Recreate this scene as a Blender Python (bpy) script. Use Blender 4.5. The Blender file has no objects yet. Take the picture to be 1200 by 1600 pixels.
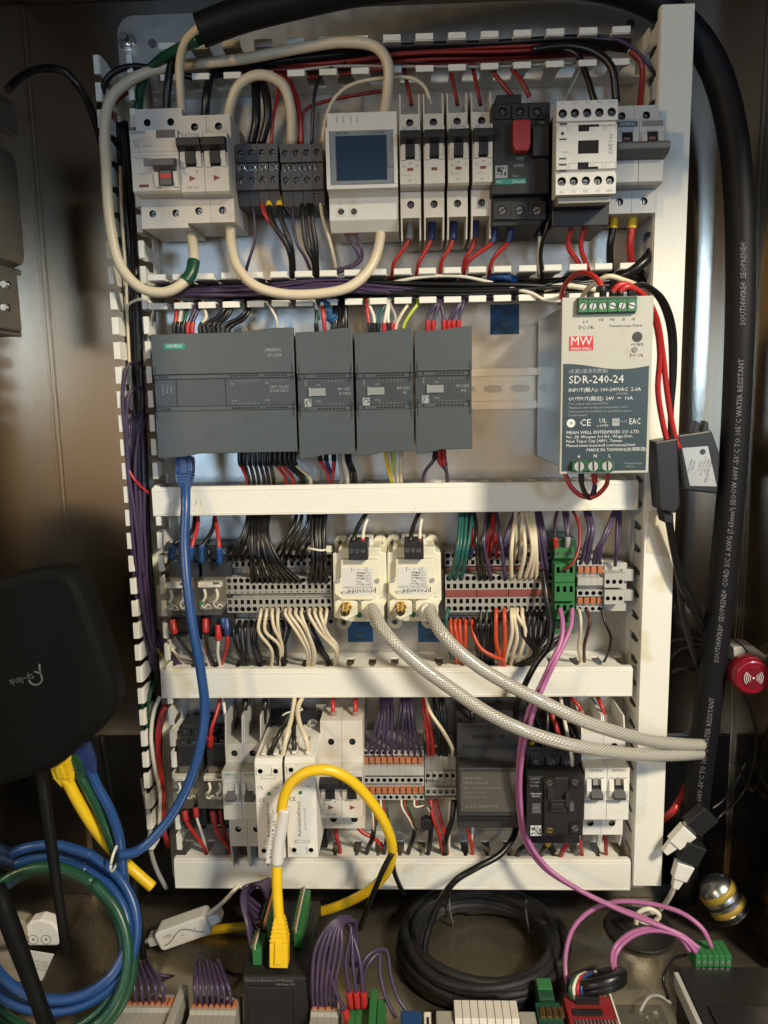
import bpy, bmesh, math, random
import numpy as np
from mathutils import Vector, Matrix
random.seed(7)
S = bpy.context.scene
COL = S.collection
# ------------------------------------------------------------------ camera
F = 1202.0
DN = Vector((150, 7930, 1202)).normalized()            # world down, in (right, down, forward)
NF = Vector((42, -190, 1202)); NF = (NF - DN * NF.dot(DN)).normalized()
XR = DN.cross(NF).normalized()
AX = Vector((XR[0], NF[0], -DN[0])); AD = Vector((XR[1], NF[1], -DN[1])); AF = Vector((XR[2], NF[2], -DN[2]))
CAMD = 0.690
def ray(x, y): return AX * ((x - 600) / F) + AD * ((y - 800) / F) + AF
_r = ray(640, 1400); ZC = -_r.z / _r.y * (CAMD + 0.02)
CAM = Vector((0, -CAMD, ZC))
def pt(x, y, d):
    r = ray(x, y); t = (-d * .001 - CAM.y) / r.y
    return CAM + r * t
def ptz(x, y, z):
    r = ray(x, y); t = (z * .001 - CAM.z) / r.z
    return CAM + r * t
def mm(x, y, d):
    p = pt(x, y, d); return p.x * 1000, p.z * 1000
cam = bpy.data.cameras.new("camera"); co = bpy.data.objects.new("camera", cam); COL.objects.link(co)
cam.sensor_fit = 'VERTICAL'; cam.sensor_height = 36; cam.lens = F / 1600 * 36
cam.clip_start = 0.01; cam.clip_end = 50
Mx = Matrix.Identity(4)
for i in range(3):
    Mx[i][0] = AX[i]; Mx[i][1] = -AD[i]; Mx[i][2] = -AF[i]; Mx[i][3] = CAM[i]
co.matrix_world = Mx
S.camera = co
# ------------------------------------------------------------------ light
wd = bpy.data.worlds.new("World"); S.world = wd; wd.use_nodes = True
bg = wd.node_tree.nodes['Background']; bg.inputs[0].default_value = (1.0, .80, .56, 1); bg.inputs[1].default_value = .012
def area(name, loc, target, sx, sy, power, col):
    l = bpy.data.lights.new(name, 'AREA'); l.shape = 'RECTANGLE'; l.size = sx; l.size_y = sy; l.energy = power; l.color = col
    o = bpy.data.objects.new(name, l); COL.objects.link(o); o.location = loc
    o.rotation_euler = (Vector(target) - Vector(loc)).to_track_quat('-Z', 'Y').to_euler(); return o
area('ceiling_lamp', (.85, -1.12, ZC + .74), (0, 0, ZC - .15), .19, .19, 33, (1, .90, .70))
area('left_window_light', (-.76, -2.2, ZC - .02), (0, 0, ZC), .46, .60, 6.5, (.50, .73, 1))
area('right_window_light', (1.12, -2.07, ZC + .24), (0, 0, ZC), .20, .40, 9.0, (.50, .74, 1))
area('side_lamp', (-.90, -1.35, ZC + .30), (0, 0, ZC), .08, .17, 6.0, (1, .72, .34))
area('room_fill', (.45, -2.4, ZC - .05), (0, 0, ZC - .1), 1.2, .8, 3.0, (1, .76, .50))  # added warm fill panel, stands in for a lit wall behind the camera
S.view_settings.view_transform = 'Standard'; S.view_settings.look = 'None'
S.view_settings.exposure = 0; S.view_settings.gamma = 1
# ------------------------------------------------------------------ materials
def mat(name, col, rough=.45, metal=0., var=.08, scale=60., bump=.0, bscale=300., stretch=None, spec=.5, trans=0., coat=0., rvar=0.):
    m = bpy.data.materials.new(name); m.use_nodes = True; nt = m.node_tree; b = nt.nodes['Principled BSDF']
    b.inputs['Roughness'].default_value = rough; b.inputs['Metallic'].default_value = metal
    b.inputs['Specular IOR Level'].default_value = spec; b.inputs['Coat Weight'].default_value = coat
    tc = nt.nodes.new('ShaderNodeTexCoord'); mp = nt.nodes.new('ShaderNodeMapping')
    gm = nt.nodes.new('ShaderNodeNewGeometry')
    nt.links.new(gm.outputs['Position'], mp.inputs[0])
    if stretch: mp.inputs['Scale'].default_value = stretch
    n = nt.nodes.new('ShaderNodeTexNoise'); n.inputs['Scale'].default_value = scale; n.inputs['Detail'].default_value = 5
    nt.links.new(mp.outputs[0], n.inputs['Vector'])
    mx = nt.nodes.new('ShaderNodeMix'); mx.data_type = 'RGBA'
    mx.inputs[6].default_value = (*[c * (1 - var) for c in col], 1); mx.inputs[7].default_value = (*[min(1, c * (1 + var)) for c in col], 1)
    nt.links.new(n.outputs[0], mx.inputs[0]); nt.links.new(mx.outputs[2], b.inputs['Base Color'])
    if rvar:
        mr = nt.nodes.new('ShaderNodeMapRange'); mr.inputs[3].default_value = rough - rvar; mr.inputs[4].default_value = rough + rvar
        nt.links.new(n.outputs[0], mr.inputs[0]); nt.links.new(mr.outputs[0], b.inputs['Roughness'])
    if bump:
        n2 = nt.nodes.new('ShaderNodeTexNoise'); n2.inputs['Scale'].default_value = bscale; n2.inputs['Detail'].default_value = 3
        nt.links.new(mp.outputs[0], n2.inputs['Vector'])
        bp = nt.nodes.new('ShaderNodeBump'); bp.inputs['Strength'].default_value = bump; bp.inputs['Distance'].default_value = .0005
        nt.links.new(n2.outputs[0], bp.inputs['Height']); nt.links.new(bp.outputs[0], b.inputs['Normal'])
    return m
def clear(name, tint, mixf, rough=.08):
    m = bpy.data.materials.new(name); m.use_nodes = True; nt = m.node_tree
    out = nt.nodes['Material Output']; nt.nodes.remove(nt.nodes['Principled BSDF'])
    t = nt.nodes.new('ShaderNodeBsdfTransparent'); t.inputs[0].default_value = (*tint, 1)
    g = nt.nodes.new('ShaderNodeBsdfPrincipled'); g.inputs['Base Color'].default_value = (*[c * .6 for c in tint], 1); g.inputs['Roughness'].default_value = rough
    n = nt.nodes.new('ShaderNodeTexNoise'); n.inputs['Scale'].default_value = 90
    mr = nt.nodes.new('ShaderNodeMapRange'); mr.inputs[3].default_value = mixf * .7; mr.inputs[4].default_value = mixf * 1.3
    x = nt.nodes.new('ShaderNodeMixShader'); nt.links.new(n.outputs[0], mr.inputs[0]); nt.links.new(mr.outputs[0], x.inputs[0])
    nt.links.new(t.outputs[0], x.inputs[1]); nt.links.new(g.outputs[0], x.inputs[2]); nt.links.new(x.outputs[0], out.inputs[0])
    return m
DUCT = mat('duct_pvc', (.75, .73, .66), .42, var=.05, scale=11, bump=.06)
def worn(m, k1=.62, s1=26., c1=(.80, .72, .52)):
    nt = m.node_tree; b = nt.nodes['Principled BSDF']; src = b.inputs['Base Color'].links[0].from_socket; gm = nt.nodes.new('ShaderNodeNewGeometry')
    for sc, lo, hi, col in ((s1, k1, k1 + .16, c1), (420., .70, .76, (.45, .40, .32))):
        n = nt.nodes.new('ShaderNodeTexNoise'); n.inputs['Scale'].default_value = sc; n.inputs['Detail'].default_value = 6; nt.links.new(gm.outputs['Position'], n.inputs['Vector'])
        mr = nt.nodes.new('ShaderNodeMapRange'); mr.inputs[1].default_value = lo; mr.inputs[2].default_value = hi; nt.links.new(n.outputs[0], mr.inputs[0])
        mx = nt.nodes.new('ShaderNodeMix'); mx.data_type = 'RGBA'; mx.blend_type = 'MULTIPLY'; nt.links.new(mr.outputs[0], mx.inputs[0]); nt.links.new(src, mx.inputs[6]); mx.inputs[7].default_value = (*col, 1); src = mx.outputs[2]
    nt.links.new(src, b.inputs['Base Color'])
worn(DUCT)
BEI = mat('beige_plastic', (.60, .56, .50), .42, var=.05, bump=.06, bscale=900)
CRM = mat('cream_plastic', (.72, .68, .53), .4, var=.05, bump=.04)
PSU = mat('charcoal_plastic', (.030, .029, .029), .5, var=.12, bump=.06)
WHT = mat('white_plastic', (.72, .70, .65), .38, var=.04, bump=.04)
LGR = mat('light_grey_plastic', (.40, .39, .36), .5, var=.08, bump=.05)
TGR = mat('terminal_grey_plastic', (.30, .285, .25), .5, var=.1, bump=.06)
SGR = mat('side_grey_plastic', (.47, .47, .46), .45, var=.06)
DGR = mat('dark_grey_plastic', (.085, .085, .09), .5, var=.12, bump=.06)
PLC = mat('slate_plastic', (.056, .067, .072), .42, var=.06, scale=40, bump=.12, bscale=1500)
PLC2 = mat('slate_plastic_dark', (.040, .047, .052), .4, var=.08)
BLK = mat('black_plastic', (.012, .012, .013), .42, var=.2, bump=.05)
BLM = mat('black_matte_plastic', (.010, .0095, .009), .55, var=.2)
SOC = mat('socket_black', (.02, .019, .019), .38, var=.2)
HOLE = mat('dark_recess', (.006, .006, .006), .8)
MET = mat('screw_metal', (.62, .62, .60), .22, 1, var=.1)
BRS = mat('brass', (.72, .48, .16), .25, 1, var=.1)
RED = mat('red_plastic', (.50, .025, .025), .4)
GRN = mat('green_plastic', (.028, .15, .045), .42, var=.1)
DKG = mat('dark_green_plastic', (.015, .06, .03), .4)
TEAL = mat('teal_print', (.01, .22, .18), .5)
BLU = mat('blue_tape', (.010, .075, .19), .6, var=.15, bump=.2, bscale=500)
YEL = mat('yellow_plastic', (.75, .46, .02), .4)
ORG = mat('orange_plastic', (.43, .145, .06), .45, var=.15)
MAR = mat('maroon_plastic', (.20, .045, .04), .5)
PCB = mat('red_circuit_board', (.22, .015, .02), .35)
PCG = mat('green_circuit_board', (.01, .06, .035), .35)
LCD = mat('lcd_glass', (.030, .055, .095), .12, var=.1)
LCF = mat('lcd_frame', (.22, .25, .27), .4)
SDRF = mat('psu_paint', (.42, .41, .36), .45, var=.05)
SDRM = mat('psu_case', (.42, .41, .38), .38, .8, var=.08, bump=.05)
SDRB = mat('psu_label_print', (.026, .045, .055), .4)
INK = mat('dark_ink', (.03, .03, .035), .6)
INKG = mat('grey_ink', (.20, .20, .20), .6)
INKW = mat('white_ink', (.62, .62, .60), .6)
INKS = mat('pale_grey_ink', (.30, .32, .33), .6)
INKB = mat('blue_ink', (.02, .12, .22), .6)
LAB = mat('label_paper', (.62, .61, .58), .55)
SIL = mat('silver_label', (.42, .42, .41), .35, .3, var=.1)
TAP = mat('clear_tape', (.62, .57, .46), .22, var=.05)
CLR = clear('clear_relay_plastic', (.93, .91, .87), .07, .04)
CLF = clear('clear_sleeve', (.85, .80, .75), .35)
CLA = clear('acrylic', (.88, .86, .80), .07)
GALV = mat('galvanised_steel', (.58, .555, .51), .33, .88, var=.17, scale=60, bump=.15, bscale=420, rvar=.10)
RAILM = mat('rail_zinc', (.68, .65, .58), .30, 1, var=.08, scale=120, bump=.05)
STEEL = mat('brushed_stainless', (.46, .405, .335), .19, 1, var=.035, scale=1.2, bump=.07, bscale=1.0, stretch=(1900, 1900, 5), rvar=.03)
FLOOR = mat('floor_steel', (.40, .35, .265), .27, .9, var=.15, scale=14, bump=.1, bscale=1.0, stretch=(200, 6, 200), rvar=.06)
for m_, c_ in ((PLC, (.82, .82, .80)), (PLC2, (.82, .82, .80)), (BEI, (.86, .80, .70)), (SDRF, (.88, .84, .76)), (WHT, (.9, .86, .78))): worn(m_, .56, 40., c_)
WC = {}
for k, c, ro in [('red', (.42, .024, .022), .36), ('dred', (.22, .018, .016), .4), ('black', (.0065, .0065, .007), .34), ('white', (.66, .62, .52), .38), ('cream', (.62, .53, .38), .4),
              ('purple', (.050, .031, .072), .38), ('green', (.010, .060, .030), .36), ('teal', (.012, .085, .075), .38), ('blue', (.014, .058, .19), .35),
              ('dblue', (.018, .035, .13), .35), ('yellow', (.78, .50, .012), .36), ('pink', (.38, .125, .28), .38), ('orange', (.52, .06, .022), .4), ('brown', (.075, .025, .018), .4),
              ('grey', (.30, .29, .27), .4), ('lime', (.42, .50, .06), .4)]:
    WC[k] = mat(k + '_insulation', c, ro, var=.07, scale=120)
# clear hose with a woven braid inside
def braid():
    m = mat('braided_hose', (.5, .47, .38), .22, coat=.6); nt = m.node_tree; b = nt.nodes['Principled BSDF']
    uv = nt.nodes.new('ShaderNodeUVMap'); sp = nt.nodes.new('ShaderNodeSeparateXYZ'); nt.links.new(uv.outputs[0], sp.inputs[0])
    def mth(op, a, c):
        n = nt.nodes.new('ShaderNodeMath'); n.operation = op
        for i, q in enumerate((a, c)):
            if q is None: continue
            if hasattr(q, 'links'): nt.links.new(q, n.inputs[i])
            else: n.inputs[i].default_value = q
        return n.outputs[0]
    a = mth('MULTIPLY', sp.outputs[0], 2 * math.pi * 13); l = mth('MULTIPLY', sp.outputs[1], 2 * math.pi * 320)
    s1 = mth('SINE', mth('ADD', a, l), None); s2 = mth('SINE', mth('SUBTRACT', a, l), None)
    mxm = mth('MAXIMUM', s1, s2)
    cr = nt.nodes.new('ShaderNodeValToRGB'); cr.color_ramp.elements[0].position = .30; cr.color_ramp.elements[0].color = (.22, .207, .175, 1)
    cr.color_ramp.elements[1].position = .78; cr.color_ramp.elements[1].color = (.50, .475, .415, 1)
    nt.links.new(mxm, cr.inputs[0]); nt.links.new(cr.outputs[0], b.inputs['Base Color'])
    bp = nt.nodes.new('ShaderNodeBump'); bp.inputs['Strength'].default_value = .3; bp.inputs['Distance'].default_value = .0004
    nt.links.new(mxm, bp.inputs['Height']); nt.links.new(bp.outputs[0], b.inputs['Normal'])
    return m
HOSE = braid()
# ------------------------------------------------------------------ mesh building (millimetres: u right, v up, d towards the viewer)
_tc = {}
def text_geo(s, size, align):
    k = (s, align)
    if k not in _tc:
        cu = bpy.data.curves.new('t', 'FONT'); cu.body = s; cu.size = 1; cu.align_x = align; cu.align_y = 'CENTER'; cu.resolution_u = 1
        ob = bpy.data.objects.new('t', cu); COL.objects.link(ob)
        me = bpy.data.meshes.new_from_object(ob)
        _tc[k] = ([tuple(v.co[:2]) for v in me.vertices], [tuple(p.vertices) for p in me.polygons])
        bpy.data.objects.remove(ob); bpy.data.curves.remove(cu); bpy.data.meshes.remove(me)
    v, f = _tc[k]
    return [(x * size, y * size) for x, y in v], f
def spline(P, n=7):
    P = [np.array(p, float) for p in P]
    if len(P) == 2: return [P[0] + (P[1] - P[0]) * i / 2 for i in range(3)]
    Q = [2 * P[0] - P[1]] + P + [2 * P[-1] - P[-2]]; out = []
    for i in range(1, len(Q) - 2):
        a, b, c, e = Q[i - 1], Q[i], Q[i + 1], Q[i + 2]
        t0 = 0; t1 = max(1e-6, np.linalg.norm(b - a) ** .5); t2 = t1 + max(1e-6, np.linalg.norm(c - b) ** .5); t3 = t2 + max(1e-6, np.linalg.norm(e - c) ** .5)
        for j in range(n):
            t = t1 + (t2 - t1) * j / n
            A1 = (t1 - t) / (t1 - t0) * a + (t - t0) / (t1 - t0) * b; A2 = (t2 - t) / (t2 - t1) * b + (t - t1) / (t2 - t1) * c; A3 = (t3 - t) / (t3 - t2) * c + (t - t2) / (t3 - t2) * e
            B1 = (t2 - t) / (t2 - t0) * A1 + (t - t0) / (t2 - t0) * A2; B2 = (t3 - t) / (t3 - t1) * A2 + (t - t1) / (t3 - t1) * A3
            out.append((t2 - t) / (t2 - t1) * B1 + (t - t1) / (t2 - t1) * B2)
    out.append(P[-1]); return out
def frames(P):
    P = [np.array(p, float) for p in P]; n = len(P); T = []
    for i in range(n):
        t = P[min(i + 1, n - 1)] - P[max(i - 1, 0)]; T.append(t / (np.linalg.norm(t) + 1e-12))
    u = np.cross(T[0], (0, 1, 0)); 
    if np.linalg.norm(u) < .05: u = np.cross(T[0], (1, 0, 0))
    u /= np.linalg.norm(u); U = []; V = []
    for i in range(n):
        u = u - T[i] * u.dot(T[i]); u /= np.linalg.norm(u); U.append(u.copy()); V.append(np.cross(T[i], u))
    return P, T, U, V
class MB:
    def __init__(s, m=None): s.v = []; s.f = []; s.mi = []; s.sm = []; s.uv = {}; s.ms = []; s.m = m; s.smooth = False
    def use(s, m): s.m = m; return s
    def face(s, idx, sm=None):
        if s.m not in s.ms: s.ms.append(s.m)
        s.f.append(tuple(idx)); s.mi.append(s.ms.index(s.m)); s.sm.append(s.smooth if sm is None else sm)
    def add(s, verts):            # (u, v, d) -> local mesh millimetres
        k = len(s.v); s.v += [(a, -c, b) for a, b, c in verts]; return k
    def addw(s, verts): k = len(s.v); s.v += [tuple(q) for q in verts]; return k
    def box(s, u0, u1, v0, v1, d0, d1, m=None):
        if m: s.m = m
        k = s.add([(u0, v0, d0), (u1, v0, d0), (u1, v1, d0), (u0, v1, d0), (u0, v0, d1), (u1, v0, d1), (u1, v1, d1), (u0, v1, d1)])
        for q in ((0, 3, 2, 1), (4, 5, 6, 7), (0, 1, 5, 4), (1, 2, 6, 5), (2, 3, 7, 6), (3, 0, 4, 7)): s.face([k + i for i in q], False)
        return s
    def prism(s, prof, a0, a1, axis='u', m=None):
        if m: s.m = m
        n = len(prof)                                   # axis u: prof (d, v); axis d: prof (u, v); axis v: prof (u, d)
        mk = {'u': lambda p, a: (a, p[1], p[0]), 'd': lambda p, a: (p[0], p[1], a), 'v': lambda p, a: (p[0], a, p[1])}[axis]
        k = s.add([mk(p, a0) for p in prof] + [mk(p, a1) for p in prof])
        s.face([k + i for i in range(n)][::-1], False); s.face([k + n + i for i in range(n)], False)
        for i in range(n): s.face((k + i, k + (i + 1) % n, k + n + (i + 1) % n, k + n + i), False)
        return s
    def cyl(s, u, v, r, d0, d1, n=14, r1=None, m=None, axis='d'):
        if m: s.m = m
        r1 = r if r1 is None else r1
        if axis == 'd': f = lambda a, rr, d: (u + rr * math.cos(a), v + rr * math.sin(a), d)
        elif axis == 'v': f = lambda a, rr, d: (u + rr * math.cos(a), d, v + rr * math.sin(a))
        else: f = lambda a, rr, d: (d, u + rr * math.cos(a), v + rr * math.sin(a))
        k = s.add([f(2 * math.pi * i / n, r, d0) for i in range(n)] + [f(2 * math.pi * i / n, r1, d1) for i in range(n)])
        s.face([k + i for i in range(n)][::-1], False); s.face([k + n + i for i in range(n)], False)
        for i in range(n): s.face((k + i, k + (i + 1) % n, k + n + (i + 1) % n, k + n + i), True)
        return s
    def cell(s, u0, u1, v0, v1, d, th, r=None, cu=None, cv=None, sq=None, inner=None, m=None, st=None):
        if m: s.m = m
        cu = (u0 + u1) / 2 if cu is None else cu; cv = (v0 + v1) / 2 if cv is None else cv
        per = []
        for a, b in (((u0, v0), (u1, v0)), ((u1, v0), (u1, v1)), ((u1, v1), (u0, v1)), ((u0, v1), (u0, v0))):
            for t in range(4): per.append((a[0] + (b[0] - a[0]) * t / 4, a[1] + (b[1] - a[1]) * t / 4))
        inn = []
        for i, p in enumerate(per):
            if st:
                fu = (p[0] - (u0 + u1) / 2) / (u1 - u0) * 2; fv = (p[1] - (v0 + v1) / 2) / (v1 - v0) * 2
                dx = fu if abs(fu) > .99 else 0; q = math.hypot(dx, fv)
                inn.append((cu + max(-1, min(1, fu * 1.3)) * (st[0] - st[1]) + dx / q * st[1], cv + fv / q * st[1]))
            elif sq:
                fu = (p[0] - (u0 + u1) / 2) / (u1 - u0) * 2; fv = (p[1] - (v0 + v1) / 2) / (v1 - v0) * 2
                inn.append((cu + fu * sq[0], cv + fv * sq[1]))
            else:
                a = math.atan2((p[1] - cv), (p[0] - cu)); inn.append((cu + r * math.cos(a), cv + r * math.sin(a)))
        k = s.add([(a, b, d) for a, b in per] + [(a, b, d) for a, b in inn] + [(a, b, d - th) for a, b in inn] + [(a, b, d - th) for a, b in per])
        N = 16
        for i in range(N):
            j = (i + 1) % N
            s.face((k + i, k + j, k + N + j, k + N + i), False)
            s.face((k + 3 * N + i, k + 3 * N + j, k + j, k + i), False)
        mm_ = s.m; s.m = inner or HOLE
        for i in range(N):
            j = (i + 1) % N
            s.face((k + N + i, k + N + j, k + 2 * N + j, k + 2 * N + i), False)
        s.face([k + 2 * N + i for i in range(N)], False); s.m = mm_
        return s
    def screw(s, u, v, r, d, slot=True, m=None):
        k = s.m; s.cyl(u, v, r, d - 1.2, d, 12, m=m or MET)
        if slot:
            a = random.uniform(0, 3.1); c, e = math.cos(a), math.sin(a); L = r * .92; t = r * .17
            s.use(HOLE); p = [(u + L * c + t * e, v + L * e - t * c), (u + L * c - t * e, v + L * e + t * c), (u - L * c - t * e, v - L * e + t * c), (u - L * c + t * e, v - L * e - t * c)]
            s.prism(p, d - .3, d + .05, 'd')
        s.m = k; return s
    def text(s, t, size, u, v, d, rot=0, m=None, align='CENTER', sx=1.0):
        if m: s.m = m
        vs, fs = text_geo(t, size, align); c, e = math.cos(math.radians(rot)), math.sin(math.radians(rot))
        k = s.add([(u + x * sx * c - y * e, v + x * sx * e + y * c, d) for x, y in vs])
        for f in fs: s.face([k + i for i in f], False)
        return s
    def tube(s, P, r, sides=8, m=None, uv=False, world=True, caps=True):
        """P in mesh millimetres (x, y, z)"""
        if m: s.m = m
        P, T, U, V = frames(P); n = len(P); rr = r if hasattr(r, '__len__') else [r] * n
        k = s.addw([P[i] + rr[i] * (math.cos(2 * math.pi * j / sides) * U[i] + math.sin(2 * math.pi * j / sides) * V[i]) for i in range(n) for j in range(sides)])
        L = 0
        for i in range(n - 1):
            dl = float(np.linalg.norm(P[i + 1] - P[i]))
            for j in range(sides):
                j2 = (j + 1) % sides
                if uv: s.uv[len(s.f)] = [(j / sides, L * .001), ((j + 1) / sides, L * .001), ((j + 1) / sides, (L + dl) * .001), (j / sides, (L + dl) * .001)]
                s.face((k + i * sides + j, k + i * sides + j2, k + (i + 1) * sides + j2, k + (i + 1) * sides + j), True)
            L += dl
        if caps:
            s.face([k + j for j in range(sides)][::-1], False); s.face([k + (n - 1) * sides + j for j in range(sides)], False)
        return s
    def mesh(s, name, org=(0, 0, 0)):
        me = bpy.data.meshes.new(name)
        me.from_pydata([((x - org[0]) * .001, (y - org[1]) * .001, (z - org[2]) * .001) for x, y, z in s.v], [], s.f)
        for q in s.ms: me.materials.append(q)
        me.polygons.foreach_set('material_index', s.mi); me.polygons.foreach_set('use_smooth', s.sm)
        if s.uv:
            l = me.uv_layers.new(name='UVMap')
            for fi, uvs in s.uv.items():
                for li, q in zip(me.polygons[fi].loop_indices, uvs): l.data[li].uv = q
        me.update()
        bm = bmesh.new(); bm.from_mesh(me); bmesh.ops.recalc_face_normals(bm, faces=bm.faces); bm.to_mesh(me); bm.free()
        return me
LBL = {}
def tag(o, label=None, cat=None, group=None, kind=None):
    if label: o['label'] = label
    if cat: o['category'] = cat
    if group: o['group'] = group
    if kind: o['kind'] = kind
    return o
def obj(name, mb, parent=None, bevel=0, org=(0, 0, 0), loc=None):
    o = bpy.data.objects.new(name, mb.mesh(name, org)); COL.objects.link(o)
    if parent: o.parent = parent
    if loc is not None: o.location = loc
    elif parent is None: o.location = Vector(org) * .001
    if bevel:
        b = o.modifiers.new('bevel', 'BEVEL'); b.width = bevel * .001; b.segments = 2; b.limit_method = 'ANGLE'; b.angle_limit = .6
    return o
def inst(o, du=0, dv=0, dd=0, parent=None):
    c = o.copy(); COL.objects.link(c); c.location = o.location + Vector((du, -dd, dv)) * .001
    if parent: c.parent = parent
    return c
def dup(root, du, dv, label=None, group=None, dd=0):
    r = root.copy(); COL.objects.link(r); r.location = root.location + Vector((du, -dd, dv)) * .001
    if label: r['label'] = label
    if group: r['group'] = group
    for ch in list(root.children):
        c = ch.copy(); COL.objects.link(c); c.parent = r
        for g in ch.children: e = g.copy(); COL.objects.link(e); e.parent = c
    return r
class Dev:
    """a thing standing on the panel; its own millimetre frame starts at the given photo point"""
    def __init__(s, name, label, cat, x, y, d, group=None, base=0):
        s.X, s.Z = mm(x, y, d); s.o = bpy.data.objects.new(name, None); COL.objects.link(s.o); s.o.empty_display_size = .01
        s.o.location = (s.X * .001, -base * .001, s.Z * .001); s.base = base; tag(s.o, label, cat, group)
    def l(s, x, y, d): a, b = mm(x, y, d); return a - s.X, b - s.Z
    def pb(s, m, x0, y0, x1, y1, d0, d1, mt=None):
        u0, v1 = s.l(x0, y0, d1); u1, v0 = s.l(x1, y1, d1); return m.box(u0, u1, v0, v1, d0, d1, mt)
    def part(s, name, m, bevel=0, parent=None):
        return obj(name, m, parent or s.o, bevel, org=(0, -s.base, 0))
# ------------------------------------------------------------------ the steel cabinet
LX = mm(86, 640, -22)[0]; RX = mm(1171, 640, -22)[0]; RZ = mm(600, -14, -22)[1]
def wall(name, m, *b):
    q = MB(m).box(*b); o = obj(name, q, bevel=.6); tag(o, kind='structure'); return o
wall('back_wall', STEEL, LX - 2, RX + 2, -2, RZ, -26, -22)
wall('left_wall', STEEL, LX - 6, LX, -2, RZ, -22.2, 330)
wall('right_wall', STEEL, RX, RX + 6, -2, RZ, -22.2, 86)
wall('floor', FLOOR, LX - 6, RX + 6, -6, 0, -21.8, 420)
wall('shading_ceiling', mat('dark_shading_ceiling', (.05, .042, .034), .5), LX - 6, RX + 160, RZ, RZ + 4, -26, 430)  # unseen roof, stretched and darkened to keep light off the top row
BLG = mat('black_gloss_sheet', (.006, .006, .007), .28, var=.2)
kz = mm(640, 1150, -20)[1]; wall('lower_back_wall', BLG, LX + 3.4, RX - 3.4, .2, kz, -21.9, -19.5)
wall('corner_bead', STEEL, LX - .2, LX + 3.2, 0.2, RZ - .2, -21.9, -19)
wall('corner_bead', STEEL, RX - 3.2, RX + .2, 0.2, RZ - .2, -21.9, -19)
# mounting panel: rounded plate on studs
x0 = mm(222, 640, 0)[0]; x1 = mm(1046, 640, 0)[0]; z1 = mm(640, 8, 0)[1]; z0 = mm(640, 1386, 0)[1]
pan = Dev('equipment_plate', 'galvanised steel back panel carrying all the rails and ducts', 'back plate', 640, 1386, 0)
a, b, c, e = x0 - pan.X, x1 - pan.X, 0, z1 - pan.Z
def rrect(a, b, c, e, r, n=5):
    P = []
    for cx, cy, t0 in ((b - r, e - r, 0), (a + r, e - r, 90), (a + r, c + r, 180), (b - r, c + r, 270)):
        P += [(cx + r * math.cos(math.radians(t0 + 90 * i / n)), cy + r * math.sin(math.radians(t0 + 90 * i / n))) for i in range(n + 1)]
    return P
pan.part('plate', MB(GALV).prism(rrect(a, b, c, e, 14), -2.5, 0, 'd'))
for (px, py) in ((197, 62), (1030, 44)):
    u, v = pan.l(px, py, 4); m = MB(MET); m.cyl(u, v, 3.2, -19, 12, 12); m.cyl(u, v, 6.2, 0, 5, 6); m.cyl(u, v, 7.5, -.1, 1, 16); pan.part('stud', m)
for (px, py) in ((238, 68), (985, 38)):
    u, v = pan.l(px, py, 0); pan.part('plug', MB(DGR).cyl(u, v, 3.6, -1, .6, 16))
# ------------------------------------------------------------------ slotted wire ducts
DD = 50.0
def hduct(label, yt, yb, xl, xr, cover, pitch, hw, stain=False):
    ym = (yt + yb) / 2; Z1 = mm(640, yt, DD)[1]; Z0 = mm(640, yb, DD)[1]; d = Dev('wire_duct', label, 'wire duct', xl, ym, DD)
    d.Z = Z0; d.o.location.z = Z0 * .001; W = mm(xr, ym, DD)[0] - d.X; H = Z1 - Z0
    d.part('base', MB(DUCT).box(1, W - 1, 1.2, H - 1.2, .3, 2))
    d.part('side_wall', MB(DUCT).box(.6, W - .6, H - 2.6, H - 1, .3, 16)); d.part('side_wall', MB(DUCT).box(.6, W - .6, 1, 2.6, .3, 16))
    def fing(v0, lip):
        m = MB(DUCT).prism([(-hw + 1.7, 15.6), (hw - 1.7, 15.6), (hw - 1.7, 32), (hw, 36), (hw, DD - 3.2), (hw - .8, DD - 1.2), (-hw + .8, DD - 1.2), (-hw, DD - 3.2), (-hw, 36), (-hw + 1.7, 32)], v0, v0 + 1.5, 'v')
        if not cover: m.box(-hw + .5, hw - .5, v0 + (.5 if lip > 0 else -3.6), v0 + (5.1 if lip > 0 else 1), DD - 3.6, DD - .1)
        return m
    n = int(W / pitch); off = (W - n * pitch) / 2 + pitch / 2
    for v0, lip in ((H - 2.55, 1), (1.05, -1)):
        if cover and lip < 0:
            d.part('lower_wall', MB(DUCT).box(.6, W - .6, 1.05, 2.55, 16.1, DD - 2)); continue
        f0 = None
        for i in range(n):
            if f0 is None: f0 = d.part('finger', fing(v0, lip), .25); f0.location.x = off * .001
            else: inst(f0, i * pitch)
            if not cover:
                pass
    if cover:
        m = MB(DUCT).box(0, W, 0, H, DD - 1.4, DD + .6); m.box(0, W, H - .9, H + .6, DD - 7, DD - 1.5); m.box(0, W, -.6, .9, DD - 7, DD - 1.5); m.box(.3, W - .3, H - 2.6, H - 2.0, DD + .5, DD + .95); m.box(.3, W - .3, 1.4, 2.0, DD + .5, DD + .95)
        cv = d.part('cover', m, .5)
    return d, W, H
D_top = hduct('open slotted white duct across the top of the panel above the breakers', 58, 107, 212, 1022, False, 25, 7.3)
D_1 = hduct('open slotted white duct stuffed with purple and black wires under the top breaker row', 424, 469, 226, 1002, False, 20, 7.4)
D_2 = hduct('white covered duct just below the grey controller modules, smudged at its left end', 757, 801, 238, 997, True, 20, 8.2)
D_3 = hduct('white covered duct crossed by the two braided hoses', 1046, 1089, 252, 988, True, 20, 8.2)
D_4 = hduct('lowest white covered duct below the bottom device row', 1345, 1389, 273, 985, True, 20, 8.2)
m = MB(INKG)
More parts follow.
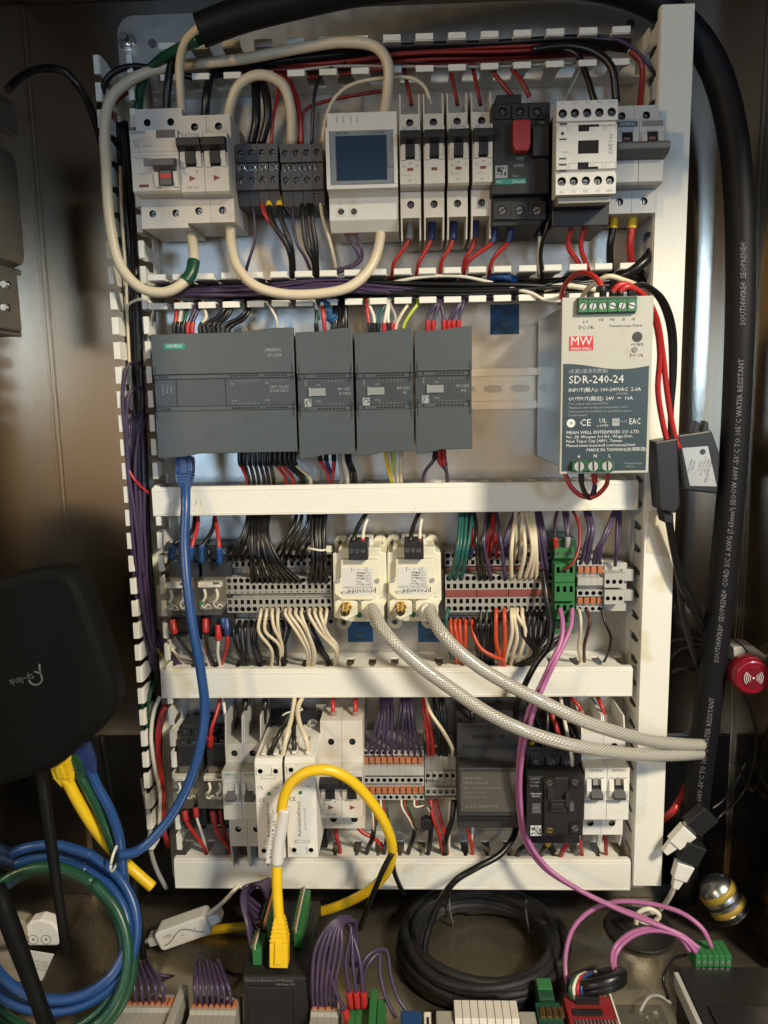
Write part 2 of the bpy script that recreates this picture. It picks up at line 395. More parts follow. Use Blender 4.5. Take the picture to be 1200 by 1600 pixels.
for i in range(16):
    u = 12 + i * 1.9 + random.uniform(-1, 1); v = 7 + random.uniform(0, 4); L = random.uniform(3, 8); a = random.uniform(.6, 2.2)
    m.prism([(u, v), (u + .35, v), (u + .3 + L * math.cos(a) * .5, v + L * math.sin(a))], DD + .62, DD + .66, 'd')
D_2[0].part('smudge', m)
def vduct(label, x, w, yt, yb, cover, pitch, hw, walls):
    d = Dev('wire_duct', label, 'wire duct', x, 640, DD); Z1 = mm(640, yt, DD)[1]; Z0 = mm(640, yb, DD)[1]; d.Z = Z0; d.o.location.z = Z0 * .001; H = Z1 - Z0
    d.part('base', MB(DUCT).box(1.2, w - 1.2, 1, H - 1, .3, 2))
    for u in (1, w - 2.6): d.part('side_wall', MB(DUCT).box(u, u + 1.6, .6, H - .6, .3, 14))
    n = int(H / pitch); off = (H - n * pitch) / 2 + pitch / 2
    for u, lip in ((1.05, -1), (w - 2.55, 1)):
        if not (walls & (1 if lip < 0 else 2)): d.part('outer_wall', MB(DUCT).box(u, u + 1.5, .6, H - .6, 14.1, DD - 2)); continue
        f0 = None
        for i in range(n):
            if f0 is None:
                m = MB(DUCT).prism([(13.6, -hw + 1.7), (13.6, hw - 1.7), (30, hw - 1.7), (34, hw), (DD - 3, hw), (DD - 1.2, hw - .8), (DD - 1.2, -hw + .8), (DD - 3, -hw), (34, -hw), (30, -hw + 1.7)], u, u + 1.5, 'u')
                if not cover: m.box(u + (.5 if lip > 0 else -3.4), u + (4.8 if lip > 0 else 1), -hw + .5, hw - .5, DD - 3.4, DD - .3)
                f0 = d.part('finger', m, .25); f0.location.z = off * .001
            else:
                inst(f0, 0, i * pitch)
    if cover:
        m = MB(DUCT).box(0, w, 0, H, DD - 1.4, DD + .6); m.box(-.6, .9, 0, H, DD - 7, DD - 1.5); m.box(w - .9, w + .6, 0, H, DD - 7, DD - 1.5); d.part('cover', m, .5)
    return d, w, H
D_L = vduct('open slotted white duct standing at the left edge of the panel full of cables', 188, 26, 60, 1335, False, 20, 7.4, 3)
D_R = vduct('tall white covered duct standing at the right edge of the panel', 1013, 25, 22, 1382, True, 20, 8.2, 1)
for (yy0, yy1, mt) in ((795, 868, TAP),):
    m = MB(mt); u0, v1 = D_R[0].l(1010, yy0, DD + .9); u1, v0 = D_R[0].l(1052, yy1, DD + .9)
    m.prism([(u0 + 1, v0 + 3), (u1 - 3, v0 - 2), (u1, v1 - 4), (u1 - 6, v1), (u0 + 2, v1 - 2)], DD + .7, DD + .95, 'd'); D_R[0].part('tape', m)
# tape wrapped over the right end of the second duct cover
# ------------------------------------------------------------------ mounting rails
def rail(label, y, xl, xr):
    d = Dev('mounting_rail', label, 'mounting rail', xl, y, 7); W = mm(xr, y, 7)[0] - d.X; z = mm(640, y, 7)[1]; d.Z = z; d.o.location.z = z * .001
    P = [(7, 17.5), (8, 17.5), (8, 11.5), (2, 11.5)]; P = [(7, 17.5), (8, 17.5), (8, 12), (2.2, 12), (2.2, 11), (7, 11)]
    m = MB(RAILM)
    for sg in (1, -1): m.box(0, W, min(12 * sg, 17.5 * sg), max(12 * sg, 17.5 * sg), 7, 8); m.box(0, W, min(11 * sg, 12 * sg), max(11 * sg, 12 * sg), 1.2, 8)
    n = int(W / 24)
    for i in range(n + 1):
        a, b = i * 24, min(W, (i + 1) * 24)
        if b - a > 22: m.cell(a, b, -11, 11, 2.2, 1, st=(8.2, 3.2), m=RAILM, inner=GALV)
        else: m.box(a, b, -11, 11, 1.2, 2.2)
    d.part('rail_profile', m)
rail('zinc plated rail behind the top row of breakers', 255, 215, 1010)
rail('slotted zinc rail bare between the grey modules and the power supply', 610, 240, 990)
rail('zinc rail behind the middle row of terminals', 918, 255, 990)
rail('zinc rail behind the bottom device row', 1228, 270, 985)
# ------------------------------------------------------------------ tape pieces stuck on the panel
def tape(label, x0, y0, x1, y1, txt, rot):
    d = Dev('tape_label', label, 'tape label', x0, y1, .4); m = MB(BLU); d.pb(m, x0, y0, x1, y1, .05, .4); u, v = d.l(x1, y0, .4)
    d.part('strip', m); d.part('handwriting', MB(INK).text(txt, 13 * min(1, v / 20), u / 2, v / 2, .5, rot))
tape('blue tape square handwritten X12 on bare panel beside the power supply', 766, 476, 811, 522, 'X12', -90)
tape('blue tape handwritten X11 under the left pressure transmitter', 543, 968, 583, 1003, 'X11', -90)
tape('blue tape handwritten X8 under the right pressure transmitter', 653, 968, 694, 1003, 'X8', -90)
# ------------------------------------------------------------------ row one: breakers, meter, starter, contactor
def mcb(label, X0, X1, yTs, yF0, yF1, yBs, df, ds, n, group=None, body=BEI, handle='band', prongs=0, base=None, hole=2.9, cat='circuit breaker', hcol=BLK, writing=None, closed=False):
    d = Dev('circuit_breaker', label, cat, X0, yF1, df, group, base=0); W = d.l(X1, yF1, df)[0]; vF = d.l(X0, yF0, df)[1]; vT = d.l(X0, yTs, ds)[1]; vB = d.l(X0, yBs, ds)[1]; w = W / n
    uo = 0
    for i in range(n):
        a, b = i * w + .12, (i + 1) * w - .12; m = MB(body)
        m.prism([(8, vB), (ds - 5, vB), (ds - 5, -.4), (ds - 1, -.4), (df - 2.5, -.2), (df, 1.4), (df, vF - .3), (df - .8, vF), (ds - 5, vF), (ds - 5, vT), (8, vT)], a, b, 'u')
        p = d.part('module', m, .35)
        q = MB(body); c = (a + b) / 2
        q.cell(a, b, vB, -.6, ds, 4.9, hole); q.screw(c, (vB - .6) / 2, hole * .8, ds - 2.6)
        d.part('lower_terminal', q)
        q = MB(body); q.cell(a, b, vF + .2, vT, ds, 4.9, hole); q.screw(c, (vF + vT) / 2, hole * .8, ds - 3.4, m=DGR)
        d.part('upper_terminal', q)
        if prongs:
            for s0, s1, sg in ((vT, vT + prongs, 1), (vB - prongs, vB, -1)):
                q = MB(body)
                for e in (a, b - 1.3):
                    t0, t1 = (ds, ds - 5) if sg > 0 else (ds - 6, ds)
                    q.prism([(14, s0), (t0, s0), (t1, s1), (14, s1)], e, e + 1.3, 'u')
                q.box(a + 1.3, b - 1.3, s0, s1, 12, 16)
                d.part('terminal_guard', q, .2)
        # switch
        hv = vF * .60
        q = MB(HOLE).box(c - w * .30, c + w * .30, vF * .44, vF * .80, df + .02, df + .06)
        q.use(body); q.prism([(df, vF * .42), (df + 1.2, vF * .43), (df + 3.2, vF * .60), (df + 1.2, vF * .79), (df, vF * .80)], c - w * .42, c - w * .22, 'u')
        q.prism([(df, vF * .42), (df + 1.2, vF * .43), (df + 3.2, vF * .60), (df + 1.2, vF * .79), (df, vF * .80)], c + w * .22, c + w * .42, 'u')
        d.part('switch_frame', q, .25)
        q = MB(hcol)
        if handle == 'band':
            q.prism([(df, vF * .66), (df + 5, vF * .70), (df + 9, vF * .74), (df + 9, vF * .86), (df + 4, vF * .90), (df, vF * .90)], a + .3, b - .3, 'u'); q.box(c - w * .2, c + w * .2, vF * .47, vF * .68, df, df + 4)
        elif handle == 'small':
            q.prism([(df, vF * .44), (df + 6, vF * .46), (df + 8, vF * .54), (df + 2, vF * .62), (df, vF * .62)], c - w * .26, c + w * .26, 'u')
        d.part('toggle', q, .4)
        if writing: 
            q = MB(INK); writing(q, c, w, vF, df + .06, i); d.part('lettering', q)
    return d, W, vF, vT, vB
def wr_top(q, c, w, vF, d, i, name='E·T·N', sub=('C6', '~240')):
    q.text('EATON', w * .21, c, vF * .955, d, m=INKB); q.text('UL', w * .13, c - w * .3, vF * .33, d, m=INK); q.text('6A', w * .13, c + .2, vF * .38, d); q.text('CE', w * .14, c + w * .3, vF * .33, d, m=INKG)
    q.text('C6', w * .16, c - w * .05, vF * .09, d, m=INK); q.text('480Y/277', w * .09, c - w * .15, vF * .18, d, m=INKG); q.text('~', w * .2, c + w * .25, vF * .1, d); q.box(c - w * .14, c + w * .14, vF * .25, vF * .30, d, d + .1, MAR)
# four single-pole breakers
e1, W1, vf, vt, vb = mcb('white single pole breaker with guard prongs, nearest the power meter in the row of four', 625, 658, 179, 197, 291, 341, 76, 62, 1, 'narrow white breakers beside the meter', prongs=16, writing=wr_top)
u2 = (697 - 625) / 1.985 / 2
dup(e1.o, u2, 0, 'white single pole breaker, second from the meter, with no maker name on it')
for ch in list(bpy.data.objects):
    pass
dup(e1.o, 2 * u2, 0, 'white single pole breaker, third from the meter in the row of four')
dup(e1.o, 3 * u2 + .4, 0, 'white single pole breaker touching the black motor starter')
# remove the print on the second one
sec = [o for o in COL.objects if o.get('label', '').startswith('white single pole breaker, second')][0]
for ch in list(sec.children):
    if ch.name.startswith('lettering'): bpy.data.objects.remove(ch)
q = MB(MAR).box(W1 * .36, W1 * .64, vf * .25, vf * .30, 76.06, 76.2); o = obj('indicator_window', q, sec)
def wr_2p(q, c, w, vF, d, i):
    if i == 0: q.text('EATON', w * .22, c, vF * .955, d, m=INKB); q.text('FAZ C25', w * .13, c, vF * .1, d, m=INK); q.text('UL', w * .14, c - w * .3, vF * .33, d); q.text('A', w * .14, c + w * .2, vF * .36, d)
    q.use(MAR).prism([(c - w * .12, vF * .20), (c + w * .14, vF * .25), (c - w * .12, vF * .30)], d, d + .1, 'd'); q.use(INK)
mcb('cream two pole breaker with black toggles beside the residual current breaker', 283, 359, 181, 208, 303, 349, 76, 62, 2, writing=wr_2p)
# residual current breaker (top left)
d = Dev('residual_current_breaker', 'wide cream residual current breaker at the far left of the top row', 'circuit breaker', 208, 302, 78)
W = d.l(282, 302, 78)[0]; vF = d.l(208, 203, 78)[1]; vT = d.l(208, 171, 62)[1]; vB = d.l(208, 358, 62)[1]
d.part('body', MB(BEI).prism([(8, vB), (57, vB), (57, -.4), (61, -.4), (75.5, -.2), (78, 1.5), (78, vF - .3), (77, vF), (57, vF), (57, vT), (8, vT)], 0, W, 'u'), .4)
for i in (0, 1):
    q = MB(BEI)
    q.cell(i * W / 2, (i + 1) * W / 2, vB, -.6, 62, 4.9, 2.8); q.screw((i + .5) * W / 2, (vB - .6) / 2, 2.3, 59.4); d.part('lower_terminal', q)
    q = MB(BEI); q.cell(i * W / 2, (i + 1) * W / 2, vF + .2, vT, 62, 4.9, 2.8); d.part('upper_terminal', q)
q = MB(BEI)
for a in (.48, .88): q.prism([(78, vF * .06), (79.2, vF * .08), (81, vF * .25), (79.2, vF * .40), (78, vF * .42)], W * a, W * (a + .1), 'u')
q.use(DGR).prism([(78, vF * .30), (83, vF * .34), (87, vF * .38), (87, vF * .48), (81, vF * .52), (78, vF * .52)], W * .5, W * .96, 'u'); q.box(W * .62, W * .86, vF * .10, vF * .32, 78, 82.5); q.box(W * .62, W * .86, vF * .20, vF * .27, 82.4, 82.8, RED)
d.part('toggle', q, .4)
q = MB(DGR).box(W * .56, W * .96, vF * .86, vF * .985, 78.02, 78.15); q.box(W * .14, W * .34, vF * .09, vF * .135, 78.02, 78.15, MAR); q.box(W * .26, W * .42, vF * .42, vF * .55, 78.02, 78.1, INKG)
q.use(INK).text('SIEMENS', 3.1, W * .18, vF * .95, 78.1); q.text('5SU1', 2.6, W * .14, vF * .82, 78.1, m=INKG); q.text('25A  30mA', 3, W * .26, vF * .74, 78.1, m=INKG); q.text('5SU13 54-7', 2, W * .2, vF * .55, 78.1, m=INKG); q.text('Test', 2.2, W * .2, vF * .3, 78.1, m=INKG)
q.box(W * .02, W * .98, vF * .645, vF * .65, 78.02, 78.06, INKG); q.box(W * .02, W * .98, vF * .585, vF * .59, 78.02, 78.06, INKG); d.part('lettering', q)
# distribution blocks
def distb(label, X0):
    d = Dev('distribution_block', label, 'terminal block', X0, 311, 52, 'dark grey screw distribution blocks'); W = 33.5; w = W / 4; v1 = d.l(X0, 224, 52)[1]
    for i in range(4):
        a, b = i * w + .1, (i + 1) * w - .1; m = MB(DGR)
        if i == 0: first = []
        m.prism([(8, -4), (44, -4), (48, v1 * .10), (46.5, v1 * .12), (46.5, v1 * .95), (8, v1)], a, b, 'u')
        if i: continue
        p = d.part('module', m, .3); q = MB(DGR)
        q.cell(a, b, v1 * .16, v1 * .50, 52, 5, 2.7); q.screw((a + b) / 2, v1 * .33, 2.5, 50); q.cell(a, b, v1 * .66, v1 * .98, 52, 5, 2.7); q.screw((a + b) / 2, v1 * .82, 2.5, 49.4)
        t = d.part('screw_terminal', q); q = MB(MET); q.box(a + .3, b - .3, v1 * .51, v1 * .65, 47, 49); q.screw((a + b) / 2, v1 * .58, 2.6, 51.4); r = d.part('jumper_screw', q, .3)
        for j in (1, 2, 3):
            for z in (p, t, r): inst(z, j * w)
    return d
distb('dark grey four way distribution block next to the two pole breaker', 371); distb('dark grey four way distribution block next to the power meter', 440)
# power meter
d = Dev('power_meter', 'white energy meter with blue grey screen in the top row', 'power meter', 511, 297, 72); W = d.l(622, 297, 72)[0]; vF = d.l(511, 200, 72)[1]; vT = d.l(511, 176, 58)[1]; vB = d.l(511, 345, 58)[1]
d.part('body', MB(WHT).prism([(8, vB - 8), (50, vB - 8), (58, vB), (58, vB * .15), (66, -.2), (71, -.2), (72, .8), (72, vF - .6), (71, vF), (58, vF), (57, vT), (8, vT)], 0, W, 'u'), .5)
q = MB(WHT)
for (a, b, c, e) in ((0, W, 0, 3), (0, W, vF - 3, vF), (0, 3, 3, vF - 3), (W - 3, W, 3, vF - 3)): q.box(a, b, c, e, 72, 73.6)
d.part('bezel', q, .4)
d.part('fascia', MB(LCF).box(3, W - 3, 3, vF - 3, 72, 72.4)); d.part('screen', MB(LCD).box(W * .135, W * .85, vF * .14, vF * .86, 72.4, 72.9), .2)
u, v = d.l(611, 256, 73); d.part('button', MB(LCF).cyl(u, v, 2.1, 72.4, 74, 16)); 
q = MB(INK).text('EM-100E', 2.6, W * .23, vF * .90, 72.5); q.text('PRO/RS485', 2.6, W * .72, vF * .90, 72.5); q.text('Multi-Function Digital Meter', 2.6, W * .62, vF * .075, 72.5); q.box(W * .35, W * .49, vF * .5, vF * .5 + .001, 72.4, 72.41)
d.part('lettering', q)
q = MB(WHT)
for k, x in enumerate((533, 553)):
    u, v = d.l(x, 331, 58); q.cell(u - 3.2, u + 3.2, v - 3.2, v + 3.2, 58.6, 1.2, 2.6); q.screw(u, v, 2.3, 58.5)
d.part('terminal_screws', q)
q = MB(INKG)
for x in (530, 552):
    u, v = d.l(x, 188, 58); q.box(u - 2, u - 1.7, v - 2, v + 3, 58, 58.06); q.box(u + 3, u + 3.3, v - 2, v + 3, 58, 58.06); u, v = d.l(x, 316, 58); q.box(u, u + .3, v - 2, v + 2, 58.01, 58.06)
d.part('terminal_marks', q)
# motor starter
d = Dev('motor_starter', 'black motor protection starter with red stop button', 'motor starter', 768, 302, 84)
q = MB(BLM); d.pb(q, 768, 162, 858, 302, 20, 76); d.pb(q, 775, 148, 815, 165, 8, 58); d.pb(q, 768, 300, 846, 352, 8, 66); d.part('body', q, .8)
q = MB(BLM); d.pb(q, 833, 195, 858, 243, 76, 84); d.part('start_button', q, .8)
u, v = d.l(815, 212, 84); q = MB(mat('dull_red', (.33, .022, .026), .45)).prism([(u - 6.3, v + 11), (u - 6.5, v - 6), (u - 4, v - 11), (u + 5, v - 11), (u + 6.5, v - 6), (u + 6.3, v + 11)], 76, 86, 'd'); d.part('stop_button', q, 1)
for i in range(3):
    q = MB(BLM); u, v = d.l(784 + i * 27, 329, 66); q.cell(u - 6.5, u + 6.5, v - 7, v + 6, 69, 3, 3.6); q.screw(u, v - .5, 3, 68.3); d.part('lower_terminal', q)
    q = MB(BLM); u, v = d.l(785 + i * 27, 176, 76); q.cell(u - 6, u + 6, v - 5, v + 5, 78, 2, 3); q.screw(u, v, 2, 77); d.part('upper_terminal', q)
q = MB(TEAL); d.pb(q, 774, 280, 821, 287, 76.1, 76.3); q.use(INKW); u, v = d.l(811, 283.5, 76.4); q.text('Schneider', 2.6, u, v, 76.4); u, v = d.l(780, 284, 76.4); q.text('Relys', 2, u, v, 76.4); u, v = d.l(805, 275, 76); q.text('TeSys', 2.2, u, v, 76.2, m=INKS)
for t, x, y in (('STOP', 812, 248), ('START', 845, 248), ('GV2ME', 810, 259), ('TRIP', 846, 192)): u, v = d.l(x, y, 76); q.text(t, 2.4, u, v, 76.2, m=INKS)
d.pb(q, 774, 259, 793, 278, 76.1, 76.3, INKS)
for i in range(30): u, v = d.l(776 + random.random() * 14, 262 + random.random() * 13, 76.35); q.box(u, u + 1, v, v + 1, 76.3, 76.36, INK)
d.part('lettering', q)
# contactor (white, in front of the grey breaker)
d = Dev('contactor', 'white contactor block with rows of five screw holes in the top row', 'contactor', 868, 305, 100)
q = MB(WHT); W = d.l(962, 305, 100)[0]; H = d.l(868, 158, 100)[1]; q.box(0, W, 0, H, 84, 97); p = d.part('cover', q, .8)
q = MB(BLK); q.box(1.5, W - 1.5, -4, H - 2, 8, 84); q.box(3, W + 3, -16, 10, 8, 70); d.part('base', q, .8)
for row, yy in ((0, 178), (1, 284)):
    for i in range(5):
        q = MB(WHT); w = W / 5; u = (i + .5) * w; v = d.l(868, yy, 100)[1]; q.cell(i * w, (i + 1) * w, v - 5.2, v + 5.2, 100, 3, 3.1, inner=DGR); q.screw(u, v - .6, 2.2, 98.2, m=(MET if row else DGR)); d.part('screw_hole', q)
v0 = d.l(868, 268, 100)[1]; v1 = d.l(868, 194, 100)[1]; vb = d.l(868, 284, 100)[1] - 5.2; vt = d.l(868, 178, 100)[1] + 5.2
q = MB(WHT).box(0, W, v0 + 1, v1 - 1, 97, 100); q.box(0, W, 0, vb, 97, 100); q.box(0, W, vt, H, 97, 100); d.part('face', q, .3)
q = MB(HOLE)
def L(a, b, c, e): return (W * a, W * b, v0 + (v1 - v0) * c, v0 + (v1 - v0) * e)
q.box(*L(.36, .70, .36, .64), 100, 100.08); q.box(*L(.36, .54, .83, .97), 100, 100.08); q.box(*L(.54, .70, .92, .97), 100, 100.08); q.box(*L(.36, .54, .03, .18), 100, 100.08); q.box(*L(.54, .70, .03, .08), 100, 100.08)
d.part('slots', q)
q = MB(INK)
for t, a, b, s in (('XTCE007B10', .82, .93, 2.3), ('24VDC', .16, .40, 2), ('C', .9, .5, 4)): u, _, v, _ = L(a, a, b, b); q.text(t, s, u, v, 100.08, m=INKG)
q.cyl(*[L(.1, .1, .8, .8)[i] for i in (0, 2)], 1.2, 100, 100.1, m=INK)
for b in (.66, .25, .12, .98, .0): a = L(.05, .17, b, b + .035); q.box(*a, 100, 100.08)
u, _, v, _ = L(.9, .9, .55, .55); q.text('EATON', 4, u, v, 100.08, 90, m=INKG)
for i, t in enumerate(('A2', '2T1', '4T2', '6T3', '14NO')): q.text(t, 2.6, (i + .5) * W / 5, vb * .5, 100.08, m=INKG); q.text(('A1', '1L1', '3L2', '5L3', '13NO')[i], 2.2, (i + .5) * W / 5, (vt + H) / 2, 100.08)
for i in range(5):
    for vv in (v0 + 1.6, v1 - 5.4): a = i * W / 5; q.box(a + .6, a + W / 5 - .9, vv + 3.6, vv + 3.85, 100, 100.06); q.box(a + .6, a + .85, vv, vv + 3.6, 100, 100.06); q.box(a + W / 5 - 1.1, a + W / 5 - .85, vv, vv + 3.6, 100, 100.06)
d.part('lettering', q)
d.part('lower_screws', MB(TGR).box(3, W - 2, -4.5, -.3, 84, 94), .5)
# grey two pole breaker with linked handle
def wr_g(q, c, w, vF, d, i):
    q.box(c - w * .42, c + w * .42, vF * .88, vF * .97, d, d + .05, INKG if i else DGR); q.text('SIEMENS', w * .17, c, vF * .925, d + .08, m=INKW) if i == 0 else None
    q.text('5SY42', w * .2, c, vF * .80, d, m=INKG); q.box(c - w * .12, c + w * .14, vF * .68, vF * .72, d, d + .1, MAR)
d, W, vF, vT, vB = mcb('pale grey two pole breaker with wide linked handle ending the top row', 958, 1036, 166, 187, 288, 334, 78, 62, 2, body=SGR, handle='small', hcol=DGR, writing=wr_g)
d.part('linked_handle', MB(DGR).prism([(78, vF * .36), (86, vF * .40), (91, vF * .46), (91, vF * .56), (84, vF * .62), (78, vF * .62)], -.4, W + .6, 'u'), .8)
# ------------------------------------------------------------------ row two: controller, modules, power supply
def wedge(d, W, H, a, lift, lean):   # upper / lower hinged doors, with the swept outer edge seen on these modules
    v1, v2 = H * .37, H * .655
    for top in (1, 0):
        if top: P = [(0, v2), (W, v2), (W, H), (W * (1 - lift), H - .2), (W * .72 * (1 - lift), H - 2.6), (0, H - 3.2)] if W > 60 else [(0, v2), (W, v2), (W, H), (W * .80, H - .3), (W * .45, H - 2.6), (0, H - 3)]
        else: P = [(0, v1), (W, v1), (W, 3.4), (W * .30, 3.2), (W * .20, .8), (W * .08, 0), (0, 0)] if W > 60 else [(0, v1), (W, v1), (W, 3.2), (W * .45, 3), (W * .2, .4), (0, 0)]
        d.part('upper_door' if top else 'lower_door', MB(PLC).prism(P, a - 6, a, 'd'), .6)
    d.part('centre_panel', MB(PLC2).box(.3, W - .3, v1 + 3.6, v2 - 3.6, a - 8, a - 2.0), .3)
    d.part('housing', MB(PLC2).box(.6, W - .6, 4, H - 5, 9, a - 6.2), .8)
    q = MB(PLC); q.box(.3, W - .3, v1 + .1, v1 + 3.5, a - 8, a - 1.2); q.box(.3, W - .3, v2 - 3.5, v2 - .1, a - 8, a - 1.2); d.part('indicator_strip', q, .3)
    for v in (v1, v2):
        for u in (1.4, W - 2.2): d.part('hinge_clip', MB(BLK).box(u, u + .8, v - 6, v + 7, a, a + .3), .1)
    return v1, v2
def plc_leds(d, groups, v1, v2, a):
    q = MB(HOLE)
    for (u0, n, st) in groups:
        for i in range(n):
            for v in (v1 + 1, v2 - 2.4): q.box(u0 + i * st, u0 + i * st + st * .62, v, v + 1.3, a - 1.2, a - 1.05)
    o = d.part('indicator_lights', q); o['kind'] = 'stuff'
d = Dev('controller', 'long slate grey programmable controller with green maker plate at upper left', 'controller', 247, 716, 76)
W = d.l(465, 716, 76)[0]; H = d.l(247, 516, 76)[1]; v1, v2 = wedge(d, W, H, 76, .14, 0); plc_leds(d, ((W * .545, 9, 2.6), (W * .79, 7, 2.6), (W * .04, 3, 2.8)), v1, v2, 76)
q = MB(TEAL); u0, v0 = d.l(256, 546, 76); u1, vv = d.l(289, 536, 76); q.box(u0, u1, v0, vv, 76, 76.15); q.use(INKW).text('SIEMENS', 3.5, (u0 + u1) / 2, (v0 + vv) / 2, 76.2); d.part('maker_plate', q)
q = MB(INKS); q.text('SIMATIC', 3.6, W * .855, H * .83, 76.1); q.text('S7-1200', 3.6, W * .865, H * .79, 76.1)
q.text('CPU 1214C', 3.2, W * .885, H * .545, 74.1); q.text('DC/DC/DC', 3, W * .885, H * .515, 74.1)
for i, t in enumerate(('RUN/STOP', 'ERROR', 'MAINT')): q.text(t, 1.8, W * (.06 + i * .03), H * .54, 74.1, 90)
for i in range(9): q.text('.' + str(i % 8), 1.9, W * .55 + i * 2.6, H * .595, 74.1); q.text('.' + str(i % 8), 1.9, W * .55 + i * 2.6, H * .42, 74.1)
for i in range(7): q.text('.' + str(i), 1.9, W * .79 + i * 2.6, H * .595, 74.1)
for t, a, b in (('DIa', .555, .575), ('DIb', .8, .575), ('DQa', .565, .445), ('DQb', .8, .445)): q.text(t, 2, W * a, H * b, 74.1)
q.text('X50', 2, W * .24, H * .39, 74.1); d.part('lettering', q)
q = MB(HOLE).box(W * .155, W * .158, v1 + 3.6, v2 - .1, 74, 74.3); q.box(W * .505, W * .508, v1 + 3.6, v2 - .1, 74, 74.3); d.part('panel_joint', q)
def sm(label, x0, x1, yt, yb, code, w2):
    d = Dev('expansion_module', label, 'controller module', x0, yb, 76, 'slate grey expansion modules beside the controller'); W = d.l(x1, yb, 76)[0]; H = d.l(x0, yt, 76)[1]
    v1, v2 = wedge(d, W, H, 76, .2, 0); plc_leds(d, ((W * .36, 8, 2.9), (W * .12, 1, 2.9)), v1, v2, 76)
    d.part('release_slide', MB(mat('slide_grey', (.22, .23, .23), .4)).box(W * .22, W * .50, H * .485, H * .545, 74, 75.2).box(W * .20, W * .24, H * .48, H * .55, 74, 75.6), .3)
    q = MB(INKS); q.text(code, 3, W * .83, H * .535, 74.1); q.text(w2, 2.8, W * .85, H * .50, 74.1); q.text('DIAG', 1.8, W * .15, H * .585, 74.1, 90)
    for i in range(7): q.text('.' + str(i), 1.8, W * .42 + i * 2.9, H * .595, 74.1); q.text('.' + str(i), 1.8, W * .42 + i * 2.9, H * .42, 74.1)
    q.text('DIa', 2, W * .38, H * .57, 74.1); q.text('DQa', 2, W * .38, H * .445, 74.1); d.part('lettering', q)
    q = MB(INKS).box(W * .12, W * .24, H * .405, H * .465, 74, 74.1); q.use(PLC2)
    for i in range(14): u, v = W * (.125 + random.random() * .095), H * (.41 + random.random() * .045); q.box(u, u + .8, v, v + .8, 74.1, 74.14)
    d.part('code_square', q)
sm('slate grey expansion module touching the controller', 468, 555, 513, 717, 'SM 1223', 'DC/RLY')
sm('middle one of the three slate grey expansion modules', 558, 647, 514, 713, 'SM 1231', 'AI')
sm('slate grey expansion module next to the bare rail', 650, 738, 511, 709, 'SM 1232', 'AQ')
# power supply
d = Dev('power_supply', 'tall metal power supply with dark wave label and red maker logo', 'power supply', 874, 741, 122)
W = d.l(1013, 741, 122)[0] ; H = d.l(882, 465, 122)[1]; sh = d.l(882, 465, 122)[0] * .4; uo = 2
d.part('case', MB(SDRM).box(uo - .5, W - 1.0, 4, H - 5, 9, 117), 1.5); d.part('front_plate', MB(SDRF).box(0, W, 0, H, 117, 122), .6)
P = [(1.5, 2), (W - 2, 2)]; N = 24
for i in range(N + 1):
    t = 1 - i / N; P.append((1.5 + (W - 3.5) * t, H * .615 + H * .018 * math.cos(t * 4.6 + .0) * (1) - (0 if t < .5 else 0)))
d.part('wave_label', MB(SDRB).prism(P, 122.02, 122.15, 'd'))
q = MB(RED); u0, v0 = W * .085, H * .705; q.box(u0, u0 + W * .265, v0, v0 + H * .08, 122.05, 122.2); q.use(INKW); q.text('MW', 8.6, u0 + W * .133, v0 + H * .051, 122.25, sx=1.0); q.text('MEAN WELL', 2.7, u0 + W * .133, v0 + H * .010, 122.25); d.part('maker_logo', q)
q = MB(INKW); z = 122.25
q.text('SDR-240-24', 8, W * .085, H * .54, z, align='LEFT', sx=1.0); q.text('(女冀)(電源供應器)', 3.4, W * .085, H * .588, z, align='LEFT', m=INKS); q.use(INKW)
for t, s, a, b in (('INPUT(輸入): 100-240VAC  2.6A', 3.6, .085, .482), ('OUTPUT(輸出): 24V  ⎓  10A', 3.6, .085, .432), ('MEAN WELL ENTERPRISES CO.,LTD.', 3.2, .07, .240), ('No. 28, Wuquan 3rd Rd., Wugu Dist.,', 3.0, .07, .215), ('New Taipei City 24891, Taiwan', 3.0, .07, .190), ('Manual:www.meanwell.com/manual.html', 2.9, .07, .165), ('MADE IN TAIWAN(台灣製造)', 3.2, .30, .138)): q.text(t, s, W * a, H * b, z, align='LEFT', sx=1.05)
q.text('50/60Hz', 2.4, W * .68, H * .458, z, m=INKS)
for t, b in (('"Use copper wire only 60/75C"', .405), ('"Maximum surrounding air temperature: 60C"', .383), ('"Instructions for installation in a pollution degree', .361), ('2 environment"', .340)): q.text(t, 2.3, W * .085, H * b, z, align='LEFT')
q.use(INKW).cyl(W * .12, H * .295, 3.1, z, z + .05, 18); q.use(SDRB).text('cR', 3, W * .12, H * .295, z + .1); q.use(INKW)
q.text('CE', 7, W * .28, H * .295, z); q.text('UL', 4.6, W * .475, H * .305, z); q.text('us LISTED', 2, W * .475, H * .278, z); q.box(W * .58, W * .66, H * .275, H * .318, z, z + .05, INKS); q.use(SDRB).text('TÜV', 2, W * .62, H * .297, z + .1); q.use(INKS).text('RoHS', 2, W * .71, H * .3, z); q.use(INKW).text('EAC', 6, W * .83, H * .298, z, sx=.75)
for t, a in (('⏚', .215), ('N', .40), ('L', .56)): q.text(t, 3.6, W * a, H * .103, z)
q.text('Terminal torque', 2, W * .83, H * .058, z, m=INKS); q.text('8 Lb-in', 2, W * .79, H * .04, z)
q.use(INK)
for t, a in (('+V', .43), ('+V', .55), ('-V', .67), ('-V', .78)): q.text(t, 3.3, W * a, H * .872, z)
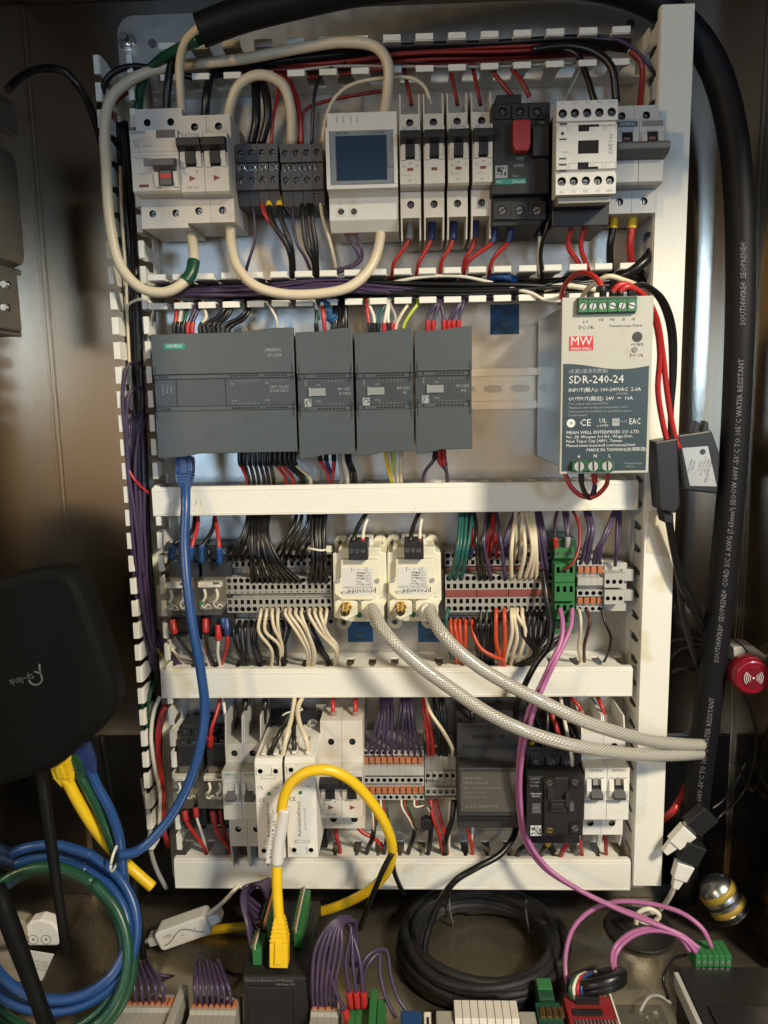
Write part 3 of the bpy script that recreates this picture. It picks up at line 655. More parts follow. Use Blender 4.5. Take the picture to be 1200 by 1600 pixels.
q.text('DC OK', 3.4, W * .27, H * .832, z); q.text('6 6', 3, W * .26, H * .865, z); q.text('Terminal torque 8 Lb-in', 2.4, W * .70, H * .838, z); q.text('+V ADJ', 2.8, W * .83, H * .733, z); q.text('DC OK', 3, W * .83, H * .672, z)
q.cyl(W * .83, H * .775, 3.6, z, z + .1, 18); q.cyl(W * .805, H * .705, 2, z, z + .3, 14, m=INKG); d.part('lettering', q)
for lab, a0, a1, b0, b1, n in (('output_terminals', .165, .80, .905, .985, 6), ('input_terminals', .13, .60, .015, .078, 3)):
    q = MB(DKG); q.box(W * a0, W * a1, H * b0, H * b1 + (1.5 if n == 6 else 0), 122.1, 123.5)
    w = W * (a1 - a0) / n
    for i in range(n):
        q.use(GRN).cell(W * a0 + i * w + .2, W * a0 + (i + 1) * w - .2, H * b0 + 1, H * b1 - .8, 126.5, 3, w * .42); q.screw(W * a0 + (i + .5) * w, (H * (b0 + b1)) / 2, w * .37, 126.2, m=SIL)
    if n == 6: q.use(DKG).box(W * a0, W * a1, H * b1 - .6, H * b1 + 1.2, 115, 126)
    d.part(lab, q, .15)
# ------------------------------------------------------------------ row three
def relay(label, x0, x1, yt, yb, ys0, ys1, group=None):
    d = Dev('plug_in_relay', label, 'relay', x0, yb, 80, group); W = d.l(x1, yb, 80)[0]; H = d.l(x0, yt, 80)[1]; vt = d.l(x0, ys0, 30)[1]; vb = d.l(x0, ys1, 30)[1]
    q = MB(SOC).prism([(8, vb), (34, vb), (40, vb + 6), (46, vb + 7), (46, vt - 12), (40, vt - 11), (34, vt - 6), (30, vt), (8, vt)], .5, W + 1.5, 'u'); d.part('socket', q, .6)
    for i in range(2):
        for v, z in ((vt - 5, 34), (vt - 12, 42), (vb + 4, 38)):
            q = MB(SOC); u = W * (.25 + .5 * i); q.cell(u - 4.5, u + 4.5, v - 3.6, v + 3.6, z + 3, 3, 2.6); q.screw(u, v, 2.2, z + 1.6); d.part('socket_screw', q)
    q = MB(CLR).prism([(46, .6), (80, 0), (80, H), (46, H - .4)], 0, W, 'u'); d.part('clear_cover', q, .8)
    q = MB(WHT).box(2.5, W - 2.5, H * .78, H * .95, 60, 66); q.use(TGR).box(3, W - 3, H * .05, H * .16, 52, 66); q.use(DGR).box(W * .62, W * .84, H * .88, H * .95, 66, 66.3); d.part('contact_bridge', q, .3)
    q = MB(mat('relay_inside', (.15, .135, .105), .5) if 'relay_inside' not in bpy.data.materials else bpy.data.materials['relay_inside']).box(3, W - 3, H * .05, H * .95, 47, 52); d.part('relay_frame', q)
    for u in (W * .3, W * .72):
        q = MB(WHT); P = spline([(u, -66, H * .72), (u + 1.5, -68, H * .55), (u + .2, -68, H * .4), (u - 3, -67, H * .28)], 5); q.tube(P, 1.25, 6); d.part('contact_lead', q)
        q = MB(WHT); P = spline([(u - 3, -67, H * .26), (u, -69, H * .14), (u + 3, -68, H * .24), (u + 5, -67, H * .16)], 4); q.tube(P, .6, 6); d.part('coil_lead', q)
    q = MB(GRN).box(W * .14, W * .26, H * .24, H * .36, 67, 69); d.part('status_lamp', q, .3)
    q = MB(INKG)
    q.text('24VDC', 2.2, W * .3, H * .84, 66.1); d.part('lettering', q)
    return d
relay('clear cased relay at left end of the middle row', 247, 293, 915, 964, 852, 990)
relay('clear cased relay partly behind the blue network cable in the middle row', 300, 346, 914, 962, 852, 990)
def tstrip(label, x0, x1, n, ys, d1, d0, maroon=False, yb=None):
    """ys: top, A round, A square, B round, B square, B pin, B square, B round, C round, bottom"""
    d = Dev('terminal_strip', label, 'terminal strip', x0, ys[7], d1); W = d.l(x1, ys[7], d1)[0]; p = W / n; f = lambda y, z: d.l(x0, y, z)[1]
    vT = f(ys[0], d0); vb0 = f(ys[3], d1) + 3; vb1 = f(ys[7], d1) - 3; vB = f(ys[9], d0); vm = f((ys[5]), d1)
    m = MB(TGR).prism([(8, vB), (d0 - 4, vB), (d0 - 4, vb1 - .2), (d1 - 4, vb1), (d1 - 4, vm - .9), (d1 - 8, vm - .8), (d1 - 8, vm + .2), (d1 - 4, vm + .6), (d1 - 4, vb0), (d0 - 4, vb0 + .2), (d0 - 4, vT), (8, vT)], .06, p - .06, 'u')
    def rc(y, z, hv, kind, hole=None):
        v = f(y, z)
        if kind == 'o': m.cell(.06, p - .06, v - hv, v + hv, z, 3.9, min(2.1, hv * .85), inner=HOLE, m=TGR)
        else: m.cell(.06, p - .06, v - hv, v + hv, z, 3.9, sq=(1.45, hv * .62), inner=HOLE, m=TGR)
    a = f(ys[1], d0); b = f(ys[2], d0); rc(ys[1], d0, abs(a - b) / 2, 'o'); rc(ys[2], d0, abs(a - b) / 2, 's')
    a = f(ys[3], d1); b = f(ys[4], d1); h = abs(a - b) / 2; rc(ys[3], d1, h, 'o'); rc(ys[4], d1, h, 's')
    a = f(ys[6], d1); b = f(ys[7], d1); h2 = abs(a - b) / 2; rc(ys[6], d1, h2, 's'); rc(ys[7], d1, h2, 'o')
    v = f(ys[8], d0); rc(ys[8], d0, 2.9, 'o')
    v0 = f(ys[4], d1) - h; v1 = f(ys[6], d1) + h2
    if not maroon and v0 - v1 > 1.5: m.cell(.06, p - .06, v0 - 2.6, v0 - .05, d1, 3.9, .75, inner=HOLE, m=TGR)
    t = d.part('terminal', m)
    for i in range(1, n): inst(t, i * p)
    if maroon:
        for k, (i0, i1) in enumerate(((0, 5), (5, 10), (10, n))):
            d.part('marker_bar', MB(MAR).box(i0 * p + .3, i1 * p - .3, v1 + .3, v0 - .3, d1 - 4, d1 - .2), .3)
            vv = f(ys[2] + 10, d0); d.part('marker_bar', MB(MAR).box(i0 * p + .3, i1 * p - .3, vv - 1.3, vv + 1.3, d0 - 4, d0 + 1), .3)
    return d, p
tstrip('grey spring terminal strip under the black wire bundles between relays and left transmitter', 355, 519, 17, (864, 871, 882, 907.5, 918, 929, 941, 952, 972, 982), 48, 38)
tstrip('grey spring terminal strip with dark red marker bars right of the two transmitters', 696, 864, 17, (862, 868, 879, 904, 916, 928, 939.5, 951, 968, 980), 48, 38, True)
# pressure transmitters
def transmitter(label, dx):
    d = Dev('pressure_transmitter', label, 'pressure transmitter', 519, 973, 56, 'cream pressure transmitters'); g = lambda x, y, z=56: d.l(x, y, z)
    Bx = lambda q, x0, y0, x1, y1, a, b, m=None: d.pb(q, x0, y0, x1, y1, a, b, m)
    P = [g(*p) for p in ((519, 866), (528, 866), (528, 857), (594, 857), (594, 864), (603, 866), (605, 940), (600, 950), (600, 974), (548, 974), (521, 967))]
    q = MB(CRM).prism(P[::-1], 14, 52, 'd'); d.part('body', q, 1.2)
    q = MB(CRM); P = [g(*p, 60) for p in ((532, 875), (592, 875), (592, 906), (598, 913), (598, 925), (583, 938), (534, 938), (522, 928), (522, 912), (532, 904))]; q.prism(P[::-1], 52, 59, 'd'); d.part('cover', q, .8)
    for x in (533, 594):
        u, v = g(x, 849, 20); q = MB(CRM); q.prism([(u - 6, v - 14), (u + 6, v - 14), (u + 6, v + 1)] + [(u + 6 * math.cos(t), v + 1 + 6 * math.sin(t)) for t in (.5, 1, 1.57, 2.1, 2.6)] + [(u - 6, v + 1)], 8, 19, 'd'); q.cyl(u, v, 2.6, 19, 19.6, 14, m=DGR); d.part('mounting_tab', q, .5)
    for x in (537, 590):
        u, v = g(x, 972, 20); q = MB(CRM).cyl(u, v, 7, 8, 18, 20); q.cyl(u, v - 1, 2.4, 18, 18.5, 12, m=DGR); d.part('mounting_tab', q, .5)
    q = MB(DUCT); Bx(q, 543, 843, 582, 862, 14, 40); d.part('socket', q, .5)
    q = MB(BLK); Bx(q, 544, 848, 575, 875, 40, 66); p = d.part('terminal_plug', q, .6)
    for i in range(3):
        u, v = g(549 + i * 9, 861, 66); d.part('plug_screw', MB(BLK).screw(u, v, 1.9, 66.6))
    q = MB(LAB); x0, y0, x1, y1 = 536, 886, 583, 930; a, b = g(x0, y1, 59); c, e = g(x1, y0, 59); q.prism(rrect(a, c, b, e, 1.8), 59, 59.2, 'd'); d.part('label', q)
    q = MB(INK); cw = c - a; ch = e - b; z = 59.3
    q.text('prosense', 6.6, a + cw * .62, b + ch * .13, z, 180); q.text('CE UKCA', 3.2, a + cw * .18, b + ch * .10, z, 180)
    q.text('[+  ~  −]', 4, a + cw * .55, e - ch * .09, z, 180)
    for i, (t, t2) in enumerate((('Voltage:', '12-30VDC'), ('Range:', '0-10 inWC'), ('Output:', '4-20mA'), ('Max:', '5 psi'), ('Tested', 'DPT-10'))):
        q.text(t, 2.5, a + cw * .42, e - ch * (.21 + i * .10), z, 180, m=INK, align='RIGHT'); q.text(t2, 2.5, a + cw * .92, e - ch * (.21 + i * .10), z, 180, align='LEFT')
    q.text('Differential Pressure Transmitter', 1.9, a + cw * .5, b + ch * .27, z, 180); q.box(a + cw * .06, a + cw * .94, b + ch * .32, b + ch * .325, z, z + .02)
    d.part('lettering', q)
    for x, y in ((529, 905), (590, 905)):
        u, v = g(x, y, 54); d.part('cover_screw', MB(BRS).screw(u, v, 2.0, 60 if x < 560 else 60, False, m=TGR))
    for x in (541, 582):
        u, v = g(x, 950, 56); h = [(u + 11 * math.cos(t * math.pi / 3 + .52), v + 11 * math.sin(t * math.pi / 3 + .52)) for t in range(6)]; q = MB(CRM).prism(h, 50, 57, 'd'); d.part('port_hexagon', q, .6)
    u, v = g(541, 948, 57); q = MB(BRS).cyl(u, v, 5, 57, 60, 6); q.cyl(u, v, 3.2, 60, 68, 16); q.cyl(u + .2, v - .4, 4.0, 68, 71, 16); q.cyl(u, v - .4, 2.6, 71, 77, 16); q.cyl(u, v - .4, 1.5, 77, 77.1, 12, m=HOLE); d.part('brass_nipple', q, .3)
    u, v = g(582, 950, 57); d.part('hose_barb', MB(DUCT).cyl(u, v, 5, 57, 66, 16), .4)
    u, v = g(561, 961, 53); d.part('status_lamp', MB(GRN).cyl(u, v, 2.2, 51, 54, 14), .3)
    q = MB(INKG); u, v = g(526, 937, 53); q.text('LO', 3, u, v, 52.1, 180); u, v = g(596, 934, 53); q.text('HI', 3, u, v, 52.1, 180); d.part('port_marking', q)
    return d
t1 = transmitter('cream pressure transmitter left of its twin, above the X11 tape', 0)
dup(t1.o, (608 - 519) / 1.925, 0, 'cream pressure transmitter right of its twin, above the X8 tape')
# green converter block
d = Dev('signal_converter', 'green plug terminal block with pink wires in the middle row', 'terminal block', 864, 978, 60)
q = MB(DKG); d.pb(q, 864, 842, 898, 985, 8, 44); d.part('base', q, .6)
for y0, y1, z in ((856, 873, 50), (881, 910, 60), (911, 940, 64), (941, 968, 60), (970, 990, 50)):
    q = MB(GRN); d.pb(q, 866, y0, 898, y1, 40, z - 2); p = d.part('plug', q, .6); q = MB(GRN)
    for i in range(3):
        u0, v1 = d.l(867 + i * 10.2, y0 + 1, z); u1, v0 = d.l(877 + i * 10.2, y1 - 1, z)
        if z == 50: q.cell(u0, u1, v0, v1, z, 2, 1.9, inner=TGR); q.screw((u0 + u1) / 2, (v0 + v1) / 2, 1.7, z - .2)
        else: q.box(u0 + .05, u1 - .05, v0, v0 + (v1 - v0) * .35, z - 2, z); q.cell(u0 + .05, u1 - .05, v0 + (v1 - v0) * .36, v1, z, 2, sq=(1.3, 2.6))
    d.part('wire_entries', q)
# orange lever terminals
def lever_strip(label, x0, x1, n, ys, d1, end=True, group=None):
    """ys: top hole, orange, grey0, grey1, pin hole, orange, bottom hole"""
    d = Dev('terminal_strip', label, 'terminal strip', x0, ys[6] + 5, d1, group); W = d.l(x1, ys[6] + 5, d1)[0]; p = W / n; f = lambda y: d.l(x0, y, d1)[1]
    m = MB(LGR).prism([(8, 0), (d1 - 8, 0), (d1 - 4, f(ys[6]) + 2.5), (d1 - 3.9, f(ys[4]) - 3), (d1 - 3.9, f(ys[4]) + 3), (d1, f(ys[3])), (d1 + 2, f(ys[3]) + .6), (d1 + 2, f(ys[2])), (d1 - 4, f(ys[2]) + .5), (d1 - 4, f(ys[1]) + 2.5), (d1 - 9, f(ys[0]) + 3.5), (8, f(ys[0]) + 4)], .06, p - .06, 'u')
    v = f(ys[4]); m.cell(.06, p - .06, v - 2.9, v + 2.9, d1, 3.8, 1.9, m=LGR); v = f(ys[6]); m.cell(.1, p - .1, v - 2.6, v + 2.4, d1 - 1.6, 3.8, 1.7, m=LGR); v = f(ys[0]); m.cell(.1, p - .1, v - 2.4, v + 2.6, d1 - 2, 3.8, 1.7, m=LGR)
    t = d.part('terminal', m); q = MB(ORG)
    v = f(ys[1]); lv = [d.part('lever', MB(ORG).box(.7, p - .7, v - 2.7, v + 2.7, d1 - 4, d1 - .4), .3)]; v = f(ys[5]); lv.append(d.part('lever', MB(ORG).box(.7, p - .7, v - 2.7, v + 2.7, d1 - 4, d1 - .2), .3))
    for i in range(1, n):
        for z in [t] + lv: inst(z, i * p)
    return d
lever_strip('four grey terminals with orange levers right of the green plug block', 901, 942, 4, (881, 891, 902, 915, 927, 939, 952), 46)
d = Dev('end_block', 'pale grey three way terminal at the right end of the middle row', 'terminal block', 943, 955, 48); q = MB(LGR); d.pb(q, 944, 880, 978, 955, 8, 36); d.pb(q, 972, 890, 990, 908, 8, 40); d.pb(q, 972, 922, 990, 939, 8, 40); d.part('base', q, .5)
for i in range(3):
    q = MB(LGR)
    for y in (908, 934):
        u0, v1 = d.l(945 + i * 10, y - 12, 50); u1, v0 = d.l(954.5 + i * 10, y + 10, 50); q.box(u0, u1, v0, v1, 36, 47); q.cell(u0, u1, v0, v1, 50, 3, 1.9, cv=v0 + 5); q.use(LGR)
    d.part('clamp', q)
# ------------------------------------------------------------------ row four
relay('clear cased relay at the far left of the bottom row', 262, 301, 1224, 1264, 1132, 1285)
relay('clear cased relay in the bottom row touching the guarded grey breaker', 309, 350, 1224, 1264, 1130, 1285)
def wr_s(q, c, w, vF, d, i):
    q.text('SIEMENS', w * .17, c, vF * .94, d, m=TEAL); q.box(c - w * .38, c + w * .34, vF * .62, vF * .86, d, d + .04, SGR); q.text('5SY6', w * .2, c - w * .1, vF * .76, d + .08, m=INKG); q.text('C10', w * .2, c, vF * .68, d + .08); q.box(c - w * .12, c + w * .14, vF * .47, vF * .52, d, d + .1, MAR)
def wr_s2(q, c, w, vF, d, i):
    q.text('SIEMENS', w * .17, c, vF * .95, d, m=INK)
    for k in range(3): q.box(c - w * (.4 - .28 * k), c - w * (.18 - .28 * k), vF * .68, vF * .82, d, d + .04, TGR)
    q.box(c - w * .02, c + w * .26, vF * .42, vF * .47, d, d + .1, INK)
def sbreak(label, x0, x1, yT, yF0, yF1, yB, pr):
    d, W, vF, vT, vB = mcb(label, x0, x1, yT, yF0, yF1, yB, 78, 62, 2, body=LGR if pr > 16 else WHT, handle='small', hcol=DGR, prongs=pr, writing=wr_s if pr > 16 else wr_s2)
    for i in range(2): d.part('grey_band', MB(SGR).box(i * W / 2 + .3, (i + 1) * W / 2 - .3, vF * .36, vF * .40, 78, 78.2))
    return d
sbreak('grey two pole breaker with tall pointed terminal guards beside the white relays', 350, 408, 1162, 1206, 1283, 1322, 24)
sbreak('white two pole breaker at the right end of the bottom row under the hoses', 912, 982, 1146, 1200, 1283, 1304, 14)
mcb('cream two pole breaker with black toggles right of the two solid state relays', 501, 568, 1126, 1206, 1280, 1294, 76, 60, 2, writing=wr_2p, hole=3.0)
def ssr(label, x0, x1, yt, yb, g):
    d = Dev('solid_state_relay', label, 'solid state relay', x0, yb, 104, g); W = d.l(x1, yb, 104)[0]; H = d.l(x0, yt, 104)[1]
    d.part('case', MB(WHT).prism([(40, -2), (102, 0), (104, .6), (104, H - 3), (100, H), (60, H + 1.5), (40, H + 1.5)], 0, W, 'u'), .6)
    z = 104.1; q = MB(INKG)
    for v in (H - 9, 8):
        for u in (W * .22, W * .78):
            m = MB(WHT); m.cell(u - 3, u + 3, v - 3, v + 3, 105, 1, 2.1); d.part('screw_hole', m)
    for v, sg in ((H - 16, -1), (14, 1)): q.box(W * .25, W * .75, v, v + .3, z, z + .05); q.box(W * .25, W * .25 + .3, v, v + 2.4, z, z + .05); q.box(W * .75 - .3, W * .75, v, v + 2.4, z, z + .05)
    q.use(INK).text('UL', 4.4, W * .2, H - 24, z); q.text('CSA', 2.6, W * .76, H - 24, z); q.text('CE', 5, W * .22, H - 35, z); q.text('LOAD', 2, W * .5, H - 13, z, m=INKG); q.text('INPUT 4-32VDC', 1.7, W * .5, 16, z)
    q.use(INK).text('AutomationDirect', 4.2, W * .42, H * .40, z, 90); q.text('AD-SSR610-DC-280Z', 2.2, W * .62, H * .40, z, 90, m=INKG); d.part('lettering', q)
    d.part('status_lamp', MB(GRN).cyl(W * .5, H - 29, 1.4, 104, 104.8, 12))
    q = MB(WHT)
    for u in (W * .3, W * .75): q.box(u - 1.8, u + 1.8, H + 1.4, H + 3.2, 66, 98)
    q.use(WHT); d.part('terminal_rib', q, .3)
    return d
ssr('white slim solid state relay nearer the guarded breaker, behind the yellow cable flag', 404, 446, 1188, 1342, 'white solid state relays'); ssr('white slim solid state relay next to the cream two pole breaker', 450, 497, 1186, 1341, 'white solid state relays')
d = Dev('heat_sink', 'black heat sink with green washer screw behind the solid state relays', 'heat sink', 410, 1330, 40)
q = MB(BLK); d.pb(q, 420, 1130, 512, 1325, 8, 38); d.part('block', q, .8)
for i in range(7): q = MB(BLK); u0, v1 = d.l(424 + i * 12.5, 1132, 44); u1, v0 = d.l(428 + i * 12.5, 1320, 44); d.part('fin', q.box(u0, u1, v0, v1, 38, 44))
u, v = d.l(489, 1134, 45); q = MB(MET).cyl(u, v, 5.6, 43, 44.2, 18); q.cyl(u, v, 3.6, 44, 48, 6); d.part('washer_screw', q, .2)
u, v = d.l(502, 1113, 30); q = MB(MET).box(u - 4.5, u + 4.5, v - 8, v + 8, 28, 30); q.cyl(u, v, 2, 30, 30.6, 12, m=DGR); d.part('rail_clip', q, .3)
lever_strip('ten grey terminals with orange levers below the purple wire fans', 568, 663, 10, (1178, 1189, 1197, 1211, 1219, 1236, 1247), 48)
d = Dev('terminal_block', 'five grey screw terminals between orange levers and the dark power supply', 'terminal block', 664, 1250, 48); w = (d.l(713, 1250, 48)[0]) / 5; f = lambda y, z=48: d.l(664, y, z)[1]
q = MB(TGR).prism([(8, 0), (38, 0), (48, 4), (44, f(1232)), (44, f(1190)), (36, f(1180)), (8, f(1178))], .1, w - .1, 'u')
for y in (1236, 1211): v = f(y); q.cell(.1, w - .1, v - 3.6, v + 3.6, 49, 5.5, 1.9, m=TGR); q.screw(w / 2, v, 1.6, 46)
q.use(HOLE).box(w * .2, w * .28, f(1224), f(1205), 49, 49.1); t = d.part('terminal', q)
for i in range(1, 5): inst(t, i * w)
# dark slim power supply
d = Dev('din_power_supply', 'dark charcoal power supply with vent slots in the bottom row', 'power supply', 716, 1290, 74)
q = MB(PSU); d.pb(q, 716, 1200, 818, 1276, 10, 74); d.part('centre_body', q, 1.2); q = MB(PSU); d.pb(q, 714, 1130, 816, 1200, 10, 54); d.part('upper_body', q, 1); q = MB(PSU); d.pb(q, 716, 1276, 816, 1294, 10, 62); d.part('lower_body', q, 1)
q = MB(BLK)
for yy, z, n in ((1138, 54, 16), (1170, 54, 20), (1193, 54, 18)):
    for i in range(n): u, v = d.l(722 + i * 90 / n, yy, z); q.prism([(u, v), (u + 1, v), (u + 2.2, v + 4), (u + 1.2, v + 4)], z, z + .12, 'd')
for i in range(5): u, v = d.l(742 + i * 8 + (10 if i == 4 else 0), 1151, 54); q.cyl(u, v, 2.3, 54, 54.15, 12)
o = d.part('vent_slots', q); o['kind'] = 'stuff'
q = MB(SIL); q.m = mat('grey_brown_label', (.080, .071, .061), .5); d.pb(q, 720, 1206, 812, 1268, 74.05, 74.25); d.part('label', q)
q = MB(INKG); z = 74.3
for i, (t, s) in enumerate((('MEAN WELL', 3), ('HDR-100-24', 4), ('INPUT: 100-240VAC 1.4A 50/60Hz', 2.2), ('OUTPUT: 24V 3.83A', 2.2), ('TO REDUCE RISK OF FIRE', 1.8))): u, v = d.l(724, 1216 + i * 7.5, z); q.text(t, s, u, v, z, align='LEFT')
u, v = d.l(726, 1260, z); q.text('△ R ⏚ CE EAC UL', 3.6, u, v, z, align='LEFT'); d.part('lettering', q)
# black contactor
d = Dev('contactor', 'black contactor with yellow ferruled wires and code square in the bottom row', 'contactor', 824, 1308, 92)
q = MB(BLK); d.pb(q, 824, 1213, 911, 1306, 10, 88); d.part('body', q, 1); q = MB(BLK); d.pb(q, 822, 1168, 908, 1214, 10, 66); d.part('terminal_step', q, .8); q = MB(BLK); d.pb(q, 826, 1304, 906, 1318, 10, 66); d.part('terminal_step', q, .8)
for i in range(4):
    q = MB(BLK); u0, v1 = d.l(824 + i * 24 - 1, 1150, 66); u1, v0 = d.l(827 + i * 24, 1192, 66); d.part('barrier', q.box(u0, u1, v0, v1, 12, 67), .4)
    if i < 3: q = MB(BLK); u, v = d.l(838 + i * 24, 1190, 66); q.cell(u - 5.5, u + 5.5, v - 6, v + 6, 69, 3, 3.4); q.screw(u, v, 3, 67.6, m=DGR); d.part('upper_terminal', q)
q = MB(BLM); d.pb(q, 851, 1215, 910, 1304, 88, 91); d.part('face', q, .8); q = MB(SOC); d.pb(q, 860, 1250, 886, 1270, 91, 93.5); d.pb(q, 856, 1232, 866, 1250, 91, 93.5); d.pb(q, 884, 1240, 892, 1262, 91, 95); d.pb(q, 862, 1256, 882, 1264, 93.5, 96); d.part('slider', q, .6)
q = MB(DGR); d.pb(q, 890, 1256, 897, 1268, 91, 96); d.part('manual_actuator', q, .4)
for x, y, mt in ((859, 1223, MET), (899, 1222, MET), (859, 1297, BRS), (899, 1294, DGR)): u, v = d.l(x, y, 92); q = MB(BLK); q.cell(u - 4.4, u + 4.4, v - 4.4, v + 4.4, 93, 2, 3.4); q.screw(u, v, 2.9, 92.4, m=mt); d.part('coil_screw', q)
for x, y in ((881, 1225), (880, 1298)): u, v = d.l(x, y, 92); d.part('screw_pit', MB(HOLE).cyl(u, v, 3, 91, 91.1, 14))
q = MB(INKW); d.pb(q, 829, 1290, 846, 1306, 88.05, 88.2); q.use(INK)
for i in range(7):
    for j in range(7):
        if random.random() < .5: x, y = 830 + i * 2.2, 1291 + j * 2; d.pb(q, x, y, x + 2, y + 1.8, 88.2, 88.25)
o = d.part('code_plate', q)
q = MB(INKS)
for i, t in enumerate(('LC1D18', 'Uc 24VDC', 'Ith 32A')): u, v = d.l(829, 1217 + i * 5.4, 88); q.text(t, 2.2, u, v, 88.1, align='LEFT')
u, v = d.l(838, 1240, 88); q.text('Schneider', 2.4, u, v, 88.1, m=INKW); u, v = d.l(838, 1244, 88); q.text('Electric', 2.2, u, v, 88.1); u, v = d.l(838, 1262, 88); q.box(u - 3.6, u + 3.6, v - 5, v + 4, 88, 88.2, DGR); q.use(INKS).text('D18', 2.2, u, v, 88.3)
for x, y, t in ((853, 1219, 'A1 A2'), (899, 1216, 'A2'), (853, 1304, '21 22')): u, v = d.l(x, y, 91); q.text(t, 1.8, u, v, 91.1)
d.part('lettering', q)
# ------------------------------------------------------------------ wires
def P3(pts): return [tuple(pt(*p) * 1000) for p in pts]
def wire(col, r, pts, label, group=None, fa=None, fb=None, cat='wire', name=None, world=None, n=7, sides=8, ra=None, L=9, fm=None):
    W3 = world or P3(pts); sp = spline(W3, n); org = tuple(sp[0])
    if name is None and r >= 2.35: name, cat = 'cable', 'cable'
    o = obj(name or 'wire', MB(WC[col] if isinstance(col, str) else col).tube(sp, r, sides), org=org); tag(o, label, cat, group)
    for f, seq in ((fa, sp), (fb, sp[::-1])):
        if not f: continue
        acc = [seq[0]]; tot = 0
        for q in seq[1:]:
            s = np.linalg.norm(q - acc[-1])
            if tot + s > L: acc.append(acc[-1] + (q - acc[-1]) * ((L - tot) / s)); break
            acc.append(q); tot += s
        fe = obj('ferrule', MB(fm or WC[f]).tube(acc, ra or r * 1.45, 8, caps=True), o, org=org)
    return o
def fan(col, r, n, A, B, label, group, jit=2.0, fa=None, fb=None, pw=1.0, **k):
    for i in range(n):
        t = (i / (n - 1)) if n > 1 else .5
        pts = []
        for j, (a, b) in enumerate(zip(A, B)):
            jj = jit if 0 < j < len(A) - 1 else jit * .15
            pts.append((a[0] + (b[0] - a[0]) * t + random.uniform(-jj, jj), a[1] + (b[1] - a[1]) * t + random.uniform(-jj, jj) * .6, a[2] + (b[2] - a[2]) * t + random.uniform(-jj, jj) * .9))
        wire(col, r, pts, label, group, fa, fb, **k)
# --- heavy cream conductors of the top row
wire('cream', 4.1, [(600, 182, 48), (606, 140, 56), (606, 100, 60), (588, 74, 58), (540, 66, 55), (470, 75, 52), (380, 92, 50), (290, 102, 46), (240, 110, 48), (200, 128, 54), (175, 152, 60), (165, 185, 62), (166, 260, 62), (172, 350, 62), (188, 415, 63), (220, 450, 64), (255, 457, 64), (280, 447, 63), (300, 425, 58), (303, 398, 52), (299, 366, 44)], 'thick cream cable looping from the meter down the left side to the residual current breaker', sides=14)
o = [q for q in COL.objects if q.get('label', '').startswith('thick cream cable looping')][0]
obj('green_sleeve', MB(WC['green']).tube(spline(P3([(289, 441, 61), (299, 426, 58), (303, 408, 54)]), 6), 5.0, 14), o, org=tuple(o.location * 1000))
wire('cream', 3.4, [(312, 42, 84), (290, 66, 74), (281, 100, 62), (282, 140, 56), (285, 178, 50)], 'cream cable dropping from the black sheath into the residual current breaker', sides=12)
wire('cream', 3.9, [(357, 188, 50), (360, 165, 54), (372, 135, 58), (395, 119, 60), (420, 119, 60), (443, 134, 58), (454, 168, 54), (456, 225, 46)], 'cream cable arching from the two pole breaker to the second distribution block', sides=12)
wire('cream', 4.0, [(360, 350, 46), (362, 385, 52), (372, 418, 58), (398, 446, 62), (440, 459, 63), (500, 459, 63), (545, 449, 62), (574, 425, 58), (590, 392, 52), (597, 345, 44)], 'cream cable sagging over the duct from the two pole breaker to the meter', sides=14)
wire('cream', 1.5, [(504, 222, 48), (508, 190, 50), (522, 155, 52), (548, 133, 52), (600, 122, 50), (645, 123, 50), (664, 137, 48), (674, 165, 46)], 'thin cream wire arching from the distribution block to the second single pole breaker')
wire('green', 4.0, [(312, 62, 80), (285, 74, 66), (250, 94, 52), (228, 118, 46), (218, 150, 40), (214, 215, 30)], 'thick green earth cable going behind the residual current breaker', sides=12)
wire('black', 3.2, [(278, 78, 52), (268, 100, 50), (262, 135, 50), (260, 178, 46)], 'thick black cable into the left terminal of the residual current breaker')
wire('black', 3.4, [(352, 100, 30), (330, 118, 42), (323, 150, 50), (320, 188, 46)], 'thick black cable into the top of the left black toggle pole')
wire('black', 3.6, [(396, 100, 34), (400, 150, 48), (400, 190, 50), (393, 226, 46)], 'thick black cable into the left end of the first distribution block')
wire('black', 3.4, [(402, 108, 38), (416, 150, 50), (418, 185, 50), (408, 226, 46)], 'thick black cable second from the left on the first distribution block')
wire('black', 1.4, [(540, 98, 40), (508, 112, 46), (494, 135, 50), (489, 180, 50), (487, 226, 46)], 'thin black wire into the last way of the second distribution block')
wire('red', 1.5, [(440, 118, 38), (434, 150, 44), (426, 190, 46), (424, 226, 44)], 'red wire rising from the right end of the first distribution block')
wire('red', 2.2, [(440, 120, 36), (458, 140, 44), (468, 180, 46), (471, 226, 44)], 'thick red wire rising from the second distribution block')
wire('dred', 1.5, [(600, 142, 34), (560, 148, 38), (510, 158, 40), (478, 172, 42), (466, 226, 40)], 'dark red wire running sideways from the second distribution block')
wire('black', 3.0, [(12, 140, 110), (35, 120, 92), (70, 107, 72), (100, 112, 62), (125, 138, 56), (143, 175, 40), (160, 230, 22)], 'black cable arching from the grey wall box into the left duct', sides=12)
wire('black', 2.6, [(330, 128, 26), (260, 112, 40), (205, 104, 48), (172, 118, 50), (158, 150, 44), (160, 200, 30), (185, 240, 24), (205, 300, 22)], 'black cable curling from the top duct down into the left duct', sides=10)
wire('dred', 1.6, [(205, 140, 14), (182, 160, 18), (178, 200, 18), (180, 260, 18)], 'dark red wire at the top of the left duct')
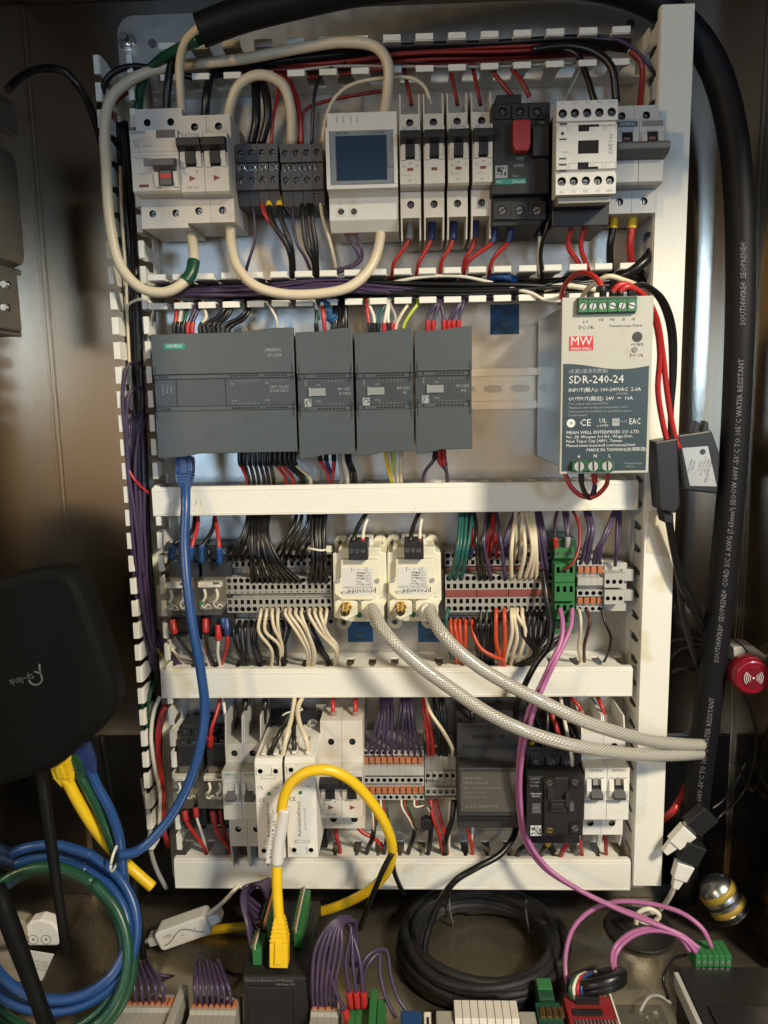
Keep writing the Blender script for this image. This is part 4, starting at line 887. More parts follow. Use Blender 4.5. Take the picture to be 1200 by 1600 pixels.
# inside the top duct
fan('black', 2.6, 5, [(335, 118, 18), (450, 102, 30), (620, 88, 26), (780, 80, 24), (900, 68, 30), (980, 78, 28)], [(345, 110, 38), (450, 92, 42), (620, 74, 40), (780, 66, 40), (905, 58, 42), (985, 66, 40)], 'black cable lying inside the top duct', 'black cables in the top duct', 3)
fan('dred', 1.5, 6, [(380, 125, 20), (500, 118, 22), (640, 100, 26), (800, 92, 24), (940, 84, 22)], [(400, 100, 36), (520, 96, 38), (640, 82, 36), (800, 74, 38), (960, 66, 34)], 'red wire lying inside the top duct', 'red wires in the top duct', 4)
wire('grey', 1.2, [(450, 112, 40), (520, 104, 44), (640, 104, 46), (780, 104, 44), (900, 98, 40)], 'thin grey wire lying along the front of the top duct')
wire('black', 3.2, [(830, 78, 40), (890, 72, 44), (930, 82, 48), (955, 105, 50), (963, 160, 48)], 'thick black cable dropping behind the right corner of the white contactor')
wire('black', 2.6, [(860, 74, 40), (900, 84, 44), (915, 115, 48), (926, 150, 50), (935, 175, 50)], 'thick black cable dropping behind the middle of the white contactor')
wire('dred', 2.4, [(985, 80, 42), (1002, 100, 40), (1003, 130, 40), (998, 178, 44)], 'red wire dropping into the grey breaker at the right end')
wire('grey', 1.2, [(908, 108, 42), (896, 130, 46), (880, 162, 50)], 'thin pale wire slanting to the top left corner of the white contactor')
wire('dred', 2.0, [(765, 105, 40), (780, 125, 44), (800, 150, 44)], 'dark red wire into the top of the motor starter')
wire('dred', 2.0, [(800, 108, 40), (815, 128, 44), (828, 152, 44)], 'dark red wire into the right end of the motor starter top')
for i, x in enumerate((641, 713, 749)):
    wire('dred', 1.6, [(x - 12, 100, 36), (x - 6, 125, 42), (x + 2, 165, 44)], ('dark red wire into the top of the breaker nearest the meter', 'dark red wire into the top of the third single pole breaker', 'dark red wire into the top of the breaker touching the motor starter')[i])
wire('purple', 1.5, [(880, 60, 40), (950, 58, 42), (990, 76, 42), (1018, 108, 38), (1024, 118, 30)], 'dark purple wire bending into the right duct at the top')
# below row one
wire('purple', 1.3, [(391, 300, 40), (397, 340, 42), (398, 375, 42), (388, 410, 42), (381, 436, 32)], 'purple wire hanging from the first distribution block')
wire('red', 1.7, [(407, 308, 42), (414, 335, 46), (432, 360, 44), (452, 395, 40), (457, 432, 30)], 'red wire beside the yellow ferrules under the distribution block')
wire('black', 2.1, [(420, 306, 42), (422, 335, 46), (432, 358, 48), (447, 380, 47), (454, 402, 44), (456, 434, 32)], 'black wire with yellow ferrule, left of the pair under the distribution block', fa='yellow', ra=2.7)
wire('black', 2.1, [(436, 306, 42), (438, 335, 46), (446, 360, 48), (455, 386, 47), (460, 434, 32)], 'black wire with yellow ferrule, right of the pair under the distribution block', fa='yellow', ra=2.7)
wire('purple', 1.3, [(457, 306, 40), (458, 345, 44), (464, 380, 46), (478, 405, 42), (489, 434, 30)], 'purple wire hanging from the left of the second distribution block')
for i, (a, b) in enumerate(((472, 490), (487, 495), (481, 492))):
    wire('black', 1.9, [(a, 306, 42), (a + 1, 345, 46), (a + 7, 385, 46), (b, 410, 42), (b + 2, 436, 32)], 'black wire hanging under the second distribution block', 'black wires under the second distribution block')
wire('cream', 1.4, [(500, 308, 42), (503, 335, 46), (512, 365, 48), (520, 395, 46), (527, 434, 32)], 'thin cream wire hanging between the distribution block and the meter')
wire('purple', 1.4, [(541, 352, 44), (543, 368, 48), (553, 384, 50), (560, 402, 48), (548, 415, 46), (520, 424, 40), (495, 450, 34)], 'purple wire with red ferrule, left of the pair under the meter', fa='red', ra=2.3)
wire('purple', 1.4, [(555, 352, 44), (556, 368, 48), (564, 386, 50), (565, 404, 48), (552, 416, 46), (525, 428, 40), (500, 455, 34)], 'purple wire with red ferrule, right of the pair under the meter', fa='red', ra=2.3)
for i, (a, m_, b) in enumerate((((641, 345), (616, 410), 612), ((675, 345), (655, 410), 650), ((709, 345), (691, 405), 687), ((743, 342), (728, 402), 721))):
    lb = ('red wire with clear ferrule under the breaker nearest the meter', 'red wire with dark blue ferrule under the unnamed second breaker', 'red wire with dark blue ferrule under the third breaker', 'red wire with dark blue ferrule under the breaker touching the starter')[i]
    wire('red', 1.6, [(a[0], a[1], 44), (a[0] - 1, 372, 46), ((a[0] + m_[0]) / 2, 392, 46), (m_[0], m_[1], 44), (b, 436, 32)], lb, fa=('grey' if i == 0 else 'dblue'), ra=3.0, L=15)
wire('red', 1.7, [(774, 350, 52), (769, 378, 52), (748, 395, 50), (731, 410, 46), (721, 438, 34)], 'red wire with blue ferrule slanting left from the motor starter', fa='dblue', ra=2.8, L=14)
wire('red', 1.7, [(799, 350, 52), (794, 378, 52), (778, 395, 50), (768, 410, 46), (763, 438, 34)], 'red wire with blue ferrule under the middle of the motor starter', fa='dblue', ra=2.8, L=14)
wire('white', 1.5, [(841, 345, 46), (843, 365, 46), (843, 385, 44), (842, 432, 30)], 'white wire with black ferrule under the right end of the motor starter', fa='black', ra=2.4, L=12)
wire('black', 1.7, [(870, 300, 60), (862, 330, 62), (852, 362, 60), (845, 395, 54), (846, 420, 46), (850, 445, 34)], 'thin black wire hanging left of the white contactor')
wire('red', 2.0, [(926, 312, 62), (910, 340, 60), (892, 362, 56), (888, 385, 52), (900, 405, 46), (916, 430, 32)], 'red wire bowing left under the white contactor, outer one of two')
wire('red', 2.0, [(943, 312, 62), (926, 342, 60), (911, 365, 56), (908, 388, 52), (914, 408, 46), (922, 432, 32)], 'red wire bowing left under the white contactor, inner one of two')
wire('black', 2.9, [(960, 332, 46), (957, 360, 46), (953, 385, 44), (954, 425, 30)], 'thick black wire with yellow ferrule under the grey breaker', fa='yellow', ra=3.6, L=12)
wire('red', 2.9, [(990, 332, 46), (987, 360, 46), (984, 385, 44), (988, 425, 30)], 'thick red wire with yellow ferrule under the grey breaker', fa='yellow', ra=3.6, L=12)
# duct one contents
fan('black', 2.0, 12, [(214, 448, 14), (330, 446, 16), (480, 442, 14), (640, 436, 16), (800, 440, 14), (930, 432, 18), (1004, 428, 14)], [(218, 458, 36), (320, 460, 36), (470, 462, 34), (640, 458, 34), (800, 454, 38), (930, 446, 38), (1010, 440, 30)], 'black wire in the bundle filling the second duct from the top', 'black wires in the second duct', 7)
fan('purple', 1.4, 12, [(300, 450, 36), (400, 446, 40), (520, 436, 40), (640, 448, 40), (720, 456, 36), (820, 460, 24)], [(250, 462, 44), (400, 462, 48), (520, 458, 47), (640, 460, 46), (740, 464, 42), (840, 462, 30)], 'purple wire in the bundle filling the second duct from the top', 'purple wires in the second duct', 6)
fan('black', 1.8, 4, [(560, 440, 44), (680, 444, 46), (800, 446, 46), (920, 452, 42), (985, 446, 36)], [(600, 456, 46), (700, 460, 48), (800, 456, 48), (910, 442, 44), (1005, 424, 34)], 'black wire riding high on the bundle in the second duct', 'upper black wires in the second duct', 3)
wire('white', 1.4, [(600, 444, 44), (660, 433, 46), (720, 432, 46), (770, 442, 44)], 'white wire lying along the top of the second duct below the breakers')
wire('white', 1.5, [(795, 450, 46), (830, 458, 50), (850, 468, 52), (875, 470, 50)], 'white wire drooping over the duct edge left of the tall power supply')
wire('white', 2.2, [(850, 452, 44), (880, 446, 47), (930, 452, 46)], 'short white wire crossing the duct above the tall power supply')
wire('blue', 3.2, [(766, 434, 36), (784, 432, 42), (806, 437, 36)], 'short blue wrapped wire in the second duct above the X12 tape')
wire('black', 4.2, [(955, 440, 40), (985, 425, 48), (1010, 405, 46), (1018, 392, 30)], 'thick black cable bending out of the second duct into the right duct', sides=12)
# left duct contents
fan('black', 2.6, 10, [(164, 200, 12), (180, 330, 16), (196, 470, 18), (205, 640, 16), (218, 860, 14), (228, 1080, 14), (238, 1330, 10)], [(195, 190, 26), (205, 340, 30), (214, 480, 32), (222, 640, 30), (234, 860, 28), (244, 1080, 26), (252, 1330, 20)], 'black cable in the bundle filling the left duct', 'black cables in the left duct', 4)
fan('purple', 1.6, 7, [(196, 660, 40), (202, 760, 44), (206, 860, 46), (216, 960, 42), (238, 1040, 30)], [(222, 640, 36), (226, 760, 40), (230, 860, 42), (234, 960, 38), (246, 1060, 24)], 'purple wire running down the left duct', 'purple wires in the left duct', 4)
wire('purple', 1.6, [(226, 575, 30), (212, 566, 42), (200, 572, 48), (192, 610, 50), (196, 680, 50), (204, 780, 50), (212, 880, 48), (230, 960, 40)], 'purple wire curling out of the left duct beside the controller, upper loop')
wire('purple', 1.6, [(228, 612, 30), (214, 606, 42), (203, 615, 48), (198, 650, 50), (202, 740, 50), (215, 840, 50), (222, 940, 46), (240, 1020, 36)], 'purple wire curling out of the left duct beside the controller, lower loop')
wire('purple', 1.6, [(232, 648, 30), (220, 672, 44), (212, 720, 48), (214, 800, 48), (224, 900, 46)], 'purple wire slanting out of the left duct above the smudged duct cover')
wire('red', 1.2, [(196, 680, 48), (200, 730, 50), (212, 752, 50), (234, 772, 40)], 'thin red wire crossing the left duct to the smudged duct cover')
wire('white', 1.2, [(196, 482, 40), (206, 472, 46), (222, 468, 48), (238, 476, 44), (232, 520, 30), (230, 560, 20)], 'thin white wire curled over the corner of the second duct')
wire('cream', 1.3, [(188, 260, 40), (190, 330, 40), (196, 420, 38), (200, 520, 34), (206, 640, 30)], 'thin cream wire inside the left duct')
wire('white', 1.8, [(250, 1088, 36), (241, 1110, 42), (236, 1150, 46), (242, 1200, 46), (250, 1240, 44), (249, 1295, 40)], 'white wire bowing out beside the left duct at the bottom row')
for i in range(3):
    wire('red', 1.9, [(256 + i * 2, 1100, 30), (246 + i, 1140 + i * 8, 40), (248 + i * 1.5, 1200, 42 - i * 3), (254 + i, 1250, 42), (254 + i, 1290, 38), (262 + i, 1322, 28)], 'red wire bowing out beside the left duct at the bottom row', 'red wires beside the left duct')
wire('lime', 1.2, [(240, 1005, 26), (252, 1022, 32), (268, 1042, 30)], 'thin yellow striped wire entering the duct below the left relays')
fan('purple', 1.4, 3, [(238, 990, 28), (252, 1015, 34), (272, 1040, 30)], [(246, 985, 28), (262, 1014, 34), (284, 1040, 30)], 'purple wire entering the duct below the left relays', 'purple wires at the left end of the third duct', 1.5)
wire('cream', 1.4, [(262, 975, 26), (264, 1005, 30), (276, 1024, 32), (290, 1040, 28)], 'cream wire curving into the duct below the left relays')
fan('green', 1.6, 2, [(238, 1065, 26), (226, 1085, 38), (222, 1120, 40), (226, 1180, 34)], [(244, 1062, 26), (234, 1085, 40), (230, 1120, 42), (232, 1190, 36)], 'dark green wire bowing out of the left duct above the bottom row', 'dark green wires in the left duct', 1)
# row two, wires into the controller
for i, (c, a, m_, b, f) in enumerate((('red', (275, 478), (275, 496), 272, 'black'), ('cream', (284, 478), (281, 498), 279, 'black'), ('green', (291, 480), (289, 498), 286, 'black'), ('purple', (306, 478), (298, 498), 293.5, 'red'), ('purple', (311, 478), (304, 496), 300.5, 'red'), ('cream', (318, 476), (322, 496), 313, 'black'))):
    wire(c, 1.5, [(a[0], a[1] - 8, 36), (a[0], a[1] + 2, 44), (m_[0], m_[1], 48), (b, 510, 50), (b, 521, 50)], ('red wire first from the left into the top of the controller', 'cream wire second from the left into the top of the controller', 'green wire into the top left of the controller', 'purple wire with red ferrule into the controller top, left of two', 'purple wire with red ferrule into the controller top, right of two', 'cream wire among the black ones into the controller top')[i], fb=f, ra=2.0, L=9)
fan('black', 1.6, 4, [(350, 470, 36), (352, 482, 46), (338, 497, 50), (320, 508, 50), (320, 521, 50)], [(362, 470, 36), (362, 482, 46), (354, 497, 50), (342, 508, 50), (342, 521, 50)], 'black wire of the group into the top of the controller', 'black wires into the controller top', 1, fb='black', ra=2.0)
fan('black', 1.6, 2, [(384, 470, 36), (384, 484, 46), (372, 497, 50), (352, 508, 50), (348, 521, 50)], [(390, 470, 36), (390, 484, 46), (380, 499, 50), (360, 510, 50), (355, 521, 50)], 'black wire sweeping from the right into the top of the controller', 'sweeping black wires into the controller top', 1, fb='black', ra=2.0)
wire('white', 1.0, [(416, 472, 44), (424, 483, 54), (432, 500, 56), (433, 522, 50)], 'single thin white wire into the top of the controller')
wire('green', 1.4, [(492, 470, 36), (494, 485, 46), (494, 505, 50), (495, 523, 48)], 'green wire into the expansion module touching the controller', fb='black', ra=2)
wire('red', 1.7, [(502, 464, 40), (504, 482, 48), (506, 503, 50), (509, 524, 48)], 'red wire beside the blue tape into the expansion module')
wire('white', 1.2, [(490, 466, 40), (493, 475, 46), (498, 500, 44)], 'white wire beside the blue tape above the first expansion module')
fan('black', 2.2, 5, [(520, 455, 30), (524, 480, 40), (520, 505, 46), (518, 524, 46)], [(540, 455, 36), (540, 480, 44), (540, 505, 48), (540, 524, 46)], 'black wire in the thick clump above the first expansion module', 'black wires above the first expansion module', 1.5)
bd = Dev('tape_wrap', 'crumpled blue tape wrapped on wires above the first expansion module', 'tape', 512, 480, 44)
q = MB(BLU); q.smooth = True; tp = spline([(-6, -44, 12), (-3, -47, 6), (1, -49, 0), (2, -49, -6), (5, -48, -12)], 6); q.tube(tp, [3.2 + 1.8 * math.sin(i * 1.3) * .5 + 1.3 * math.sin(i * .35) for i in range(len(tp))], 9); bd.part('wrap', q)
for i, (c, a, m_, b, f) in enumerate((('red', 573, (575, 495), 577, 'black'), ('white', 577, (584, 495), 585, 'black'), ('teal', 602, (592, 494), 591, 'black'), ('white', 606, (602, 495), 600, 'red'), ('white', 608, (606, 498), 608, 'black'), ('grey', 610, (618, 497), 614, 'red'), ('cream', 637, (628, 490), 619, None), ('lime', 652, (643, 488), 631, None))):
    wire(c, 1.4, [(a, 466, 38), (a, 476, 46), (m_[0], m_[1], 49), (b, 509, 49), (b, 522, 48)], ('red wire first from the left into the middle expansion module', 'white wire with black ferrule into the middle expansion module', 'teal wire slanting into the middle expansion module', 'white wire with red ferrule into the middle expansion module', 'white wire right of the red ferruled one into the middle module', 'grey wire into the middle expansion module', 'cream wire slanting beside the yellow one into the middle module', 'yellow green wire slanting into the middle expansion module')[i], fb=f, ra=2.0)
for i, (a, m_, b) in enumerate(((683, (669, 492), 668), (686, (679, 494), 677), (689, (693, 495), 693.5), (718, (706, 492), 701), (720, (710, 494), 708.5), (724, (718, 494), 716.5))):
    wire('purple', 1.4, [(a, 462, 40), (a, 474, 48), (m_[0], m_[1], 50), (b, 506, 50), (b, 520, 48)], 'purple wire with red ferrule into the %s of the last grey module' % ('far left top', 'top, second from left', 'top, left of the close trio gap', 'top, first of the close trio', 'top, middle of the close trio', 'far right top')[i], fb='red', ra=2.2, L=10)
cs = ('red', 'black', 'black', 'black', 'black', 'black', 'black', 'red', 'red', 'black', 'black', 'cream')
xs = (375, 382, 390, 398, 406, 414, 422, 430, 438, 446, 453, 460); xe = (386, 389, 397, 405, 413, 420, 428, 447, 458, 470, 476, 485)
for i in range(12):
    lb = {'red': ('first red wire from the left under the controller', None, 'red wire left of its twin under the controller', 'red wire right of its twin under the controller'), 'cream': ('cream wire at the right end under the controller',)}
    L_ = lb['red'][0] if i == 0 else lb['red'][2] if i == 7 else lb['red'][3] if i == 8 else lb['cream'][0] if i == 11 else 'black wire under the controller dropping into the duct'
    wire(cs[i], 1.6, [(xs[i], 704, 50), (xs[i], 722, 50), ((xs[i] * .6 + xe[i] * .4), 733, 48), (xe[i] - 1, 746, 44), (xe[i], 764, 34)], L_, 'black wires under the controller' if cs[i] == 'black' else None, fa='black', ra=2.1, L=13)
for i, (c, a, b) in enumerate((('red', 500, 517), ('dblue', 509, 516), ('red', 521, 514), ('grey', 530, 532), ('white', 536, 543), ('black', 541, 550), ('black', 546, 556))):
    wire(c, 1.7, [(a, 704, 50), (a + 1, 720, 48), ((a + b) / 2 + 3, 738, 46), (b, 764, 34)], ('red wire first from the left under the first expansion module', 'dark blue wire under the first expansion module', 'red wire crossing right of the blue one under the first module', 'grey wire under the first expansion module', 'white wire under the first expansion module', 'black wire under the first expansion module', 'black wire under the first expansion module')[i], 'black wires under the first module' if c == 'black' else None, fa='black' if i in (0, 1, 2) else None, ra=2.2)
for i, (c, a, b) in enumerate((('yellow', 602, 615), ('cream', 608, 618), ('lime', 613, 613), ('white', 620, 622), ('cream', 626, 627))):
    wire(c, 1.4, [(a, 702, 50), (a + 2, 722, 49), ((a + b) / 2, 740, 46), (b, 764, 34)], ('yellow wire leftmost under the middle expansion module', 'cream wire crossing beside the yellow wire under the middle module', 'yellow green wire under the middle expansion module', 'white wire under the middle expansion module', 'cream wire rightmost under the middle expansion module')[i])
wire('purple', 1.5, [(680, 702, 50), (678, 718, 49), (666, 734, 48), (661, 748, 44), (662, 764, 34)], 'purple wire bowing left under the last grey module', fa='black', ra=2)
wire('purple', 1.5, [(686, 702, 50), (687, 720, 49), (697, 736, 48), (701, 764, 34)], 'purple wire with red ferrule under the last module, left one', fa='red', ra=2.2, L=14)
wire('purple', 1.5, [(693, 702, 50), (694, 720, 49), (698, 738, 50), (699, 764, 34)], 'purple wire with red ferrule under the last module, right one', fa='red', ra=2.2, L=14)
# power supply wires
wire('red', 2.0, [(876, 474, 40), (882, 446, 70), (905, 427, 96), (928, 432, 112), (941, 450, 118), (942, 470, 116)], 'red wire arching into the third terminal of the tall power supply', fb='black', ra=2.6, L=10)
wire('cream', 2.0, [(906, 470, 50), (922, 448, 74), (950, 432, 84), (975, 438, 80), (996, 446, 60), (1010, 452, 40)], 'cream wire arching behind the top of the tall power supply')
for k, (lb, off) in enumerate((('red wire from the power supply down to the black box, left one', 0), ('red wire from the power supply down to the black box, right one', 1))):
    wire('red', 2.2, [(958 + 12 * k, 474, 114), (958 + 12 * k, 455, 118), (972 + 8 * k, 444 + 4 * k, 118), (1000 + 4 * k, 458 + 2 * k, 110), (1022 + 3 * k, 495, 96), (1031 + 4 * k, 550, 84), (1028 + 14 * k, 610, 78), (1038 + 14 * k, 672, 72), (1046 + 14 * k, 700, 70)], lb, fa='black', ra=2.6, L=9)
for k in range(2):
    wire('black', 2.3, [(985 + 5 * k, 474, 112), (986 + 5 * k, 452, 114), (1005, 446, 108), (1030 + 4 * k, 466, 96), (1046 + 5 * k, 510, 84), (1050 + 3 * k, 580, 76), (1048, 650, 72), (1048 + 3 * k, 700, 70)], 'black wire from the power supply down to the black box', 'black wires from the power supply to the black box')
wire('red', 1.8, [(882, 738, 90), (893, 762, 92), (912, 776, 92), (930, 775, 92), (946, 760, 94), (950, 738, 110)], 'red wire hanging in a loop under the tall power supply')
wire('black', 1.8, [(908, 738, 104), (910, 760, 98), (920, 778, 92), (926, 776, 90), (930, 758, 90)], 'black wire hanging in a loop under the tall power supply', fa='black', ra=2.3)
wire('purple', 1.6, [(928, 738, 104), (929, 758, 98), (922, 776, 90), (916, 772, 86)], 'purple wire with red ferrule under the tall power supply', fa='red', ra=2.3)
# --- row three
wire('black', 1.7, [(305, 800, 30), (300, 830, 42), (285, 842, 50), (270, 852, 56), (267, 872, 52)], 'black wire with blue spade on the left relay socket', fb='blue', ra=2.8, L=14)
wire('red', 1.8, [(309, 798, 30), (309, 820, 42), (303, 842, 52), (299, 858, 56), (297, 876, 52)], 'red wire with blue spade on the left relay socket', fb='blue', ra=2.8, L=14)
wire('black', 1.8, [(336, 798, 30), (333, 825, 42), (322, 845, 52), (315, 856, 56), (315, 878, 52)], 'black wire with blue spade on the right relay socket', fb='blue', ra=2.8, L=16)
wire('red', 1.8, [(334, 798, 30), (339, 825, 42), (342, 850, 52), (343, 880, 52)], 'red wire with blue spade on the right relay socket', fb='blue', ra=2.8, L=14)
wire('black', 1.6, [(270, 968, 50), (272, 985, 54), (288, 1010, 48), (304, 1032, 36), (312, 1050, 30)], 'black wire with red boot under the left relay', fa='red', ra=3.0, L=12)
wire('black', 1.7, [(321, 966, 50), (321, 985, 54), (325, 1015, 48), (334, 1036, 38), (345, 1050, 30)], 'black wire with red boot under the right relay', fa='red', ra=3.0, L=12)
wire('white', 1.5, [(341, 976, 48), (341, 998, 50), (340, 1020, 46), (346, 1048, 30)], 'white wire with red boot under the right relay', fa='red', ra=3.0, L=13)
wire('red', 1.7, [(353, 966, 46), (355, 985, 50), (354, 1010, 46), (343, 1046, 30)], 'red wire with dark blue boot beside the terminal strip', fa='dblue', ra=3.2, L=14)
wire('white', 1.5, [(306, 975, 42), (312, 1000, 46), (322, 1025, 42), (330, 1050, 30)], 'white wire curving down between the two left relays', fa='dblue', ra=3.2, L=14)
wire('orange', 1.5, [(303, 980, 40), (312, 1004, 42), (326, 1024, 40), (336, 1050, 30)], 'orange red wire curving down between the two left relays')
G = 'black wires into the left grey terminal strip from above'; LB = 'black wire of the wide bundle entering the left grey terminal strip from above'
fan('black', 1.6, 3, [(388, 796, 30), (384, 822, 44), (372, 848, 48), (359, 876, 40)], [(398, 796, 30), (396, 825, 48), (388, 855, 50), (378, 876, 40)], LB, G, 2)
fan('black', 1.6, 10, [(394, 796, 32), (392, 835, 52), (392, 872, 58), (394, 910, 48)], [(422, 796, 36), (418, 835, 58), (436, 876, 62), (471, 910, 48)], LB, G, 2)
fan('black', 1.6, 5, [(464, 796, 30), (460, 820, 42), (438, 850, 48), (424, 876, 40)], [(502, 796, 34), (498, 822, 46), (480, 850, 50), (470, 876, 40)], LB, G, 2)
fan('black', 2.0, 4, [(490, 796, 36), (488, 830, 50), (489, 870, 58), (484, 910, 48)], [(510, 796, 38), (506, 830, 52), (508, 870, 58), (510, 910, 48)], 'thick black wire held by the cable tie above the left terminal strip', 'tied black wires', 1)
td = Dev('cable_tie', 'white cable tie round four black wires beside the left transmitter', 'cable tie', 486, 862, 60); q = MB(WC['white'])
q.tube([(-1 + 8 * (1 - math.cos(t)) - 2, -57 - 5.5 * math.sin(t * 1), 2 + .8 * math.sin(t * 2)) for t in [i * math.pi * 2 / 24 for i in range(25)]], 1.0, 6); q.box(13, 17, -.5, 4.5, 56, 60); td.part('strap', q)
G = 'cream wires under the left grey terminal strip'; LB = 'cream wire looping from the left grey terminal strip down into the duct'
for a, m1, m2, b in ((408, (404, 985), (424, 1015), 424), (417, (414, 985), (436, 1008), 438), (426, (428, 980), (440, 1005), 440), (435, (434, 975), (438, 1000), 441), (447, (464, 988), (480, 1018), 480), (454, (470, 985), (484, 1018), 483), (463, (476, 980), (490, 1020), 488), (472, (480, 985), (492, 1020), 490), (484, (498, 986), (526, 1018), 521), (493, (504, 984), (524, 1016), 522), (502, (510, 986), (524, 1012), 524), (511, (508, 985), (526, 1008), 525)):
    wire('cream', 1.5, [(a, 951, 46), (a - 1, 960, 56), (m1[0], m1[1], 58), (m2[0], m2[1], 50), (b, 1044, 34)], LB, G)
G = 'black wires under the left grey terminal strip'; LB = 'black wire hanging under the left grey terminal strip into the duct'
for a, m1, b in ((364, 368, 380), (374, 376, 384), (383, 384, 388), (393, 394, 404), (401, 400, 412), (412, 416, 436), (424, 424, 440), (432, 430, 441), (443, 440, 443), (452, 446, 445), (478, 494, 518), (488, 500, 522), (470, 488, 516)):
    wire('black', 1.6, [(a, 972, 38), (a, 982, 44), (m1, 1005, 46), ((m1 + b) / 2 + random.uniform(-2, 6), 1026, 42), (b, 1046, 32)], LB, G)
for x in (348, 433):
    wire('blue', 2.2, [(x, 965, 50), (x + 1, 982, 50)], 'blue marker sleeve on the wires under the %s' % ('far left of the left terminal strip' if x < 400 else 'middle of the left terminal strip'), cat='sleeve', name='marker_sleeve')
# right strip top
for c, lb, L_ in (('teal', 'teal wire looping into the left end of the right terminal strip', (((724, 718, 702), (720, 714, 703), (730, 724, 711), (738, 730, 721)))), ):
    for (x0, x1, x2) in L_: wire(c, 1.6, [(x0, 796, 34), (x0 - 2, 820, 48), (x1, 860, 60), (x2, 905, 48)], lb, 'teal wires of the right terminal strip')
for x0, x1, x2 in ((727, 716, 712), (731, 728, 724), (735, 740, 734)): wire('red', 1.6, [(x0, 796, 28), (x0, 815, 40), (x1, 840, 44), (x2, 872, 38)], 'red wire behind the teal ones at the right terminal strip', 'red wires behind the teal ones', fb='dblue', ra=2.2, L=12)
for x0, x1, x2 in ((740, 744, 750), (766, 752, 758)): wire('black', 1.7, [(x0, 796, 34), ((x0 + x1) / 2 + 2, 822, 50), (x1, 850, 60), (x2, 906, 48)], 'black wire between teal and purple ones at the right terminal strip', 'black wires amid the purple')
for x0, x1, x2 in ((761, 756, 768), (775, 783, 790)): wire('purple', 1.6, [(x0, 796, 34), ((x0 + x1) / 2, 820, 50), (x1, 850, 60), (x2, 906, 48)], 'purple wire crossing among red and black at the right terminal strip', 'purple wires amid the black')
for x0, x1, x2 in ((769, 764, 758), (768, 774, 777), (772, 768, 766)): wire('red', 1.6, [(x0, 796, 28), (x0, 815, 42), (x1, 840, 46), (x2, 872, 38)], 'red wire splaying behind the purple ones at the right terminal strip', 'red wires behind the purple ones')
for x0, x1, x2, yy in ((808, 799, 799, 905), (815, 820, 811, 905), (821, 832, 820, 905), (827, 836, 829, 905), (832, 838, 838, 905), (805, 806, 804, 875), (818, 814, 812, 875)):
    wire('cream', 1.7, [(x0, 796, 38), (x0 + (x1 - x0) * .6, 825, 54), (x1, 862, 60 if yy > 900 else 46), (x2, yy, 48 if yy > 900 else 38)], 'cream wire of the bright bundle looping into the right terminal strip', 'cream wires of the right terminal strip')
for x0, x1, x2, yy in ((806, 788, 787, 872), (809, 792, 798, 872), (812, 790, 796, 872), (838, 850, 845, 874), (843, 852, 852, 874), (836, 848, 858, 905), (833, 842, 850, 905)):
    wire('purple', 1.6, [(x0, 796, 36), ((x0 + x1) / 2, 818, 50), (x1, 848, 56), (x2, yy, 48 if yy > 900 else 38)], 'purple wire beside the bright cream bundle at the right terminal strip', 'purple wires beside the cream bundle')
# right strip bottom
wire('teal', 1.6, [(700, 950, 46), (697, 968, 52), (699, 990, 50), (706, 1030, 40)], 'teal wire hanging under the left end of the right terminal strip')
for a, m1, b in ((704, 708, 714), (711, 716, 720), (718, 720, 724), (727, 727, 727)): wire('orange', 1.6, [(a, 968, 40), (a, 980, 46), (m1, 1005, 46), (b, 1036, 36)], 'orange red wire hanging under the right terminal strip behind the hose', 'orange red wires behind the hose', fb=None)
wire('orange', 1.7, [(737, 968, 42), (740, 992, 52), (752, 1014, 56), (772, 1026, 56), (786, 1032, 50), (790, 1052, 36)], 'orange red wire swinging sideways in front of the black ones')
for a, m1, b in ((775, 776, 781), (788, 790, 786)): wire('orange', 1.8, [(a, 951, 46), (a, 962, 56), (m1 - 1, 1000, 56), (b, 1030, 48), (b + 1, 1052, 34)], 'orange red wire dropping straight from the right terminal strip', 'straight orange red wires')
for i in range(7): a = 747 + i * 4.6; wire('black', 1.6, [(a, 952 if i % 2 else 968, 46 if i % 2 else 40), (a - 1, 975, 52), (a - 2 + random.uniform(-2, 2), 1005, 50), (752 + i * 3, 1046, 34)], 'black wire of the dense group hanging under the right terminal strip', 'dense black wires of the right strip')
for a, m1, m2, b in ((799, (800, 990), (792, 1020), 786), (808, (822, 985), (826, 1015), 812), (803, (808, 995), (802, 1020), 796), (816, (820, 990), (812, 1024), 804)): wire('cream', 1.7, [(a, 951, 46), (a, 962, 55), (m1[0], m1[1], 56), (m2[0], m2[1], 50), (b, 1046, 36)], 'cream wire curving left under the right terminal strip', 'cream wires under the right strip')
for i, a in enumerate((819, 827, 835, 843, 851, 857)): wire('black', 1.7, [(a, 952, 46), (a, 965, 54), (a - 2, 990, 56), (838 - i, 1024, 52), (815 + 4 * i, 1046, 36)], 'black wire leaning into the tangle under the right terminal strip', 'tangled black wires of the right strip')
for i in range(4): wire('black', 1.8, [(884 - i * 5, 990 + i * 3, 46), (866, 1002 + i * 2, 54), (842, 1018 + i * 3, 54), (818 - 3 * i, 1038, 46), (800 - 4 * i, 1054, 34)], 'black wire slanting from the green block into the duct', 'slanting black wires by the green block')
wire('black', 2.6, [(847, 890, 50), (853, 930, 62), (861, 980, 66), (858, 1008, 70), (838, 1036, 72), (822, 1066, 72), (808, 1098, 66), (806, 1128, 52), (812, 1180, 44)], 'thick black cable crossing the third duct cover behind the hoses', sides=10)
